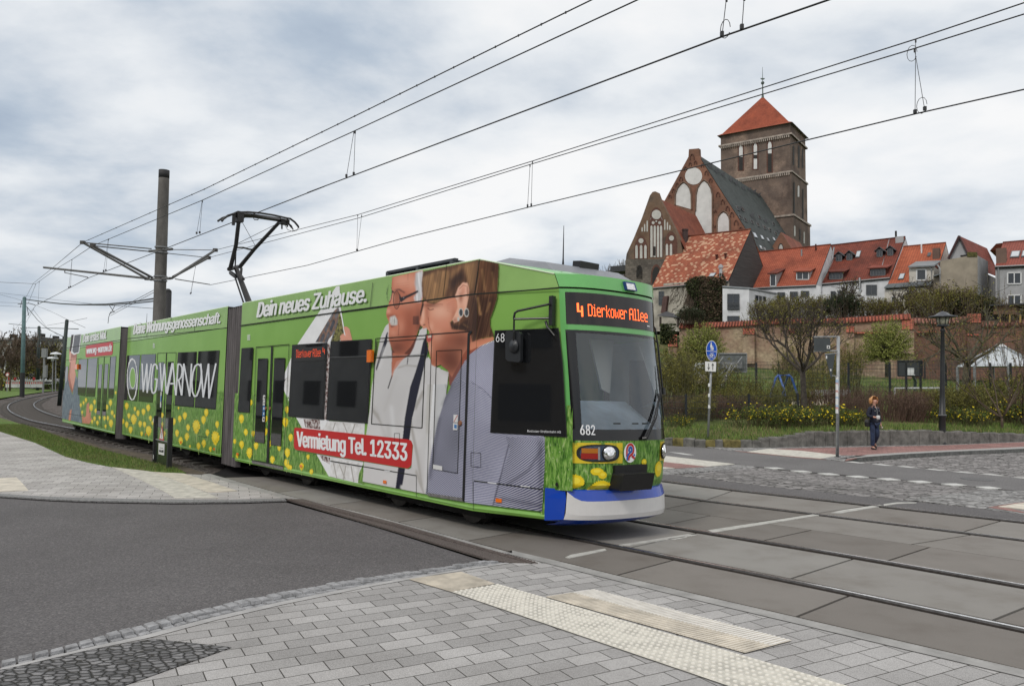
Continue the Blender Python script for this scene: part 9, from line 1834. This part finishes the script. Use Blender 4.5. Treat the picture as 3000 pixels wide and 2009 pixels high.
def weep(label,x,yb,yt,d,w_,seed):
 b=lp(x,yb,d);b.z=-.1;h=lp(x,yt,d).z;r=random.Random(seed);tb=MB();tb.tube([V((0,0,0)),V((.2,0,h*.35)),V((0,0,h*.7))],[h*.03,h*.022,h*.01],7);br=MB();lf=MB()
 for i in range(330):
  a=r.uniform(0,6.28);q=r.random()**.5*w_/2;z0=h*(.98-.42*(2*q/w_)**2)*r.uniform(.8,1);p=V((q*math.cos(a),q*math.sin(a)*.7,z0));ln=r.uniform(.25,.6)*h;e=p-UP*min(ln,z0-1.2)+V((r.uniform(-.5,.5),0,0));br.tube([V((0,0,h*.5)),p,p.lerp(e,.5)+V((.1*q*math.cos(a),0,0)),e],[.06,.05,.035,.02],3,0,False)
  for k in range(16):leaf(lf,r,p.lerp(e,r.random())+rv(r)*.35,.3)
 return make_tree('willow_tree',label,'tree',(tb,br,lf),(BARK,L_OLIV),b)
weep('big weeping willow in olive brown behind the green masts',545,1015,520,140,13,91);weep('weeping willow behind the second green mast, left half of the pair',400,1015,575,145,11,92)
ys=make_shrub('flowering_shrub','yellow green bush cut by the left edge beside the track','shrub',shrub_mesh(27,5,4,3.0,170,6000,.13,2,300,.12,twig_r=.012,dome=.7,cl=.3),TWIGG,[L_OLIV,L_YEL],None,(-41.5,54,-.1));dup(ys,(-48,66,-.1),1.0,'yellow bush in the second row at the left edge',(1.2,1.2,1.15))
hd_=make_shrub('hedge','low dark green hedge at far left between the willow and the tram','hedge',shrub_mesh(29,9,3,1.7,150,3000,.3,twig_r=.02,dome=.4,cl=.4),TWIG,[L_GRN],None,lp(690,1010,135));hd_.location.z=-.1;o=dup(hd_,lp(180,1010,150),.1,'low hedge behind the red and white barrier at far left',(1.6,1,.8));o.location.z=-.1
# construction barriers, round sign, small lamps, rail
BW=mat('barrier_white',(.62,.62,.62),.6);BR_=mat('barrier_red',(.55,.035,.03),.5)
for i in range(6):
 x0,x1=70+i*72,138+i*72;dd=118;a,b=lp(x0,1120,dd),lp(x1,1120,dd);t=thing('barrier',('red and white construction barrier, leftmost of the row beside the round sign','red and white construction barrier, second from the left of the row','red and white construction barrier just left of the teal mast foot','red and white construction barrier just right of the teal mast foot','red and white construction barrier left of the second green mast','red and white construction barrier at the right end of the row')[i],'barrier',(a.x,a.y,0),'construction barriers')
 h=lp(x0,1030,dd).z-a.z;mb=MB();mb.box(((a.x+b.x)/2,a.y,a.z+h*.40),(b.x-a.x,.25,h*.72));mb.box(((a.x+b.x)/2,a.y,a.z+h*.93),(b.x-a.x,.12,h*.16));mb.build('board',BW,t);mb=MB()
 for k in range(3):c=a.lerp(b,(k+.5)/3);mb.box((c.x,a.y-.14,a.z+h*.62),((b.x-a.x)/6.5,.03,h*.22))
 mb.build('red_panel',BR_,t)
 if i in(0,1,2,4):mb=MB();c=a.lerp(b,.4);mb.lathe(V((c.x,c.y,a.z+h*.95)),[(.16,0),(.2,.15),(.18,.4),(0,.5)],10);mb.build('warning_light',mat('red_lamp',(.40,.02,.015),.3),t)
a,b=lp(500,1075,128),lp(592,1072,128);t=thing('barrier','white barrier board with dark slanting stripes beside the small lamps','barrier',(a.x,a.y,0));h=lp(500,1028,128).z-a.z;mb=MB();mb.box(((a.x+b.x)/2,a.y,a.z+h/2),(b.x-a.x,.1,h));mb.build('board',BW,t);mb=MB()
for k in range(8):c=a.lerp(b,(k+.5)/8);y_=a.y-.07;mb.poly([(c.x-.25,y_,a.z+.1),(c.x,y_,a.z+.1),(c.x+.3,y_,a.z+h*.55),(c.x+.05,y_,a.z+h*.55)])
mb.build('stripe',BK_ if 'BK_' in globals()else SBK,t)
c=lp(86,968,105);t=thing('round_sign','round white sign with a red rim at the left edge','traffic sign',(c.x,c.y,0));mb=MB();AX=(V((1,0,0)),UP,V((0,-1,0)));rr_=20/3.92*105/2249*1.1;mb.tube([(c.x,c.y+.05,0),(c.x,c.y+.05,c.z)],.05,6);mb.build('pole',pole,t);mb=MB();mb.lathe(c,[(rr_,0),(rr_,.02),(0,.02)],20,0,AX);o=mb.build('rim',BR_,t);mb=MB();mb.lathe(c,[(rr_*.74,.0),(rr_*.74,.04),(0,.04)],20,0,AX);mb.build('field',BW,o)
for x,y0,y1,lab in((606,790,1070,'small white park lamp, left of the two at far left'),(640,740,1100,'taller white park lamp, right of the two at far left')):b=lp(x,y1,110);b.z=0;tp_=lp(x,y0,110);t=thing('park_lamp',lab,'street lamp',b);mb=MB();mb.tube([b,tp_],.07,6);mb.build('post',GALV,t);mb=MB();mb.lathe(tp_,[(.2,-.25),(.16,0),(.75,.05),(.6,.25),(0,.4)],12);mb.build('lamp_head',mat('lamp_white',(.6,.62,.64),.4),t)
t=thing('handrail','grey tube handrail in front of the low hedge at far left','railing',lp(680,1070,108));mb=MB()
for y in(1020,1042):mb.tube([lp(648,y,108),lp(706,y,108)],.05,5)
for x in(650,678,705):mb.tube([lp(x,1020,108),lp(x,1068,108)],.05,5)
mb.build('rail',GALV,t)
c=lp(512,720,100);t=thing('signal_mast','thin grey signal mast with a small box behind the second green mast','signal',(c.x,c.y,0));mb=MB();mb.tube([(c.x,c.y,0),c],.12,6);mb.build('post',GALV,t);mb=MB();mb.box(c,(.6,.4,1.2));mb.box(lp(522,930,99.8),(.35,.4,1.6));mb.build('signal_box',GALV,t)
fp=MB();fp.poly([V((p.x,p.y,-.015))for p in(on_z(*px('L',(x,y))[0],0)for x,y in((380,1128),(520,1128),(620,1118),(600,1100),(520,1088),(720,1078),(720,1072),(400,1080),(300,1100)))]);solid(fp.build('footpath',mat('pale_path',(.40,.39,.37),.9,var=.1,vscale=.5)))
# ---------------------------------------------------------------- walking woman
def skin(name,verts,edges,mats,parent,sub=1):
 me=bpy.data.meshes.new(name);me.from_pydata([v[:3]for v in verts],edges,[]);me.materials.append(mats);o=bpy.data.objects.new(name,me);COL.objects.link(o);o.parent=parent
 md=o.modifiers.new('skin','SKIN');md.use_smooth_shade=True;md.branch_smoothing=.6
 for i,v in enumerate(verts):d=me.skin_vertices[0].data[i];d.radius=(v[3],v[4]if len(v)>4 else v[3]);d.use_root=i==0
 s=o.modifiers.new('sub','SUBSURF');s.levels=s.render_levels=sub;return o
pb=gt(2562,1317);pr=thing('person','woman in a dark blue jacket and jeans walking past the granite wall','person',pb)
pr.rotation_euler=(0,0,R(24));RZ24=Matrix.Rotation(R(24),3,'Z')
SKN=mat('skin',(.50,.27,.20),.6,var=.08,vscale=9);JKT=mat('navy_jacket',(.008,.011,.026),.8,var=.35,vscale=10,bump=.3,bscale=30);JEAN=mat('jeans',(.016,.028,.065),.85,var=.4,vscale=8,bump=.2,bscale=50);HR=mat('red_blond_hair',(.50,.25,.10),.6,var=.25,vscale=18);SHO=mat('black_shoe',(.012,.012,.013),.5)
BV=[(0,0,.90,.11,.09),(0,0,1.10,.12,.085),(0,0,1.30,.13,.085),(0,-.005,1.405,.05),(.005,-.015,1.47,.055),(.012,-.03,1.535,.078,.092),(.012,-.02,1.60,.07,.085),(-.16,0,1.34,.05),(-.245,.03,1.09,.042),(-.19,-.20,1.045,.028),(-.165,-.255,1.05,.034,.018),(.17,0,1.335,.05),(.255,.05,1.07,.042),(.265,-.02,.83,.028),(.268,-.03,.765,.018,.034),(-.085,0,.83,.085),(-.10,-.03,.46,.055),(-.085,0,.09,.04),(-.09,-.12,.035,.022,.015),(.085,0,.83,.085),(.085,-.05,.47,.055),(.225,.20,.20,.04),(.245,.14,.09,.022,.018)]
BE=[(0,1),(1,2),(2,3),(3,4),(4,5),(5,6),(2,7),(7,8),(8,9),(9,10),(2,11),(11,12),(12,13),(13,14),(0,15),(15,16),(16,17),(17,18),(0,19),(19,20),(20,21),(21,22)]
for w_,dirs in((10,((.035,-.045,.02),(.045,-.05,.006),(.045,-.05,-.01),(.035,-.045,-.024),(.03,.0,.03))),(14,((.012,-.03,-.07),(.014,-.012,-.08),(.012,.006,-.078),(.008,.02,-.068),(-.01,-.045,-.035)))):
 p=V(BV[w_][:3])
 for d in dirs:d=V(d);k=len(BV);q=p+d*.55;e=p+d*1.05+V((0,.012 if w_==14 else-.002,-.004));BV+=[(*q,.0085),(*e,.0075)];BE+=[(w_,k),(k,k+1)]
skin('body',BV,BE,SKN,pr,2)
jk=skin('jacket',[(0,0,.80,.18,.135),(0,0,.95,.17,.125),(0,0,1.14,.165,.115),(0,0,1.31,.165,.105),(0,0,1.40,.075,.07),(0,-.005,1.425,.07,.065),(-.165,0,1.34,.068),(-.25,.03,1.09,.062),(-.20,-.17,1.045,.05),(.175,0,1.335,.068),(.262,.05,1.06,.062),(.268,-.01,.85,.052)],[(0,1),(1,2),(2,3),(3,4),(4,5),(3,6),(6,7),(7,8),(3,9),(9,10),(10,11)],JKT,pr,2)
skin('jeans',[(0,0,.88,.135,.105),(-.085,0,.80,.095),(-.10,-.03,.46,.073),(-.088,0,.10,.068),(.085,0,.80,.095),(.085,-.05,.47,.075),(.215,.19,.20,.068)],[(0,1),(1,2),(2,3),(0,4),(4,5),(5,6)],JEAN,pr,2)
skin('shoe',[(-.088,.05,.05,.042,.035),(-.09,-.06,.04,.045,.032),(-.093,-.16,.03,.035,.024)],[(0,1),(1,2)],SHO,pr,2);skin('shoe',[(.225,.24,.17,.036,.04),(.245,.17,.085,.042,.035),(.255,.13,.03,.035,.026)],[(0,1),(1,2)],SHO,pr,2)
mb=MB();r=random.Random(4);hc=V((.012,-.012,1.60))
for i in range(9):
 for j in range(16):
  pass
pts=[];NR,NS=9,18
for i in range(NR+1):
 th_=math.pi*.72*i/NR
 for j in range(NS):
  ph=2*math.pi*j/NS;fr_=max(0,-math.sin(ph));rad=.104+.014*r.random()+(.035 if i>4 else 0)*(1-fr_);z=math.cos(th_)*.125
  if fr_>.55 and i>3:rad*=.62
  pts.append(hc+V((math.sin(th_)*rad*math.cos(ph)*1.08,math.sin(th_)*rad*math.sin(ph)*1.02+.012,z-(.05 if i>6 else 0)*(1-fr_))))
mb.add(pts,[(i*NS+j,(i+1)*NS+j,(i+1)*NS+(j+1)%NS,i*NS+(j+1)%NS)for i in range(NR)for j in range(NS)if not(i>=2 and 10<=j<=16)])
for i in range(46):a=r.uniform(-.5,3.6);s=hc+V((.10*math.cos(a),.08*math.sin(a)*.8,r.uniform(-.04,.09)));mb.tube([s,s+V((.05*math.cos(a)+.01,.02,-.04)),s+V((.07*math.cos(a)+r.uniform(-.02,.03),.03,-.12))],[.012,.009,.003],4)
mb.build('hair',HR,pr,True,local=True)
mb=MB();f=V((.02,-.122,1.548));mb.lathe(f+V((0,-.004,-.012)),[(.013,-.01),(.012,.005),(.004,.02)],8);mb.build('nose',SKN,pr,True,local=True)
for dx in(-.03,.03):mb=MB();mb.lathe(f+V((dx,.012,.012)),[(0,-.006),(.010,-.003),(.010,.003),(0,.006)],8);mb.build('eye',DRK,pr,local=True)
mb=MB();mb.box(f+V((0,.006,-.045)),(.04,.012,.010));mb.build('mouth',LIP,pr,local=True)
mb=MB();mb.tube([(-.005,-.118,.92),(0,-.13,1.1),(0,-.12,1.28),(0,-.075,1.39)],.006,5);mb.build('zip',ALU,jk,local=True);mb=MB()
for x in(-.085,.095):mb.box((x,-.118,1.25),(.045,.01,.02))
mb.build('pocket_flap',ALU,jk,local=True)
def carried(name,label,cat,f):mb=MB();f(mb);o=mb.build(name,carried.m,None);return tag(o,label,cat)
carried.m=BW;carried('cup','white round cup held by the walking woman in front of her waist','cup',lambda mb:mb.lathe(pb+RZ24@V((-.135,-.275,1.01)),[(.03,-.03),(.05,0),(.058,.05),(.05,.09),(0,.10)],14))
def bagf(mb):c=pb+RZ24@V((-.235,.06,.86));mb.lathe(c,[(.03,-.13),(.075,-.11),(.085,.02),(.06,.09),(.02,.11)],12);mb.tube([c+V((0,0,.1)),pb+RZ24@V((-.21,.08,1.2)),pb+RZ24@V((-.12,.02,1.40))],.012,5)
carried.m=BLKP;carried('shoulder_bag','black shoulder bag hanging at the hip of the walking woman','bag',bagf);carried.m=mat('cream_cloth',(.62,.60,.52),.8);carried('paper_napkin','crumpled cream paper in the lowered hand of the walking woman','paper',lambda mb:[leaf(mb,random.Random(i),pb+RZ24@V((.272,-.045,.70))+rv(random.Random(i+50))*.03,.10)for i in range(14)])
# driver behind the windscreen
dv=thing('person','tram driver in a dark jacket sitting behind the windscreen','person',FA.w(-6.95,.78,1.25));dv.rotation_euler=(0,0,R(41));skin('body',[(0,0,0,.14,.1),(0,0,.3,.16,.1),(0,-.01,.44,.05),(0,-.02,.55,.08,.09),(0,-.02,.63,.07,.08),(-.2,0,.34,.06),(-.24,-.15,.12,.045),(-.1,-.36,.16,.035),(.2,0,.34,.06),(.24,-.15,.12,.045),(.1,-.36,.16,.035)],[(0,1),(1,2),(2,3),(3,4),(1,5),(5,6),(6,7),(1,8),(8,9),(9,10)],SKN,dv,2);skin('jacket',[(0,0,-.02,.16,.12),(0,0,.3,.175,.115),(0,0,.40,.08),(-.2,0,.34,.072),(-.24,-.15,.12,.056),(.2,0,.34,.072),(.24,-.15,.12,.056)],[(0,1),(1,2),(1,3),(3,4),(1,5),(5,6)],JKT,dv,2);skin('hair',[(0,.01,.64,.085,.09),(0,.03,.58,.08,.07)],[(0,1)],HAIRD,dv,2)
# ---------------------------------------------------------------- the street on the photographer's side, mirrored in the tram's windows
def opposite(label,s0,s1,D0,D1,h,m,base):
 t=thing('town_house',label,'building',FA.u*s0+V((.754,.657,0))*D0);v=V((.754,.657,0));mb=MB();c=[FA.u*s+v*D for s,D in((s0,D0),(s1,D0),(s1,D1),(s0,D1))];mb.prism([V((p.x,p.y,0))for p in c],UP*h);w=mb.build('wall',m,t)
 k=int(abs(s1-s0)/4.2)
 for i in range(k):
  for z,hh in((1.0,1.5),(4.0,1.6),(7.0,1.5)):
   if z+hh>h:continue
   s=s0+(s1-s0)*(i+.5)/k;p=FA.u*s+v*(D0+.03)+UP*(z+hh/2);mb=MB();mb.box(p,(2.2,.06,hh),0,math.atan2(FA.u.y,FA.u.x));mb.build('window',DRK,w)
 mb=MB();mb.box((c[0]+c[1]+c[2]+c[3])/4+UP*(h+.12),(abs(s1-s0)+.6,abs(D1-D0)+.6,.25),0,math.atan2(FA.u.y,FA.u.x));mb.build('roof',DSLATE,t)
opposite('plain grey town house left of the photographer',-88,-34,-11,-22,9.0,stucco('opposite_grey',(.42,.42,.43)),0);opposite('brown town house behind the photographer',-19,14,-16,-26,8.5,stucco('opposite_brown',(.20,.165,.13)),0)
t=dup(bt,(-9.5,-2.5,0),.4,'bare tree on the pavement behind the photographer',(1.2,1.2,1.3))
